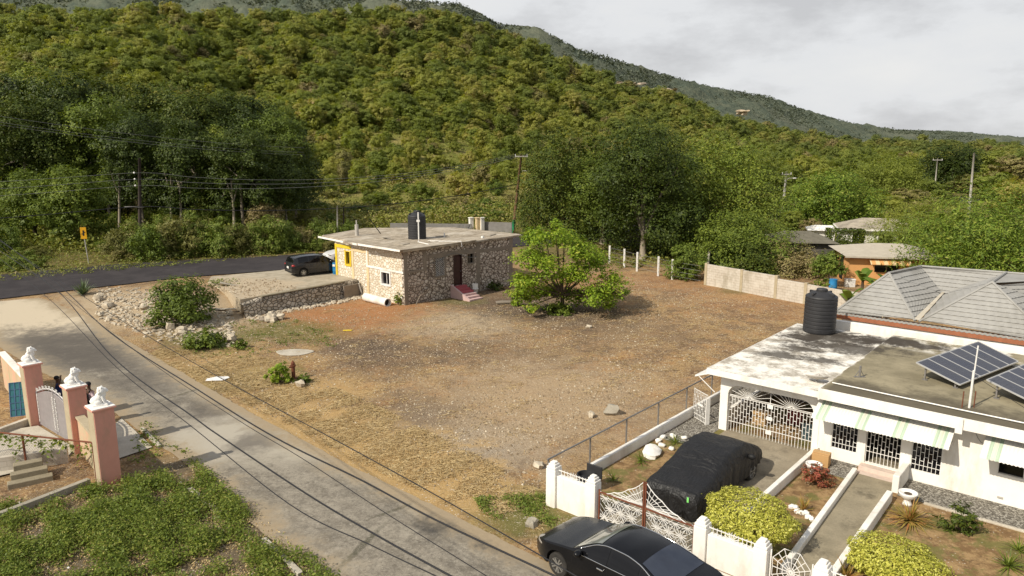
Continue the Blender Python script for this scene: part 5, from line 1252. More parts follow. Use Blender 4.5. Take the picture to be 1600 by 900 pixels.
# bare pale trunks that catch the light
for i,(px,py,pb,Y) in enumerate([(267,262,335,79),(278,258,330,79),(186,270,335,80),(361,282,340,78),(368,245,335,79),(165,305,345,79)][:4]):
    a = D(px,py,Y); b = D(px+ (3 if i%2 else -3),pb,Y); g_ = gnd(b.x,Y); o = thing('bare_trunk', 'slim pale trunk standing at the edge of the dark wood', 'tree', g_, 0, 'pale trunks at the edge of the wood')
    p0 = a-g_; m = MB(); m.tube([(0,0,-.2),(p0.x*.4+.1,0,p0.z*.5),(p0.x,p0.y,p0.z)],[.16,.12,.06],7); m.build('trunk', M_bark, o, True); m = MB(); m.tube([(p0.x*.4,0,p0.z*.55),(p0.x*.4+.7,.2,p0.z*.95)],[.07,.03],5); m.tube([(p0.x*.4,0,p0.z*.7),(p0.x*.4-.6,.1,p0.z*1.05)],[.06,.03],5); m.build('branch', M_bark, o, True)
mango = tree_meshes(7.5, 6.8, .22, 16000, 500, L_mid, .12, 14, M_barkdk, .2, .9)
for px,py,Y,lab in [(42,258,73,'rounded olive green tree at the left edge beside the road'),(105,252,72,'rounded bright green tree left of the dark utility pole')]:
    x,h = htop(px,py,Y); put_tree('roadside_tree', lab, 'tree', mango, (x,Y,Tz(x,Y)-.1), px, h/7.5)
# ------------------------------------------------------------------ shrubs along the far side of the main road
shrubP = [tree_meshes(3.2, 4.2, .15, 7500, 520+i, L_shrub if i != 2 else L_scrub, .02, 10, M_barkdk, .06, .75) for i in range(4)]
sl_ = ['green leafy shrub on the bank beyond the main road','olive shrub on the bank beyond the main road','brownish dry shrub on the bank beyond the main road','dense green shrub on the bank beyond the main road']
rowU = 0
nU = 9000; xu = rng.uniform(-75,60,nU); du = rng.uniform(7.8,26,nU)**1.0
yu = RA.y+(du-RN[0]*(xu-RA.x))/RN[1]; okU = (xu/yu > -.8)&(yu < 125)&(xu < 30)
xu, yu = xu[okU], yu[okU]; nU = len(xu); hu = rng.uniform(.25,.95,nU)*np.interp(road_d(xu,yu),[8,11],[.35,1]); cU = np.repeat(np.stack([xu,yu,T(xu,yu)],1),14,0); hu = np.repeat(hu,14)
cU = cU+rng.normal(size=cU.shape)*hu[:,None]*np.array([.7,.7,0])+np.stack([0*hu,0*hu,hu*rng.random(len(hu))],1)
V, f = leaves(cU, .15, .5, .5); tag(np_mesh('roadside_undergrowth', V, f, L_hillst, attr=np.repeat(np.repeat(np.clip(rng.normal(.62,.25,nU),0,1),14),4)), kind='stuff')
# rough grass and scrub behind the lot, around the houses at the right
nV = 9000; xv = rng.uniform(6,95,nV); yv = rng.uniform(62,150,nV); okV = (road_d(xv,yv) < -2)&(xv/yv < .78)&((yv > 66)|(xv > 22)); xv, yv = xv[okV], yv[okV]; nV = len(xv); hv = np.repeat(rng.uniform(.15,.8,nV),12)
cV = np.repeat(np.stack([xv,yv,T(xv,yv)],1),12,0); cV = cV+rng.normal(size=cV.shape)*hv[:,None]*np.array([.8,.8,0])+np.stack([0*hv,0*hv,hv*rng.random(len(hv))],1)
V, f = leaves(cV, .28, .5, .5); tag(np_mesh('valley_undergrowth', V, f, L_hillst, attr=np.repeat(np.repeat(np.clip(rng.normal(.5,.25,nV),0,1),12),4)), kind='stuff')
rowS = [(8,350,66),(30,385,63),(60,392,65),(88,372,70),(112,385,71),(165,385,69),(185,352,70),(205,345,71),(228,350,69),(252,338,72),(275,332,71),(300,340,72),(322,345,73),(345,338,72),(370,345,73),(395,348,74),(420,335,74),(445,345,75),(470,350,76),(495,342,77),(520,345,77),(545,342,80),
        (410,312,79),(360,325,80),(310,318,79),(265,315,80),(480,325,86),(515,330,88),(548,335,92),(90,330,80),(135,345,80),(30,330,80),(180,330,82),(225,318,84)]
rowS = [(px,py,(Y-4.8 if (px > 170 and Y < 79) else Y)) for px,py,Y in rowS]+[(px+12,py+14,float(np.interp(px,[0,200,300,525],[56.8,62.6,64.8,69.3]))+2.2) for px,py in [(178,372),(205,378),(232,365),(262,372),(290,370),(318,372),(345,368),(372,372),(400,368),(428,366),(455,368),(480,366),(505,364),(-5,400),(20,404),(45,408)]]
for i,(px,py,Y) in enumerate(rowS):
    x,h = htop(px,py,Y); q = i%4; h = max(h,1.2); put_tree('roadside_shrub', sl_[q], 'shrub', shrubP[q], (x,Y,Tz(x,Y)-.1), i*2.1, (max(.55,h/3.2*.8),max(.55,h/3.2*.8),h/3.0), sl_[q].split(' on ')[0]+'s beyond the main road')
# scrub behind the stone house
rowB = [(560,318,100),(590,300,112),(612,322,104),(640,312,108),(668,330,102),(690,312,110),(712,304,112),(735,318,104),(760,308,110),(782,318,106),(800,300,116),(700,335,99),(745,335,99),(655,335,99),(610,338,100),(575,335,98),(770,338,98),(825,330,104),(515,300,118),(545,290,124),(580,278,132),(625,285,128),(730,285,128),(775,280,130),(500,320,104)]
for i,(px,py,Y) in enumerate(rowB):
    x,h = htop(px,py,Y); q = (i*3)%4; h = min(max(h,1.5),5); put_tree('scrub_bush', ['green scrub bush on the slope behind the stone house','olive scrub bush on the slope behind the stone house','dry brown scrub bush on the slope behind the stone house','leafy scrub bush on the slope behind the stone house'][q], 'bush', shrubP[q], (x,Y,Tz(x,Y)-.1), i*1.3, (max(.9,h/3.2),max(.9,h/3.2),h/3.0), ['green','olive','dry brown','leafy'][q]+' scrub bushes behind the stone house')
# ------------------------------------------------------------------ big trees right of the stone house
def bigtree(label, px, py, Y, w, leaf, n, mat, seed, th=.12, name='broadleaf_tree', k=20, bark=None, r0=.3, aspect=.5, flat=.95, rz=0, rr=(.30,.44), per=30, spread=.16, fork=None):
    x,h = htop(px,py,Y); ms = tree_meshes(h, w*1.08, leaf*.66, int(n*3.2), seed, mat, th, k, bark, r0, flat, aspect, per, spread, (0,0), .6, rr, 7, 320, fork)
    return put_tree(name, label, 'tree', ms, (x,Y,Tz(x,Y)-.05), rz)
bigtree('large deep green tree right of the brown utility pole', 888,190,80,10.5,.36,11000,L_dark,601,.02,aspect=.45)
bigtree('tall dark green tree in the middle of the big tree clump, its pale trunk showing', 1012,180,72,10.5,.34,14000,L_dark,602,.10,bark=M_bark,aspect=.45,r0=.32,k=19)
bigtree('broad lighter green tree at the right of the big tree clump', 1122,200,79,13.0,.36,13000,L_mid,603,.02,aspect=.5)
bigtree('yellowish green tree between the two darker trees of the clump', 945,230,77,7.0,.30,7500,L_mid,604,.12,bark=M_bark)
bigtree('lower spreading green tree above the block wall', 1160,335,67,9.5,.30,8500,L_mid,605,.0,k=14)
bigtree('dark tree filling the gap behind the clump', 1064,212,84,11,.4,8000,L_dark,606,.02)
bigtree('small grey green bush beside the wire fence posts', 1072,378,60.5,3.4,.22,2600,L_shrub,607,.05,name='bush',k=9,r0=.08)
bigtree('dark undergrowth bush at the foot of the big trees', 1035,372,76,7.5,.3,3000,L_dark,608,.03,name='bush',k=9,r0=.08)
bigtree('dark undergrowth bush behind the young tree', 930,362,84,8,.32,3000,L_dark,609,.03,name='bush',k=9,r0=.08)
bigtree('brown dry creeper bush right of the big trees', 1232,385,64,6.5,.26,4200,L_scrub,610,.03,name='bush',k=11,r0=.08)
bigtree('dark bush hanging over the block wall', 1175,385,63,6,.28,3600,L_dark,611,.03,name='bush',k=10,r0=.08)
bigtree('rounded bright green tree behind the hip-roofed house', 1307,264,98,11.2,.38,11000,L_mango,612,.04,k=18,flat=.8)
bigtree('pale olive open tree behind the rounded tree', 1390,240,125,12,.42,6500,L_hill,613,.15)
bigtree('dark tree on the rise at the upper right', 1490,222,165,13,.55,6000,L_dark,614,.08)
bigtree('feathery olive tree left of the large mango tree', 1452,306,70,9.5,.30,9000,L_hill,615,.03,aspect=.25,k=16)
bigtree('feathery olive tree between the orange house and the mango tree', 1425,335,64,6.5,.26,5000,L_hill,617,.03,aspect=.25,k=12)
bigtree('large bright mango tree cut by the right edge of the picture', 1560,296,53,11.5,.34,15000,L_mango,616,.04,aspect=.3,k=18,per=22)
for i,(px,py,Y,w_,sd) in enumerate([(1205,300,105,8,0),(1160,290,112,8,1),(1240,322,90,5,2),(1380,300,108,8,3),(1420,290,118,9,0),(1455,275,130,9,1),(1520,268,150,9,2),(1560,262,140,9,3),(1595,270,120,9,0),(1340,290,120,9,1),(1250,285,140,8,2),(1200,262,150,9,3),(1290,255,160,9,0),(1420,240,190,11,1),(1350,235,200,11,2),(1540,232,210,12,3),(1585,238,180,12,0),(1460,232,220,11,1),(1130,265,140,9,2),(1270,240,220,11,1)]):
    x,h = htop(px,py,Y); h = min(max(h,3),10); q = (sd*2+i)%6; put_tree('valley_tree', ['olive green tree in the valley at the right','half bare brownish tree in the valley at the right'][q==4], 'tree', protoA[q], (x,Y,Tz(x,Y)-.2), i*1.1, (w_/6.6,w_/6.6,h/7), 'valley trees at the right' if q != 4 else 'brownish valley trees at the right')
for i,(px,py,Y) in enumerate([(1400,352,80),(1380,340,92),(1270,338,88),(1350,392,62),(1395,388,66),(1330,384,68),(1255,392,62),(1300,392,63),(1375,372,74),(1270,372,70),(1195,345,95),(1215,350,92)]):
    x,h = htop(px,py,Y); h = min(max(h,1.4),4); q = i%4; put_tree('garden_shrub', ['green shrub among the houses at the right','olive shrub among the houses at the right','dry shrub among the houses at the right','leafy shrub among the houses at the right'][q], 'shrub', shrubP[q], (x,Y,Tz(x,Y)-.1), i*2.3, (.75,.75,h/3), ['green','olive','dry','leafy'][q]+' shrubs among the houses')
# ------------------------------------------------------------------ the young tree on the lot
yp = P(878,487); x,h = yp.x, htop(878,343,yp.y)[1]
rrr = random.Random(12); bl = []
for px,py,r in [(880,372,1.15),(850,365,1.0),(905,385,1.1),(935,405,1.15),(955,432,1.1),(972,460,.75),(925,450,1.1),(890,420,1.3),(850,410,1.25),(822,395,1.1),(818,432,1.05),(808,455,.8),(845,452,1.1),(875,455,.9),(900,460,.9),(865,352,.6),(832,372,.8),(950,462,.8),(830,468,.6)]:
    d = D(px,py,yp.y); bl.append((d.x-yp.x, rrr.uniform(-2.0,1.2), d.z-yp.z-.1, r*.95, r*.95, r*.58)); bl.append((d.x-yp.x+rrr.uniform(-.7,.7), rrr.uniform(-.5,2.4), d.z-yp.z-.1, r*.8, r*.8, r*.48))
Pq, o = clumps(bl, 25000, 30, .25, .3); V, f = leaves(Pq, .165, .55, 1.1, o)
yt = thing('young_tree', 'bright green young tree with spreading layered branches in the empty lot', 'tree', yp)
np_mesh('crown', V, f, L_bright, yt)
m = MB(); m.tube([(0,0,-.2),(.03,.02,.7),(0,0,1.3)],[.17,.13,.12],8)
for b in bl: e = Vector(b[:3]); mid = Vector((e.x*.45,e.y*.45,1.2+(e.z-1.2)*.35)); m.tube([(0,0,1.15),mid,e],[.07,.045,.015],5)
m.build('trunk', M_barkdk, yt, True)
def shrub(label, loc, w_, h, n, leaf, mat, seed, name='shrub', cat='shrub', k=9, aspect=.5, per=22, spread=.2, twigs=True, flat=.8, rr=(.28,.42), up=.6):
    o = thing(name, label, cat, loc); bl = crown_blobs(w_, h, 0, k, seed, flat, rr); Pq, oo = clumps(bl, n, per, spread); Pq[:,2] = np.abs(Pq[:,2]); V, f = leaves(Pq, leaf, aspect, up, oo)
    np_mesh('foliage', V, f, mat, o)
    if twigs: limb_mesh(h*.9, bl, .04, seed, (0,0), 8, .15).build('stem', M_barkdk, o, True)
    return o
shrub('large bushy green shrub growing over the rubble bank', P(287,503), 4.4,3.0,7000,.19,L_mid,701,k=14)
shrub('low green shrub in the grass below the rubble bank', P(320,543), 2.6,1.0,2400,.16,L_mid,702)
shrub('tiny green shrub right of the low shrub', P(372,545), 1.1,.5,700,.13,L_mid,703)
shrub('small light green shrub beside the brown hydrant post', P(437,598), 1.2,1.05,1300,.13,L_bright,704)
shrub('low weedy tuft at the foot of the brown hydrant post', P(474,598), .9,.45,600,.12,L_mid,705)
shrub('small green sapling at the corner of the stone house', P(622,476), .9,1.0,600,.12,L_mid,706)
shrub('small green shrub at the foot of the young tree', P(872,489), 2.4,.7,1500,.17,L_mid,707)
shrub('tiny green shrub left of the young tree', P(808,478), 1.0,.6,600,.14,L_bright,708)
shrub('dark weeds at the base of the stone house front', Sp(8.5,-.5,Tz(*Sp(8.5,-.5)[:2])), 1.6,.9,800,.15,L_dark,709)
# rosettes: agaves, pineapples, bronze bromeliad
def rosette(label, loc, n, L, w_, mat, seed, name='rosette_plant', droop=.5, z0=.0, cat='plant'):
    rr = random.Random(seed); o = thing(name, label, cat, loc); m = MB()
    for i in range(n):
        a = rr.uniform(0,6.283); e = rr.uniform(.15,1.35); l = L*rr.uniform(.7,1.1); pts = []
        for k in range(6):
            s_ = k/5; r_ = l*s_*math.cos(e); z = z0+l*s_*math.sin(e)-droop*l*s_*s_*math.cos(e); pts.append((r_,max(z,.02)))
        for (r0_,za),(r1_,zb_),k in zip(pts,pts[1:],range(5)):
            w0 = w_*(1-k/5)*.5*(1 if k else .8); w1 = w_*(1-(k+1)/5)*.5; c_,s2 = math.cos(a),math.sin(a)
            m.add([(r0_*c_-w0*s2,r0_*s2+w0*c_,za),(r0_*c_+w0*s2,r0_*s2-w0*c_,za),(r1_*c_+w1*s2,r1_*s2-w1*c_,zb_),(r1_*c_-w1*s2,r1_*s2+w1*c_,zb_)],[(0,1,2,3)])
    m.build('leaves', mat, o); return o
rosette('blue green agave clump at the top of the rubble bank by the road', P(130,460), 70,1.2,.16,leafmat('agave_leaf',[(0,(.09,.13,.06)),(1,(.20,.25,.13))],.1,obj=False,spread=.9),801,'agave_plant',.15)
rosette('large bronze and yellow spiky plant beside the entrance path wall', Wp(7.35,-3.1,.12), 90,1.05,.07,L_bronze,802,'bromeliad_plant',.75)
rosette('spiky bronze plant at the bottom edge right of the garden gate', Wp(6.85,-7.4,.12), 40,.9,.07,L_bronze,808,'bromeliad_plant',.7)
rosette('small spiky plant with orange leaves beside the clipped yellow bush', Wp(4.75,-4.5,.12), 40,.65,.06,L_bronze,803,'bromeliad_plant',.6)
rosette('small pineapple plant beside the white painted rock', Wp(-.85,-4.7,.12), 26,.55,.05,L_weed,804,'pineapple_plant',.5)
rosette('pineapple plant inside the ring of white stones', Wp(-.72,-2.45,.12), 30,.6,.05,L_weed,805,'pineapple_plant',.5)
rosette('small pineapple plant closest to the rubbish bin', Wp(-.75,-6.6,.12), 24,.5,.05,L_weed,806,'pineapple_plant',.5)
rosette('pale spiky plant at the lower right edge of the garden', Wp(9.9,-4.0,.12), 50,.7,.05,L_weed,807,'yucca_plant',.4)
rosette('second pale spiky plant at the right edge, nearer the wall', Wp(10.0,-2.9,.12), 30,.6,.05,L_weed,809,'yucca_plant',.4)
# clipped yellow bushes
def topiary(label, loc, rx, ry, h, seed, n=19000):
    o = thing('clipped_bush', label, 'bush', loc, WA); u = unit(n); r = .80+.2*rng.random(n)**.5
    Pq = u*r[:,None]*np.array([rx,ry,h*.5]); lum = 1+.10*np.sin(6*u[:,0]+3*u[:,1]+seed)*np.sin(5*u[:,1]+5*u[:,2])+.06*np.sin(15*u[:,0]-9*u[:,1])*np.sin(13*u[:,1]+11*u[:,2])+np.where(rng.random(n)<.03,.10*rng.random(n),0); Pq = Pq*lum[:,None]
    Pq[:,2] = np.where(Pq[:,2]<-h*.22,-h*.22-.25*rng.random(n)*h*.3,Pq[:,2])+h*.62; V, f = leaves(Pq, .058, .55, .7, u)
    np_mesh('foliage', V, f, L_yellow, o); m = MB()
    for k in range(7):
        a = k*.9; m.tube([(0,0,-.1),(.15*math.cos(a),.12*math.sin(a),h*.3),(rx*.55*math.cos(a),ry*.55*math.sin(a),h*.55)],[.05,.035,.015],5)
    m.build('stem', M_barkdk, o, True)
topiary('clipped dome of a yellow green bush behind the white front wall', Wp(4.25,-7.45,.12), 1.22,1.05,1.35,1)
topiary('second yellow green bush at the bottom edge right of the path', Wp(7.75,-6.6,.10), 1.15,1.0,.95,2,15000)
shrub('dark green rounded bush against the gravel strip', Wp(8.55,-2.75,.12), 1.25,.85,1600,.085,L_dark,711)
shrub('low shrub with reddish leaves beside the white planter', Wp(4.45,-2.35,.12), 1.2,.6,1500,.08,L_red,712,name='red_shrub')
# bananas, hedge, garden tree by the orange house
def banana(label, loc, h, n, seed):
    rr = random.Random(seed); o = thing('banana_plant', label, 'banana plant', loc); m = MB()
    for i in range(n):
        a = rr.uniform(0,6.28); e = rr.uniform(.5,1.3); l = h*rr.uniform(.55,.8); c_,s2 = math.cos(a),math.sin(a); b0 = h*.35; rows = []
        for k in range(8):
            s_ = k/7; r_ = l*s_*math.cos(e); z = b0+l*s_*math.sin(e)-.55*l*s_**2.2; w0 = .30*math.sin(math.pi*min(1,.08+s_*.92))**.7*h/3
            rows.append([(r_*c_-w0*s2,r_*s2+w0*c_,z-.25*w0),(r_*c_,r_*s2,z),(r_*c_+w0*s2,r_*s2-w0*c_,z-.25*w0)])
        m.grid(rows)
    m.build('leaves', L_banana, o); MB().tube([(0,0,-.1),(0,0,h*.4)],[.14,.09],8).build('stem', M_barkdk, o, True)
for lab,px,py,Y,sd in [('banana plant in front of the orange house',1352,398,54,1),('banana plant just behind the grey tiled roof',1392,402,50.5,2),('upright banana plant behind the ridge of the tiled roof',1478,392,47,3),('low banana plant beside the left edge of the tiled roof',1330,425,47,4)]:
    x,h = htop(px,py,Y); banana(lab, (x,Y,Tz(x,Y)), h, 9, sd)
shrub('yellow green shrub just behind the rooftop water tank', G(1285,452,1.0)+Vector((0,0,-.9)), 2.2,1.9,1600,.18,L_weed,720)
gt = bigtree('slim young tree in front of the orange house', 1300,392,57,2.6,.2,900,L_shrub,721,.5,name='slim_tree',k=6,r0=.06)
# ------------------------------------------------------------------ weeds in the lower left corner and along the verges
def weedpatch(poly_px, n, h, leaf, mat, name, seed=0, per=9, zoff=0.0, clump=.22, noise_thr=None):
    pts = [P(*q) for q in poly_px]; xs = [p.x for p in pts]; ys_ = [p.y for p in pts]
    X = rng.uniform(min(xs),max(xs),n*3); Y = rng.uniform(min(ys_),max(ys_),n*3); ins = np.zeros(len(X),bool); j = len(pts)-1
    for i in range(len(pts)):
        c1 = (np.array(ys_[i]>Y)!=np.array(ys_[j]>Y)); 
        with np.errstate(divide='ignore', invalid='ignore'): ins ^= c1 & (X < (xs[j]-xs[i])*(Y-ys_[i])/(ys_[j]-ys_[i]+1e-12)+xs[i])
        j = i
    X = X[ins]; Y = Y[ins]
    d = .7*np.sin(X*1.9+np.sin(Y*1.3)*1.7)*np.sin(Y*2.1+np.sin(X*1.1)*1.9)+.35*np.sin(X*4.7+Y*3.3)+.6*np.sin(X*.8+1)*np.sin(Y*.9+np.sin(X*.6))+.25*rng.normal(size=len(X))
    k = d > (noise_thr if noise_thr is not None else -.9); X = X[k][:n]; Y = Y[k][:n]; d = d[k][:n]; m_ = len(X)
    hh = h*(.30+.55*(d+.9).clip(0,2))*rng.uniform(.5,1.2,m_); c = np.repeat(np.stack([X,Y,T(X,Y)+zoff],1),per,0); hr = np.repeat(hh,per)
    c = c+np.stack([rng.normal(size=len(c))*clump, rng.normal(size=len(c))*clump, hr*rng.random(len(c))**.7],1)
    V, f = leaves(c, leaf*np.repeat(rng.uniform(.6,1.5,m_),per), .5, .7); return tag(np_mesh(name, V, f, mat), kind='stuff')
weedpatch([(-60,800),(60,785),(120,765),(190,752),(230,745),(300,720),(340,760),(420,835),(500,890),(560,960),(300,1100),(-200,1100),(-250,900)], 19000,.36,.060,L_weed,'weeds',0,10,0,.10,-.22)
weedpatch([(-60,800),(190,752),(300,720),(500,890),(560,960),(300,1100),(-200,1100)], 6500,.16,.055,L_straw,'dry_weeds',0,6,0,.10)
weedpatch([(225,650),(262,690),(300,715),(240,735),(200,720)], 160,.2,.09,L_weed,'verge_grass',0,7,0,.1,-.2)
weedpatch([(740,780),(860,775),(870,835),(820,830),(760,805)], 700,.14,.055,L_shrub,'verge_grass',0,7,0,.08,-.1)
weedpatch([(380,500),(520,500),(540,540),(380,560),(300,560),(290,530)], 500,.12,.08,L_shrub,'lot_grass',0,6,0,.12,.25)
# bleached straw lying on the lot
def straw(poly_px, n, name, L=.26, thr=.1):
    pts = [P(*q) for q in poly_px]; xs = np.array([p.x for p in pts]); ys_ = np.array([p.y for p in pts])
    X = rng.uniform(xs.min(),xs.max(),n*4); Y = rng.uniform(ys_.min(),ys_.max(),n*4); ins = np.zeros(len(X),bool); j = len(xs)-1
    for i in range(len(xs)):
        ins ^= ((ys_[i]>Y)!=(ys_[j]>Y)) & (X < (xs[j]-xs[i])*(Y-ys_[i])/(ys_[j]-ys_[i]+1e-12)+xs[i]); j = i
    X = X[ins]; Y = Y[ins]; d = np.sin(X*1.1+np.sin(Y*.9)*1.5)*np.sin(Y*1.3+np.sin(X*.7)*1.4)+.6*np.sin(X*3.1-Y*2.3)+rng.normal(size=len(X))*.35
    k = d > thr; X = X[k][:n]; Y = Y[k][:n]; m_ = len(X); Z = T(X,Y)
    a = rng.uniform(0,6.283,m_); l = L*rng.uniform(.5,1.4,m_)/2; w_ = .007+.006*rng.random(m_); hz = rng.random(m_)**2*.05
    dx,dy = np.cos(a)*l,np.sin(a)*l; nx,ny = -np.sin(a)*w_,np.cos(a)*w_; t0 = rng.random(m_)*.02
    V = np.stack([np.stack([X-dx-nx,Y-dy-ny,Z+.012+t0],1),np.stack([X-dx+nx,Y-dy+ny,Z+.018+t0],1),np.stack([X+dx+nx*.4,Y+dy+ny*.4,Z+.02+hz],1),np.stack([X+dx-nx*.4,Y+dy-ny*.4,Z+.015+hz],1)],1).reshape(-1,3)
    return tag(np_mesh(name, V, np.arange(4*m_).reshape(-1,4), L_straw), kind='stuff')
straw([(250,545),(420,560),(600,640),(760,720),(850,770),(850,830),(700,790),(560,722),(400,640),(230,555)], 40000, 'dry_grass', .24, -.3)
straw([(420,480),(800,470),(1090,470),(1240,490),(1120,600),(900,690),(760,720),(520,620),(300,540)], 14000, 'dry_straw', .24, .7)
# ------------------------------------------------------------------ left gateway with pink pillars
M_pink = simple('salmon_paint', (.66,.32,.245), (.60,.285,.215), 1.6, .8, .2, 0, .2, 40, stain=(.44,.27,.19), sscale=1.0)
M_pinkw = simple('worn_salmon_wall', (.62,.36,.25), (.50,.42,.27), .9, .9, .15, 0, .2, 30, .42, .58, stain=(.42,.36,.22), sscale=.9)
M_raw = simple('raw_render', (.45,.38,.26), (.36,.30,.2), 2.5, .95, .1)
M_statue = simple('white_plaster', (.82,.80,.76), (.74,.71,.66), 4, .7)
M_ggate = simple('grey_lavender_gate', (.36,.33,.33), (.29,.27,.27), 4, .5, .4, .2)
M_block = NT('concrete_block'); co = M_block.coord(); sp_ = M_block.n('SeparateXYZ'); M_block.put(sp_.inputs[0], co); cb = M_block.n('CombineXYZ'); M_block.put(cb.inputs[0], sp_.outputs[0]); M_block.put(cb.inputs[1], sp_.outputs[2])
br = M_block.n('TexBrick'); M_block.put(br.inputs['Vector'], cb.outputs[0]); br.inputs['Scale'].default_value = 1; br.inputs['Brick Width'].default_value = .40; br.inputs['Row Height'].default_value = .2; br.inputs['Mortar Size'].default_value = .014; br.inputs['Mortar Smooth'].default_value = .3
br.inputs['Color1'].default_value = (.50,.45,.38,1); br.inputs['Color2'].default_value = (.47,.415,.34,1); br.inputs['Mortar'].default_value = (.33,.285,.22,1)
k_ = M_block.mix(M_block.ramp(M_block.noise(co,1.3,6,.7),[(.42,0),(.66,.75)]), br.outputs['Color'], (.60,.555,.475)); k_ = M_block.mix(M_block.ramp(M_block.noise(M_block.mapping(co,(1,1,.5)),.8,6,.7),[(.52,0),(.66,.6)]), k_, (.30,.26,.19))
M_block.bsdf(k_,.95,.1,0,br.outputs['Fac'],-.5 if False else .25,.02); M_block = M_block.m
def aim(p, q): d = q-p; return math.atan2(d.y,d.x), Vector((d.x,d.y)).length
PA = P(59,662); PB_ = P(127,703); PC = P(170,753)
ga, _ = aim(PA, PC)
M_tall = {'a':2.50,'b':2.45,'c':2.62}
def gpillar(label, p, h, w_):
    o = thing('gate_pillar', label, 'pillar', p, ga, 'pink gateway pillars'); MB().b2(-w_/2,w_/2,-w_/2,w_/2,-.4,h).build('shaft', M_pink, o, bevel=.015)
    m = MB(); m.b2(-w_/2-.012,-w_/2+.10,-w_/2-.012,-w_/2+.06,-.3,h*.98) if False else None
    mm = MB(); mm.b2(-w_/2+.03,w_/2-.03,-w_/2-.008,-w_/2,-.3,h-.05); mm.build('bare_render', M_raw, o)
    m = MB(); m.b2(-w_/2-.06,w_/2+.06,-w_/2-.06,w_/2+.06,h,h+.06); m.build('cap', M_pink, o, bevel=.01); m = MB(); m.b2(-w_/2-.04,w_/2+.04,-w_/2-.04,w_/2+.04,h+.06,h+.09); m.build('cap_top', M_statue, o, bevel=.01); return o
gpillar('farthest pink gateway pillar beside the worn boundary wall', PA, M_tall['a'], .60); gpillar('middle pink gateway pillar at the free end of the grey gate', PB_, M_tall['b'], .60); gpillar('nearest pink gateway pillar standing in the green weeds', PC, M_tall['c'], .62)
def lion(label, p, rz):
    o = thing('lion_statue', label, 'statue', p, rz, 'white lion statues'); m = MB()
    E_ = lambda a,b,c: Euler((a,b,c)).to_matrix()
    m.b2(-.20,.24,-.16,.16,0,.05)
    m.ell((-.10,0,.17),(.17,.15,.15)); m.ell((0,0,.27),(.14,.12,.22),12,8,0,E_(0,R(22),0)); m.ell((.08,0,.36),(.13,.12,.15)); m.ell((.08,0,.47),(.14,.145,.15)); m.ell((.17,0,.49),(.09,.085,.09)); m.ell((.235,0,.465),(.055,.055,.045))
    for s_ in (1,-1): m.tube([(.10,s_*.08,.32),(.15,s_*.085,.06)],[.05,.04],8); m.ell((.18,s_*.085,.065),(.06,.04,.03)); m.ell((-.04,s_*.13,.12),(.12,.05,.08)); m.ell((.05,s_*.13,.065),(.08,.04,.03)); m.ell((.09,s_*.095,.60),(.03,.03,.035))
    m.tube([(-.24,0,.08),(-.28,.08,.14),(-.22,.12,.24)],.022,6)
    b = m.build('body', M_statue, o, True); r_ = b.modifiers.new('remesh','REMESH'); r_.mode = 'VOXEL'; r_.voxel_size = .016; r_.use_smooth_shade = True
    mn = MB(); 
    for k in range(26):
        a = k*2.4; q = .115+.01*(k%3); mn.ell((.05-.012*(k%5), q*math.cos(a), .45+q*1.1*math.sin(a)),(.045,.035,.035),6,5)
    b2 = mn.build('mane', M_statue, o, True); r_ = b2.modifiers.new('remesh','REMESH'); r_.mode = 'VOXEL'; r_.voxel_size = .018; r_.use_smooth_shade = True
    return o
for lab,p,h in [('white plaster lion seated on the farthest pink pillar',PA,M_tall['a']),('white plaster lion seated on the middle pink pillar',PB_,M_tall['b']),('white plaster lion seated on the nearest pink pillar',PC,M_tall['c'])]: lion(lab, (p.x,p.y,p.z+h+.09), R(25))
# gate leaf, open, between far and middle pillar
ga2, gl = aim(PA,PB_); g0 = PA+Vector((math.cos(ga2),math.sin(ga2),0))*.30
o = thing('iron_gate', 'grey boarded iron gate with arched scrollwork top between the pink pillars', 'gate', (g0.x,g0.y,PA.z), ga2); L = gl-.60
def gtop(x): return 1.42+.42*math.sin(math.pi*min(1,max(0,x/L)))**1.0
m = MB(); n = 34
for i in range(n):
    x0 = .04+(L-.08)*i/n; x1 = .04+(L-.08)*(i+.86)/n; m.add([(x0,-.012,.12),(x1,-.012,.12),(x1,-.012,gtop(x1)-.10),(x0,-.012,gtop(x0)-.10),(x0,.012,.12),(x1,.012,.12),(x1,.012,gtop(x1)-.10),(x0,.012,gtop(x0)-.10)],[(0,1,2,3),(7,6,5,4),(0,3,7,4),(1,5,6,2),(3,2,6,7)])
m.build('boarding', M_ggate, o)
m = MB(); m.tube([(x,0,gtop(x)) for x in np.linspace(0,L,22)],.025,6); m.tube([(x,0,gtop(x)-.10) for x in np.linspace(0,L,22)],.016,6); m.b2(-.02,.03,-.025,.025,.08,1.42); m.b2(L-.03,L+.02,-.025,.025,.08,1.42); m.b2(L/2-.03,L/2+.03,-.03,.03,.08,1.84); m.b2(.03,L-.03,-.02,.02,.08,.12); m.build('frame', M_ggate, o)
m = MB()
for i in range(11):
    x = .12+(L-.24)*i/10; z = gtop(x)+.02; m.tube([(x+.07*math.cos(a)*(1-a/12),0,z+.06+.06*math.sin(a)*(1-a/12)) for a in np.linspace(0,6,14)],.011,5); m.tube([(x,-.03,z-.05),(x,-.03,z+.14)],.010,5)
for x in (L/2-.13,L/2+.13):
    for z in np.arange(.3,1.6,.17): m.tube([(x+.05*math.cos(a),-.025,z+.07*math.sin(a)) for a in np.linspace(0,6.28,10)],.010,4)
for x in (.07,L-.07):
    for z in np.arange(.25,1.3,.15): m.tube([(x+.03*math.cos(a),-.025,z+.06*math.sin(a)) for a in np.linspace(0,6.28,9)],.010,4)
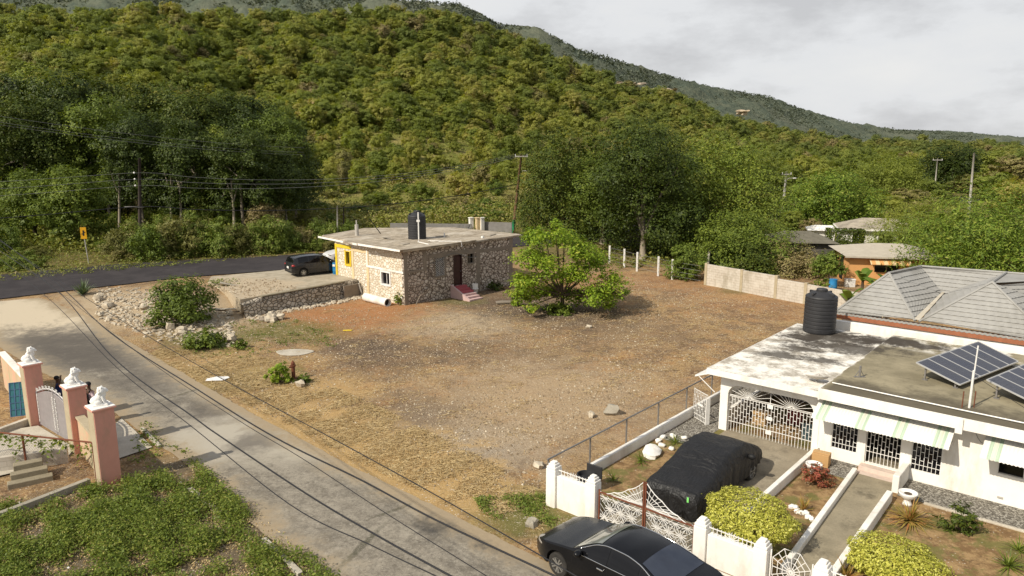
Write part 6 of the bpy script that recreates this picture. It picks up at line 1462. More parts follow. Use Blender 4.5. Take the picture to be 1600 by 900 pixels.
m.tube([(x,.0,gtop(x)+.03) for x in np.linspace(0,L,22)],.012,5); m.bar((.07,-.025,.2),(.07,-.025,1.4),.01); m.bar((L-.07,-.025,.2),(L-.07,-.025,1.4),.01); m.bar((L/2-.08,-.025,.2),(L/2-.08,-.025,1.7),.01); m.bar((L/2+.08,-.025,.2),(L/2+.08,-.025,1.7),.01); m.build('scrollwork', M_bars, o)
def wallAB(name, label, a, b, th, h, mat, z=None, cap=None, capm=None):
    an, L = aim(a,b); o = thing(name, label, 'wall', (a.x,a.y,a.z if z is None else z), an); MB().b2(0,L,-th/2,th/2,-.6,h).build('masonry', mat, o, bevel=.012)
    if cap: MB().b2(0,L,-th/2-.05,th/2+.05,h+.001,h+cap).build('coping', capm or M_white, o, bevel=.01)
    return o
q = PA+Vector((-math.cos(ga),-math.sin(ga),0))*.27; far = P(-75,575); far2 = Vector((q.x-4.6,q.y+4.8,0))
wallAB('boundary_wall','worn salmon boundary wall with white coping at the left edge', Vector((q.x-4.2,q.y+4.4,PA.z)), Vector((q.x,q.y,PA.z)), .16, 1.62, M_pinkw, None, .10, M_white)
dg = Vector((math.cos(ga),math.sin(ga),0)); wallAB('boundary_wall','low worn wall with pale coping between the middle and nearest pillars', PB_+dg*.27, PC-dg*.28, .2, 1.35, M_pinkw, None, .08, M_raw)
# posts / chain-link with creeper, blue grid board, block wall, steps
q0 = Vector((PC.x,PC.y,PC.z))+Vector((-.30,-.12,0)); q1 = P(-60,720)
an, L = aim(q0,q1); o = thing('creeper_fence', 'rusty pipe fence with a green creeper left of the nearest pink pillar', 'fence', (q0.x,q0.y,q0.z), an)
m = MB(); m.tube([(0,0,1.45),(L,0,1.25)],.03,6); m.build('top_rail', M_rust, o)
for x in (.02,L*.5,L): MB().tube([(x,0,-.2),(x,0,1.45-.2*x/L)],.04,6).build('post', M_rust, o)
m = MB()
for k in range(60):
    x = k*.12
    if x+1.2 < L: m.bar((x,0,.1),(x+1.2,0,1.3),.004); m.bar((x+1.2,.005,.1),(x,.005,1.3),.004)
m.build('wire_mesh', M_steel, o)
n = 420; xx = rng.uniform(.0,L*.8,n); zz = 1.42-.16*xx/L-np.abs(rng.normal(size=n))*.16-(np.abs(np.sin(xx*2.3))**6)*rng.random(n)*.8; V, f = leaves(np.stack([xx,rng.normal(size=n)*.07,zz],1), .12, .6, .5); np_mesh('creeper', V, f, L_weed, o)
bA = P(40,606); bB = P(70,618)
bd = thing('grid_board', 'blue and teal framed panel leaning against the farthest pink pillar', 'panel', P(44,648)+Vector((-.55,-.25,0)), ga+R(90))
bd.rotation_euler = (R(-16),0,ga+R(65)); 
m = MB(); m.b2(0,.72,-.02,.02,0,1.4); m.build('panel', simple('teal_panel',(.03,.13,.17),(.05,.20,.22),5,.5), bd); m = MB()
for i in range(5): m.b2(.18*i-.015,.18*i+.015,-.035,-.021,0,1.4)
for i in range(6): m.b2(0,.72,-.04,-.036,.28*i-.012,.28*i+.012)
m.build('lattice', simple('blue_lattice',(.08,.16,.30),None,4,.5), bd)
pv = [P(-90,690),P(60,667),P(118,702),P(100,722),P(-60,760),P(-150,760)]
m = MB(); m.add([(p.x,p.y,Tz(p.x,p.y)+.06) for p in pv],[tuple(range(len(pv)))]); tag(m.build('driveway', M_concpale), kind='structure')
pv = [P(190,655),P(228,690),P(238,700),P(180,720),P(150,690)]
m = MB(); m.add([(p.x,p.y,Tz(p.x,p.y)+.045) for p in pv],[tuple(range(len(pv)))]); tag(m.build('driveway_apron', M_concpale), kind='structure')
a = P(-70,706); b = P(48,662); wallAB('kerb','low block kerb behind the gateway driveway at the left', a, b, .2, .28, M_block)
a = P(-30,742); b = P(108,722); wallAB('block_wall','low grey block retaining wall beside the garden steps', a, b, .18, .55, M_block)
sa = P(18,765); sb2 = P(78,752); an, L = aim(sa,sb2); st = thing('garden_steps', 'three worn concrete steps below the block wall at the left', 'steps', sa, an)
for i in range(3): MB().b2(-.1+.1*i,L*1.1-.12*i,.0+.32*i,.34+.32*i,-.2,.18*(i+1)).build('step', M_path, st, bevel=.02)
a = P(-60,835); b = P(140,757); wallAB('kerb','pale concrete kerb at the edge of the green weeds', a, b, .2, .22, M_conc)
a = P(222,672); b = P(250,700); wallAB('kerb','thin broken concrete edging beside the nearest pink pillar', a, b, .12, .12, M_concpale)
for i,(x0,y0,x1,y1) in enumerate([(295,765,345,805),(412,845,470,900)]): wallAB('kerb',['broken kerb stones between the weeds and the street','broken kerb stones at the bottom edge of the street'][i], P(x0,y0), P(x1,y1), .16, .10, M_concpale)
# ------------------------------------------------------------------ people at the gate
M_skin = simple('brown_skin', (.10,.05,.03), (.08,.04,.025), 6, .6, .3, 0, 0)
def skinmesh(name, verts, edges, rad, mat, parent=None, sub=2):
    me = bpy.data.meshes.new(name); me.from_pydata(verts, edges, []); me.materials.append(mat); o = bpy.data.objects.new(name, me); col.objects.link(o)
    sk = o.modifiers.new('skin','SKIN'); me.skin_vertices.new() if not me.skin_vertices else None
    for v_, r_ in zip(me.skin_vertices[0].data, rad): v_.radius = (r_,r_) if not isinstance(r_, tuple) else r_
    me.skin_vertices[0].data[0].use_root = True; sk.use_smooth_shade = True
    s_ = o.modifiers.new('sub','SUBSURF'); s_.levels = s_.render_levels = sub
    if parent is not None: o.parent = parent
    return o
def person(label, loc, rz, top_c, bottom_c, wave=False, scarf=None, bag=False):
    # pelvis, spine, neck, head ; arms ; legs ; fingers
    j = {'pel':(0,0,.95),'wai':(0,0,1.10),'che':(0,-.01,1.32),'nec':(0,0,1.47),'hd1':(0,.01,1.56),'hd2':(0,.015,1.66),'hd3':(0,0,1.73)}
    r = {'pel':.125,'wai':.115,'che':(.135,.105),'nec':.052,'hd1':.068,'hd2':.088,'hd3':.07}
    e = [('pel','wai'),('wai','che'),('che','nec'),('nec','hd1'),('hd1','hd2'),('hd2','hd3')]
    for s_,n_ in ((1,'R'),(-1,'L')):
        j['sh'+n_] = (s_*.17,0,1.41); r['sh'+n_] = .055
        up = wave and s_ > 0
        j['el'+n_] = (s_*.30,.05,1.42) if up else (s_*.23,-.03,1.12); j['wr'+n_] = (s_*.30,.14,1.68) if up else (s_*.24,.08,.88); j['ha'+n_] = (s_*.30,.15,1.76) if up else (s_*.24,.10,.80)
        r['el'+n_] = .042; r['wr'+n_] = .028; r['ha'+n_] = (.036,.02)
        e += [('che','sh'+n_),('sh'+n_,'el'+n_),('el'+n_,'wr'+n_),('wr'+n_,'ha'+n_)]
        hb = Vector(j['ha'+n_]); d = (hb-Vector(j['wr'+n_])).normalized()
        for k in range(4):
            o1 = hb+d*.05+Vector((0,(k-1.5)*.020,0)); o2 = o1+d*(.04,.05,.045,.03)[k]+Vector((-.012*s_,0,0)); j['f%d%s'%(k,n_)] = tuple(o1); j['g%d%s'%(k,n_)] = tuple(o2); r['f%d%s'%(k,n_)] = .009; r['g%d%s'%(k,n_)] = .008
            e += [('ha'+n_,'f%d%s'%(k,n_)),('f%d%s'%(k,n_),'g%d%s'%(k,n_))]
        t1 = hb+Vector((0,-.045,0)); j['t1'+n_] = tuple(t1); j['t2'+n_] = tuple(t1+d*.045); r['t1'+n_] = .011; r['t2'+n_] = .009; e += [('ha'+n_,'t1'+n_),('t1'+n_,'t2'+n_)]
        j['hi'+n_] = (s_*.09,0,.90); j['kn'+n_] = (s_*.10,.02,.50); j['an'+n_] = (s_*.10,-.02,.09); j['to'+n_] = (s_*.12,.14,.035)
        r['hi'+n_] = .088; r['kn'+n_] = .058; r['an'+n_] = .038; r['to'+n_] = (.04,.028); e += [('pel','hi'+n_),('hi'+n_,'kn'+n_),('kn'+n_,'an'+n_),('an'+n_,'to'+n_)]
    ks = list(j); ix = {k:i for i,k in enumerate(ks)}
    body = skinmesh('person', [j[k] for k in ks], [(ix[a],ix[b]) for a,b in e], [r[k] for k in ks], M_skin)
    body.location = loc; body.rotation_euler.z = rz; tag(body, label, 'person')
    m = MB(); m.ell((0,.085,1.615),(.014,.022,.022),8,6); m.build('nose', M_skin, body, True)
    for s_ in (1,-1): MB().ell((s_*.033,.082,1.645),(.012,.008,.008),8,6).build('eye', M_bars, body, True); MB().ell((s_*.088,.0,1.63),(.012,.022,.032),8,6).build('ear', M_skin, body, True)
    MB().ell((0,.082,1.575),(.026,.012,.008),8,6).build('mouth', M_red, body, True)
    def garment(nm, keys, grow, mat, extra=()):
        kk = [k for k in ks if k in keys]; i2 = {k:i for i,k in enumerate(kk)}
        g = lambda q: tuple(x+grow for x in q) if isinstance(q, tuple) else q+grow
        P0 = {k: Vector(j[k]) for k in kk}
        return skinmesh(nm, [tuple(P0[k]) for k in kk], [(i2[a],i2[b]) for a,b in e if a in i2 and b in i2], [g(r[k]) for k in kk], mat, body)
    garment('shirt', ['wai','che','shR','shL','pel'], .022, top_c)
    for n_ in 'RL':
        a,b = Vector(j['sh'+n_]),Vector(j['el'+n_]); MB().tube([a,a.lerp(b,.75)],[.072,.062],10).build('sleeve', top_c, body, True)
    garment('trousers', ['pel','hiR','hiL','knR','knL','anR','anL'], .018, bottom_c)
    for s_ in (1,-1): MB().ell((s_*.115,.05,.04),(.05,.13,.045),10,6).build('shoe', M_blacktrim, body, True)
    if scarf: m = MB(); m.ell((0,-.01,1.69),(.105,.115,.10),14,10); m.ell((0,-.10,1.66),(.06,.06,.05)); m.build('headwrap', scarf, body, True)
    else: MB().ell((0,-.015,1.685),(.095,.105,.085),14,10).build('hair', M_blacktrim, body, True)
    if bag:
        m = MB(); m.ell((0,-.20,1.18),(.17,.09,.23),14,10); m.build('backpack', M_blacktrim, body, True)
        for s_ in (1,-1): MB().tube([(s_*.11,-.13,1.38),(s_*.12,-.02,1.47),(s_*.12,.125,1.36),(s_*.13,.09,1.14),(s_*.13,-.12,1.05)],.018,6).build('strap', M_blacktrim, body)
    return body
cA = simple('navy_cloth',(.02,.035,.12),(.015,.025,.09),6,.9); cB = simple('pale_pink_cloth',(.55,.42,.44),(.48,.36,.38),6,.9); cC = simple('dark_cloth',(.02,.02,.022),None,6,.9); cD = simple('denim_cloth',(.05,.07,.12),(.04,.055,.1),6,.9)
h1 = G(89,592,1.66); person('person in a navy shirt waving one raised hand behind the grey gate', gnd(h1.x,h1.y,.03), R(-60), cA, cD, True)
h2 = G(138,602,1.66); person('person with a dark headwrap, pale pink top and black backpack on the street', gnd(h2.x,h2.y,.03), R(-20), cB, cC, False, cC, True)
# ------------------------------------------------------------------ block wall, wire fence, houses beyond
a = G(1103,445); b = G(1290,481.5); an, L = aim(a,b)
o = thing('block_wall', 'long stepped grey block wall at the back of the empty lot', 'wall', a, an)
hs = [(0,3.0,1.72),(3.0,6.2,1.70),(6.2,6.6,1.62),(6.6,L*.88,1.48),(L*.88,L+3,1.45)]
m = MB(); zt_ = [1.72,1.70,1.50,1.46]
xs_ = [0,L*.33,L*.62,L*.85,L+4]
for x0,x1,z in zip(xs_,xs_[1:],zt_): m.b2(x0+.12,x1-.12,-.09,.09,-.4,z)
m.build('masonry', M_block, o)
for x,z in zip(xs_,[1.80,1.76,1.74,1.56,1.5]): MB().b2(x-.119,x+.119,-.13,.13,-.4,z).build('post', M_raw, o, bevel=.01)
a2 = a+Vector((.3,6.5,0)); 
wallAB('block_wall','short pale block wall running back from the corner of the lot', Vector((a.x+.05,a.y+.15,0)), Vector((a.x+3.2,a.y+11,0)), .18, 1.6, M_block)
fa = [(975,418),(995,424),(1028,432),(1050,437),(952,412)]
fp = [G(*q) for q in [(952,412),(975,418),(995,424),(1028,432),(1050,437)]]+[G(1103,446)+Vector((-.4,.3,0))]
o = thing('wire_fence', 'wire fence on white concrete posts beneath the big trees', 'fence', fp[0], 0)
for p in fp[:5]: q = p-fp[0]; MB().b2(q.x-.075,q.x+.075,q.y-.075,q.y+.075,-.2,1.75).build('post', M_statue, o, bevel=.01)
for z in (.35,.75,1.15,1.55): MB().tube([tuple(p-fp[0]+Vector((0,-.08,z))) for p in fp],.012,4).build('wire', M_cablelt, o)
pk = [(1166+i*11.5+ (i%3)*2, 409+ (i%2)) for i in range(10)]
o = thing('stake_fence', 'row of thin grey stakes behind the block wall under the trees', 'fence', D(1160,412,66)*1.0, 0); o.location.z = 0
for i in range(13):
    p = D(1160+i*10,412,66-i*.35); MB().tube([(p.x-o.location.x,p.y-o.location.y,-.1),(p.x-o.location.x+.05*(i%3-1),p.y-o.location.y,1.6+.15*(i%2))],.05,5).build('stake', M_conpole, o)
# orange house
M_orange = simple('orange_wall', (.62,.33,.13), (.56,.29,.11), 1.5, .85, .2); M_oroof = simple('grey_shingle', (.46,.41,.33), (.38,.335,.27), 2, .95); M_otrim = simple('orange_trim', (.52,.20,.05), None, 3, .8)
oh = thing('orange_house', 'small orange house with a pale hip roof and striped awning', 'house', Vector((27.4,58.0,0)), R(-12))
m = wall_x(MB(),0,6.8,0,.2,-.1,2.4,[(1.9,3.7,1.1,1.95)]); m.b2(0,.2,.21,5.5,-.1,2.4); m.b2(6.6,6.8,.21,5.5,-.1,2.4); m.b2(.21,6.59,5.3,5.5,-.1,2.4); m.build('wall', M_orange, oh)
m = MB(); m.b2(-.02,6.82,-.03,-.002,2.15,2.4); m.build('wall_band', M_otrim, oh); w_ = MB().b2(1.9,3.7,.08,.12,1.1,1.95).build('window', M_glassd, oh); MB().b2(2.76,2.84,.04,.079,1.1,1.95).build('mullion', M_greycon, w_)
m = MB(); v_ = [(-.5,-.55,2.42),(7.3,-.55,2.42),(7.3,6.0,2.42),(-.5,6.0,2.42),(2.3,2.7,3.15),(4.6,2.7,3.15)]; m.add(v_,[(0,1,5,4),(1,2,5),(2,3,4,5),(3,0,4),(3,2,1,0)]); m.b2(-.5,7.3,-.57,-.551,2.30,2.43); m.build('roof', M_oroof, oh)
aw = NT('orange_awning'); co = aw.coord(); s3 = aw.n('SeparateXYZ'); aw.put(s3.inputs[0],co); aw.bsdf(aw.mix(aw.math('GREATER_THAN', aw.math('MODULO', s3.outputs[0], .6), .3),(.68,.50,.28),(.62,.32,.12)),.6)
m = MB(); m.grid([[(1.4,-.03,2.3),(4.4,-.03,2.3)],[(1.4,-.75,1.9),(4.4,-.75,1.9)],[(1.4,-.76,1.82),(4.4,-.76,1.82)]]); m.build('awning', aw.m, oh)
MB().b2(-.05,.0,2.0,3.0,.1,2.2).build('door', M_dark, oh)
b_ = thing('barrel','blue plastic barrel standing beside the orange house','barrel', D(1302,440,55.5)); b_.location.z = 0; MB().lathe([(.27,0),(.3,.04),(.3,.3),(.31,.32),(.3,.34),(.3,.86),(.27,.9)],n=20).build('drum', M_blue, b_, 'auto')
MB().lathe([(.30,.86),(.31,.89),(.3,.92),(.05,.915)],n=20).build('lid', M_blue, b_, 'auto')
b_ = thing('storage_box','white cool box on the ground before the orange house','box', D(1328,440,57.0)); b_.location.z = 0; MB().box((0,0,.3),(.7,.5,.6)).build('tub', M_bars, b_, bevel=.03); MB().box((0,0,.64),(.74,.54,.08)).build('lid', M_statue, b_, bevel=.02)
# grey hip-roofed house further back
hh = thing('bungalow', 'white bungalow with weathered hip roof and dark louvred porch behind the hedge', 'house', Vector((35.8,78,0)), R(-18))
m = wall_x(MB(),0,7,0,.2,-.1,2.6,[(1.2,2.6,1.0,2.1),(4.2,5.2,.1,2.1)]); m.b2(0,.2,.21,6,-.1,2.6); m.b2(6.8,7,.21,6,-.1,2.6); m.build('wall', M_whitec, hh)
for x0,x1,z0,z1 in [(1.2,2.6,1.0,2.1)]: f_ = MB().b2(x0,x1,.08,.12,z0,z1).build('window', M_glassd, hh); MB().b2(x0+.66,x0+.72,.03,.079,z0,z1).build('mullion', M_bars, f_)
MB().b2(4.2,5.2,.1,.14,.0,2.1).build('door', M_dark, hh)
m = MB(); v_ = [(-.5,-.6,2.6),(9.6,-.6,2.6),(9.6,6.6,2.6),(-.5,6.6,2.6),(2.6,3,3.7),(6.4,3,3.7)]; m.add(v_,[(0,1,5,4),(1,2,5),(2,3,4,5),(3,0,4),(3,2,1,0)]); m.build('roof', M_slab, hh); m = MB(); m.b2(-.52,9.62,-.64,-.605,2.45,2.65); m.b2(-.54,-.505,-.6,6.6,2.45,2.65); m.build('fascia', M_white, hh)
for x in (7.3,8.3,9.3): MB().b2(x-.12,x+.12,-.4,-.2,0,2.55).build('porch_column', M_statue, hh)
for x0,x1 in ((7.45,8.15),(8.45,9.15)): MB().b2(x0,x1,-.3,-.25,.2,2.4).build('louvre', M_cablelt, hh)
m = MB(); v_ = [(-4.2,.5,2.2),(-.6,.5,2.2),(-.6,5,2.2),(-4.2,5,2.2),(-3.2,2.6,2.7),(-1.0,2.6,2.7)]; m.add(v_,[(0,1,5,4),(1,2,5),(2,3,4,5),(3,0,4),(3,2,1,0)]); m.b2(-3.9,-.8,1,4.6,0,2.19); m.build('annexe', M_white, hh)
gw = thing('garden_wall','low white garden wall with pillars in front of the bungalow','wall', Vector((29.6,72.5,0)), R(-14)); MB().b2(0,11,-.1,.1,0,.75).build('masonry', M_white, gw)
for x in (0,2.2,4.4,6.6,8.8,11): MB().b2(x-.2,x+.2,-.2,.2,0,1.25).build('post', M_white, gw, bevel=.02)
x,h = htop(1322,346,73.5); o = thing('clipped_hedge_tree','clipped dark green hedge tree shaped like a box before the bungalow','hedge',(x,73.5,0),R(-12)); n = 5200; Pq = rng.uniform(-1,1,(n,3)); ax = rng.integers(0,3,n); Pq[np.arange(n),ax] = np.sign(Pq[np.arange(n),ax])*rng.uniform(.8,1,n); Pq = Pq*np.array([1.75,1.0,.75]); oo = Pq/np.linalg.norm(Pq,axis=1,keepdims=True); V, f = leaves(Pq+np.array([0,0,2.1]), .16, .55, .5, oo); np_mesh('crown', V, f, L_dark, o); m = MB()
for k in range(5): m.tube([(0,0,-.1),(.1*k-.2,0,.8),(.6*k-1.2,.2*(k%2),1.6)],[.12,.08,.05],6)
m.build('trunk', M_barkdk, o)
x,h = htop(1358,366,71); shrub('small round yellow shrub before the dark porch of the bungalow', (x,71,0), 1.9,1.7,1500,.16,L_yellow,730,k=7); x,h = htop(1278,362,74); shrub('yellow shrub left of the clipped hedge tree', (x,74,0), 1.8,1.6,1300,.16,L_yellow,731,k=7)
sh = thing('shed', 'dark shed with a low weathered hip roof under the trees', 'shed', Vector((24.6,69,0)), R(-10)); m = MB(); v_ = [(-.4,-.5,2.1),(6.4,-.5,2.1),(6.4,4.5,2.1),(-.4,4.5,2.1),(1.8,2,3.0),(4.2,2,3.0)]; m.add(v_,[(0,1,5,4),(1,2,5),(2,3,4,5),(3,0,4),(3,2,1,0)]); m.build('roof', simple('dark_roof',(.16,.145,.11),(.11,.10,.075),2,.95), sh); MB().b2(0,6,0,4,0,2.09).build('wall', simple('dark_wall',(.10,.09,.08),None,3,.9), sh); MB().b2(2.4,3.3,-.03,-.001,0,1.9).build('door', M_dark, sh)
hh.scale = (.84,.84,.92)
# gate posts and block walls across the main road
for lab,px0,px1,y_,Y0_,Y1_,h_ in [('long grey block wall across the road behind the stone house roof',610,737,362,100,93,2.1),('grey block wall right of the white gate posts across the road',757,800,366,91,88,2.3)]:
    a = D(px0,353,85); b = D(px1,348 if px0>740 else 352,84); h_ = max(.8,b.z-Tz(b.x,b.y)); a.z = Tz(a.x,a.y); b.z = Tz(b.x,b.y); wallAB('block_wall', lab, a, b, .2, h_, simple('grey_block',(.24,.225,.21),(.18,.17,.155),2,.95))
for lab,px,w_,h_,mt in [('white gate post left of the cream post across the road',736,.45,2.9,M_white),('white gate post right of the cream post across the road',753,.45,2.9,M_white),('taller cream gate post between the two white posts',747,.55,3.4,M_cream)]:
    p = D(px,345 if 'cream' not in lab else 341,83.5 if 'cream' not in lab else 84.5); zz = Tz(p.x,p.y); h_ = p.z-zz; p.z = zz; o = thing('gate_post', lab, 'post', p, R(30), 'gate posts across the road'); MB().b2(-w_/2,w_/2,-w_/2,w_/2,-.3,h_).build('shaft', mt, o, bevel=.02); MB().b2(-w_/2-.05,w_/2+.05,-w_/2-.05,w_/2+.05,h_,h_+.1).build('cap', mt, o, bevel=.02)
# ------------------------------------------------------------------ poles and wires
def pole(label, base, top, r, mat, arms=(), lamp=None, green=0.0, ins=(), cat='utility pole'):
    o = thing('utility_pole', label, cat, base); t_ = Vector(top)-Vector(base); MB().tube([(0,0,-.3),tuple(t_*.5),tuple(t_)],[r*1.2,r,r*.8],10).build('shaft', mat, o, True)
    if green: MB().tube([(t_*(.0)).to_tuple(),(t_*green).to_tuple()],r*1.24,10).build('painted_base', M_green, o, True)
    for f_,half,ang in arms: c = t_*f_; a = Vector((math.cos(ang),math.sin(ang),0))*half; MB().bar(c-a-Vector((0,r,0)),c+a-Vector((0,r,0)),.11,.13).build('crossarm', M_conpole, o); [MB().tube([tuple(c+a*s_+Vector((0,-r,.05))),tuple(c+a*s_+Vector((0,-r,.28)))],[.05,.035],6).build('insulator', M_statue, o) for s_ in (-.9,.9)]
    for z in ins: MB().ell((r+.07,-.05,z),(.10,.07,.09),8,6).build('insulator', M_statue, o, True)
    if lamp: f_,l_ = lamp; c = t_*f_; e_ = c+Vector((l_,-.2,.35)); MB().tube([tuple(c),tuple(c+Vector((l_*.4,-.1,.32))),tuple(e_)],.045,6).build('lamp_arm', M_conpole, o); MB().ell(tuple(e_+Vector((.25,0,-.02))),(.36,.12,.08),12,6).build('lamp_head', M_bars, o, True)
    return o
def zt(px, py, Y): return D(px,py,Y)
bp = D(801,366,86); bp.z = Tz(bp.x,bp.y); tp_ = zt(815,240,86); brown = pole('leaning brown wooden pole with white crossarm, lamp and green painted foot', bp, tp_, .17, M_wood, [(.965,.75,0)], (.75,.9), .17)
lp = D(219,398,68.5); lp.z = Tz(lp.x,lp.y); lt = zt(218,247,68.5); dark = pole('dark creosoted pole with three white insulators before the left wood', lp, lt, .15, M_wooddk, [], None, 0, [ (zt(219,270,68.5).z-lp.z), (zt(219,280,68.5).z-lp.z), (zt(219,290,68.5).z-lp.z)])
MB().bar((-.9,-.2,zt(219,323,68.5).z-lp.z),(.9,-.2,zt(219,323,68.5).z-lp.z),.10).build('bracket', M_steel, dark)
wp = D(1222,338,108); wp.z = Tz(wp.x,wp.y); wt = zt(1229,268,108); white = pole('white concrete pole with curved lamp arm above the rounded tree', wp, wt, .18, M_conpole, [(.94,.7,0)], (.80,1.0), .14)
rp_ = D(1521,278,112); rp_.z = Tz(rp_.x,rp_.y); pole('short pale pole on the rise at the upper right', rp_, zt(1522,239,112), .17, M_conpole)
r2 = D(1464,266,150); r2.z = Tz(r2.x,r2.y); pole('far thin pole with crossarm among the trees at the upper right', r2, zt(1465,247,150), .11, M_conpole, [(.95,1.0,0)])
for lab,px,pb,pt,Y in [('thin grey post left of the stone house roof',527,372,322,72),('dark stub pole behind the parked cars',537,366,322,84)]:
    b_ = D(px,pb,Y); b_.z = Tz(b_.x,b_.y); pole(lab, b_, zt(px,pt,Y), .07, M_conpole if 'grey' in lab else M_wooddk, cat='post')
def wire(label, pts, r, mat=M_cable, group=None):
    pts = [Vector(p) for p in pts]; xs = [p.x for p in pts]; out = []
    for i in range(len(pts)-1):
        p0 = pts[max(i-1,0)]; p1 = pts[i]; p2 = pts[i+1]; p3 = pts[min(i+2,len(pts)-1)]
        for k in range(8):
            t = k/8; out.append(.5*((2*p1)+(p2-p0)*t+(2*p0-5*p1+4*p2-p3)*t*t+(3*p1-p0-3*p2+p3)*t**3))
    out.append(pts[-1]); o = MB().tube(out, r, 5, 0, False).build('power_line', mat, None, True); return tag(o, label, 'wire', group)
def span(a, b, sag, n=9): a = Vector(a); b = Vector(b); return [a.lerp(b,i/n)-Vector((0,0,sag*4*(i/n)*(1-i/n))) for i in range(n+1)]
# lines along the main road
for k,py in enumerate((270,280,290)):
    a = zt(219,py,68.3); l = Vector((-95,22,a.z+.5)); tgt = tp_+Vector((-.75+.7*k,-.2,-.1))
    wire(['topmost','middle','lowest'][k]+' of the three wires at the dark pole in front of the wood', span(l,a,1.2)[:-1]+span(a,tgt,1.6), .015, M_cablelt, 'wires of the dark pole')
a = zt(219,323,68.1); wire('thick dark cable low on the dark pole in front of the wood', span(Vector((-95,20,a.z+.4)),a,1.0)[:-1]+span(a,bp+(tp_-bp)*.62,1.4), .04, M_cable)
for k,(y0,y1) in enumerate(((178,231),(188,238),(192,242))):
    wire(['uppermost','middle','lowest'][k]+' of the long pale wires crossing in front of the tall wood', span(zt(-60,y0-6,58),zt(475,y1,84),.5)+[], .013, M_cablelt, 'high wires in front of the wood')
for k in range(2): wire(['upper wire between the brown pole and the white pole','lower wire between the brown pole and the white pole'][k], span(tp_+Vector((.6-1.2*k,-.2,0)), wt+Vector((.5-k,-.2,-.3)), 1.0), .022, M_cable)
for k in range(3): wire(['top','second','third'][k]+' wire running right from the white pole over the far gardens', span(wt+Vector((.4,-.2,-4.5-1.0*k)), zt(1640,325+8*k,118), 1.0), .022, M_cablelt)
# lines over the side street, close to the camera
def street_wire(label, pix, z0, z1, r, mat, ext=True):
    n = len(pix); pts = []
    for i,(px,py) in enumerate(pix): pts.append(G(px,py,z0+(z1-z0)*i/(n-1)-.0))
    d = pts[-1]-pts[-2]; pts.append(pts[-1]+d*1.2); d = pts[0]-pts[1]; pts.insert(0, pts[0]+d*.5); return wire(label, pts, r, mat, 'wires over the side street')
street_wire('thick black cable over the right side of the street', [(2,376),(90,444),(171,519),(309,609),(427,682),(564,750),(678,811),(867,900)], 6.3,6.3, .013, M_cable)
street_wire('thick black cable over the middle of the street', [(0,392),(90,455),(174,556),(300,650),(340,679),(481,773),(600,843),(704,900)], 6.2,6.2, .013, M_cable)
street_wire('thin wire just below the middle cable over the street', [(0,404),(80,470),(180,572),(300,667),(451,787),(580,852),(681,900)], 6.1,6.1, .008, M_cable)
street_wire('thin grey wire crossing the straw verge above the street', [(20,390),(110,450),(202,508),(340,588),(512,681),(678,772),(900,900)], 6.4,6.4, .008, M_cable)
street_wire('thin wire between the two thick cables over the street', [(0,384),(100,462),(230,562),(370,655),(470,715),(600,800),(760,900)], 6.2,6.2, .006, M_cable)
# road sign
sp0 = D(139,413,62.5); sp0.z = Tz(sp0.x,sp0.y); o = thing('road_sign', 'small yellow warning sign on a grey post beside the main road', 'sign', sp0, R(12)); hz = zt(134,357,62.5).z-sp0.z
MB().tube([(0,0,-.2),(-.15,0,hz-.3)],.045,8).build('post', M_conpole, o); q = MB(); q.prism_xz([(-.38,hz-.9),(.10,hz-.9),(.10,hz+.1),(-.38,hz+.1)],-.06,-.03); q.build('plate', simple('sign_yellow',(.72,.36,.01),None,3,.5), o, bevel=.01)
m = MB(); m.b2(-.20,-.08,-.07,-.061,hz-.62,hz-.15); m.b2(-.30,-.201,-.07,-.061,hz-.5,hz-.42); m.b2(-.079,.02,-.07,-.061,hz-.36,hz-.28); m.build('symbol', M_blacktrim, o)
# ------------------------------------------------------------------ hydrant, slabs, stones, rubble
hy = P(459,592); o = thing('hydrant', 'rusty brown hydrant standpipe in the grass by the street', 'hydrant', hy); MB().lathe([(.16,0),(.16,.05),(.09,.06),(.09,.62),(.13,.63),(.13,.70),(.09,.71),(.10,.80),(.05,.86),(.03,.92)],n=16).build('standpipe', M_rust, o, 'auto'); MB().tube([(0,0,.60),(-.2,-.05,.60)],.045,8).build('outlet', M_rust, o)
M_lime = NT('limestone'); co = M_lime.coord(); k_ = M_lime.mix(M_lime.ramp(M_lime.noise(co,2.2,7,.7),[(.35,0),(.65,1)]), (.60,.53,.41), (.36,.295,.215)); k_ = M_lime.mix(M_lime.ramp(M_lime.noise(co,6,5,.7),[(.55,0),(.7,.6)]), k_, (.22,.18,.13)); M_lime.bsdf(k_,.95,.1,0,M_lime.noise(co,7,6,.7),.8,.05); M_lime = M_lime.m
M_wrock = simple('white_painted_rock',(.82,.80,.75),(.70,.66,.58),5,.8)
def boulder(label, p, rad, seed, mat=None, name='boulder', group=None, sink=.35):
    m = MB().rock((0,0,rad[2]*(1-sink)), rad, seed, 0, .14 if mat is M_wrock else .3, 10 if mat is M_wrock else 8, 8 if mat is M_wrock else 5); o = m.build(name, mat or M_lime, None, 'auto', loc=p); o.rotation_euler.z = seed*.7; return tag(o, label, 'rock', group)
boulder('large white painted rock in the garden behind the chain-link fence', Wp(-.88,-3.85,.12), (.50,.30,.13), 3, M_wrock)
for i in range(9):
    a = i*.7-.6; boulder('white stone in the ring around a pineapple plant', Wp(-.72+.62*math.cos(a),-2.45+.62*math.sin(a),.11), (.13,.10,.07), 20+i, M_wrock, 'stone', 'white ring stones')
for i in range(7): boulder('pale stone edging the spiky plant near the clipped bush', Wp(4.4+.12*i,-4.55+.1*math.sin(i*2)-.05*i,.11), (.10,.08,.07), 40+i, M_wrock, 'stone', 'pale edging stones')
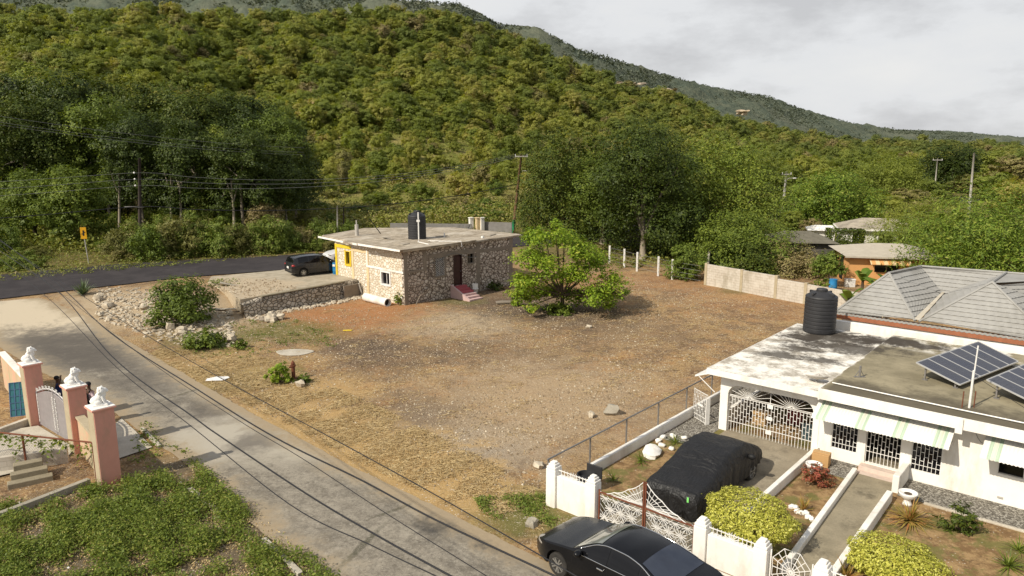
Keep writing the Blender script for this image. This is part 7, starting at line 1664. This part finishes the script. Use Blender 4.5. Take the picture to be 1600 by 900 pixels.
def slab(label, p, pts, h, mat, rz, tilt=(0,0)):
    m = MB(); m.prism(pts, 0, h); o = m.build('slab', mat, None, bevel=.02, loc=p); o.rotation_euler = (tilt[0],tilt[1],rz); return tag(o, label, 'slab')
p = P(425,500); o = thing('rubble_lump','grey lump of broken masonry lying alone in the grass','rubble', p); m = MB(); m.rock((0,0,.12),(.75,.42,.30),61,0,.3,13,8); m.build('lump', M_lime, o, 'auto'); MB().rock((.45,.15,.2),(.45,.25,.16),62).build('chunk', M_lime, o, 'auto'); MB().rock((-.5,-.1,.06),(.4,.25,.14),63).build('chunk', M_greycon, o, 'auto')
slab('round pale concrete patch in the lot near the street', P(460,551)+Vector((0,0,.0)), [(1.0*math.cos(a)*(1+.12*math.sin(3*a)),.62*math.sin(a)) for a in np.linspace(0,6.28,20)[:-1]], .04, M_concpale, 0)
slab('flat white board lying on the grass verge', P(340,593)+Vector((0,0,.03)), [(-.5,-.25),(.3,-.32),(.55,.05),(.45,.25),(-.1,.32),(-.5,.1)], .03, M_statue, .2)
slab('small yellow plastic sheet on the bare soil', P(543,517)+Vector((0,0,.02)), [(-.25,-.12),(.25,-.1),(.3,.08),(0,.14),(-.3,.06)], .03, M_yellow, 0)
slab('dark flat stone slab near the stone house steps', P(786,474)+Vector((0,0,.05)), [(-.55,-.3),(.5,-.35),(.6,.2),(0,.35),(-.5,.25)], .10, M_greycon, .2)
slab('long pale plank lying below the large bushy shrub', P(352,486)+Vector((0,0,.1)), [(-1.5,-.15),(1.5,-.1),(1.5,.1),(-1.5,.15)], .08, M_concpale, .15)
slab('tilted pale slab resting on the corner of the forecourt', P(357,452)+Vector((0,0,.15)), [(-.7,-.45),(.6,-.5),(.75,.4),(-.4,.55)], .14, M_concpale, .5, (R(-28),R(18)))
slab('second tilted pale slab just right of the first on the forecourt', P(380,458)+Vector((0,0,.1)), [(-.5,-.4),(.6,-.3),(.5,.35),(-.6,.4)], .14, M_concpale, .1, (R(-20),R(-18)))
boulder('grey stone at the foot of the hydrant', P(470,604), (.24,.2,.18), 71); boulder('grey stone beside the chain-link fence in the lot', P(957,647), (.32,.26,.26), 72, M_conc); boulder('small pale stone left of the grey stone by the fence', P(924,652), (.16,.13,.15), 73); boulder('pale stone near the leftmost white pillar', P(842,730), (.22,.18,.12), 74)
boulder('pale stone under the young tree, right of its shadow', P(920,512), (.2,.15,.1), 75); boulder('mid-size pale stone on the street verge', P(832,822), (.2,.17,.14), 76, M_conc)
# rubble bank: the biggest stones one by one, the rest as a heap
rr = random.Random(5); heap = MB(); nb = 0
def bank():
    for _ in range(999):
        px = rr.uniform(150,365); py = rr.uniform(448,545); c = 470+(px-150)*.22
        if abs(py-c)+rr.random()*14 < 44-abs(px-260)*.12: return px,py
for i in range(45):
    px,py = bank(); p = P(px,py); s_ = .10+.22*rr.random()**2
    boulder('pale limestone boulder in the rubble bank beside the side street', p, (s_*1.25,s_,s_*.8), 100+i, None, 'boulder', 'rubble bank boulders')
for i in range(1500):
    px,py = bank(); p = P(px,py); s_ = rr.uniform(.03,.13); heap.rock((p.x,p.y,p.z+s_*.1),(s_*1.3,s_,s_*.7),1000+i,0,.4,5,3)
for i in range(260):
    q = R0.lerp(R1, rr.random()); n_ = nw*rr.uniform(.5,1.5); s_ = rr.uniform(.04,.14); heap.rock((q.x+n_.x,q.y+n_.y,Tz(q.x+n_.x,q.y+n_.y)+s_*.2),(s_*1.2,s_,s_*.8),4000+i,0,.25,6,4)
tag(heap.build('rubble', M_lime, None, 'auto'), kind='stuff')
# limestone chips scattered over the lot, litter in the weeds
def chips(poly_px, n, lo, hi, mat, name, thr, seed, z=None):
    pts = [P(*q) if z is None else G(*q,z) for q in poly_px]; xs = np.array([p.x for p in pts]); ys_ = np.array([p.y for p in pts]); X = rng.uniform(xs.min(),xs.max(),n*5); Y = rng.uniform(ys_.min(),ys_.max(),n*5); ins = np.zeros(len(X),bool); j = len(xs)-1
    for i in range(len(xs)): ins ^= ((ys_[i]>Y)!=(ys_[j]>Y)) & (X < (xs[j]-xs[i])*(Y-ys_[i])/(ys_[j]-ys_[i]+1e-12)+xs[i]); j = i
    X = X[ins]; Y = Y[ins]; d = np.sin(X*.8+np.sin(Y*.6+seed)*1.8)*np.sin(Y*.9+np.sin(X*.5)*1.6)+rng.normal(size=len(X))*.4; k = d > thr; X = X[k][:n]; Y = Y[k][:n]; m_ = len(X); s_ = lo+(hi-lo)*rng.random(m_)**3
    b = np.array([[1,0,0],[-.5,.8,0],[-.5,-.8,0],[.2,.1,.75],[-.2,-.1,.6]]); fc = np.array([[0,1,3],[1,4,3],[1,2,4],[2,0,4],[0,3,4]])
    a = rng.uniform(0,6.28,m_); ca,sa_ = np.cos(a),np.sin(a); sh_ = b[None]*(1+.3*rng.normal(size=(m_,5,3)).clip(-1,1)); V = np.stack([sh_[...,0]*ca[:,None]-sh_[...,1]*sa_[:,None], sh_[...,0]*sa_[:,None]+sh_[...,1]*ca[:,None], sh_[...,2]],-1)*s_[:,None,None]+np.stack([X,Y,(T(X,Y) if z is None else X*0+z)+.004],1)[:,None]
    return tag(np_mesh(name, V.reshape(-1,3), (fc[None]+5*np.arange(m_)[:,None,None]).reshape(-1,3), mat), kind='stuff')
lot = [(250,545),(420,480),(620,482),(800,470),(960,430),(1090,450),(1240,480),(1110,600),(880,710),(860,770),(700,770),(400,640)]
M_chip = leafmat('limestone_chip', [(0,(.19,.135,.08)),(.5,(.31,.235,.15)),(.85,(.42,.34,.235)),(1,(.56,.48,.36))], 0, obj=False, spread=.95, rough=.95)
chips(lot, 26000, .012,.07, M_chip, 'stone_chips', -.2, 0)
chips([(560,640),(700,620),(900,600),(950,560),(1050,570),(900,690),(780,720),(600,700)], 2800, .015,.085, M_chip, 'stone_chips', .0, 2)
chips([(640,500),(700,490),(780,500),(760,530),(660,530)], 1300, .015,.07, M_chip, 'stone_chips', -.5, 1)
chips([(-50,790),(190,760),(300,720),(520,890),(300,1000),(-100,1000)], 150, .02,.10, M_statue, 'litter', .0, 3)
chips([(60,470),(220,545),(400,650),(720,812),(640,790),(380,660),(180,545)], 1500, .02,.06, M_chip, 'stone_chips', -.3, 4)
chips([(320,445),(385,466),(470,452),(430,436),(340,436)], 900, .02,.12, M_chip, 'stone_chips', -.6, 5, 1.2)
weedpatch([(320,446),(372,466),(400,460),(345,440)], 60, .25,.10, L_mid, 'forecourt_weeds', 0, 12, .25, .12, -.9)
# garden pots and carton
for lab,x,y in [('white bowl planter on a short foot beside the cardboard carton',4.10,-1.75),('white bowl planter on a pedestal by the entrance wall',7.02,-1.95)]:
    o = thing('planter', lab, 'planter', Wp(x,y,.11)); MB().lathe([(.15,0),(.12,.05),(.09,.14),(.12,.19),(.23,.27),(.27,.37),(.27,.41),(.23,.40),(.21,.36)],n=24).build('bowl', M_statue, o, True); MB().lathe([(.22,.35),(.01,.37)],n=20).build('soil', M_barkdk, o)
o = thing('storage_box','brown cardboard carton against the white wall left of the first window','box', Wp(4.02,-.75,.11), WA+.1); MB().box((0,0,.22),(.55,.42,.44)).build('carton', simple('cardboard',(.50,.30,.13),(.44,.26,.11),4,.9), o, bevel=.01); MB().box((0,0,.45),(.56,.18,.02)).build('flap', simple('cardboard_flap',(.56,.36,.17),None,4,.9), o)
# pale scars of a quarry on the far slope
def scar(label, px, py, D_, w_, h, seed):
    p = D(px,py,D_); m = MB(); r2_ = random.Random(seed)
    for i in range(9): m.rock((r2_.uniform(-w_/2,w_/2),r2_.uniform(-3,3),r2_.uniform(-h/2,h/2)),(w_*.10,4,h*r2_.uniform(.15,.40)),seed+i,0,.4)
    o = m.build('quarry_face', simple('pale_cut_rock',(.44,.36,.26),(.33,.26,.18),.2,1), None, 'auto', loc=p); return tag(o, kind='structure')
scar('a', 990,131,560,22,1.6,1); scar('b',1040,140,560,16,1.4,2); scar('c',1160,176,640,9,3.0,3)
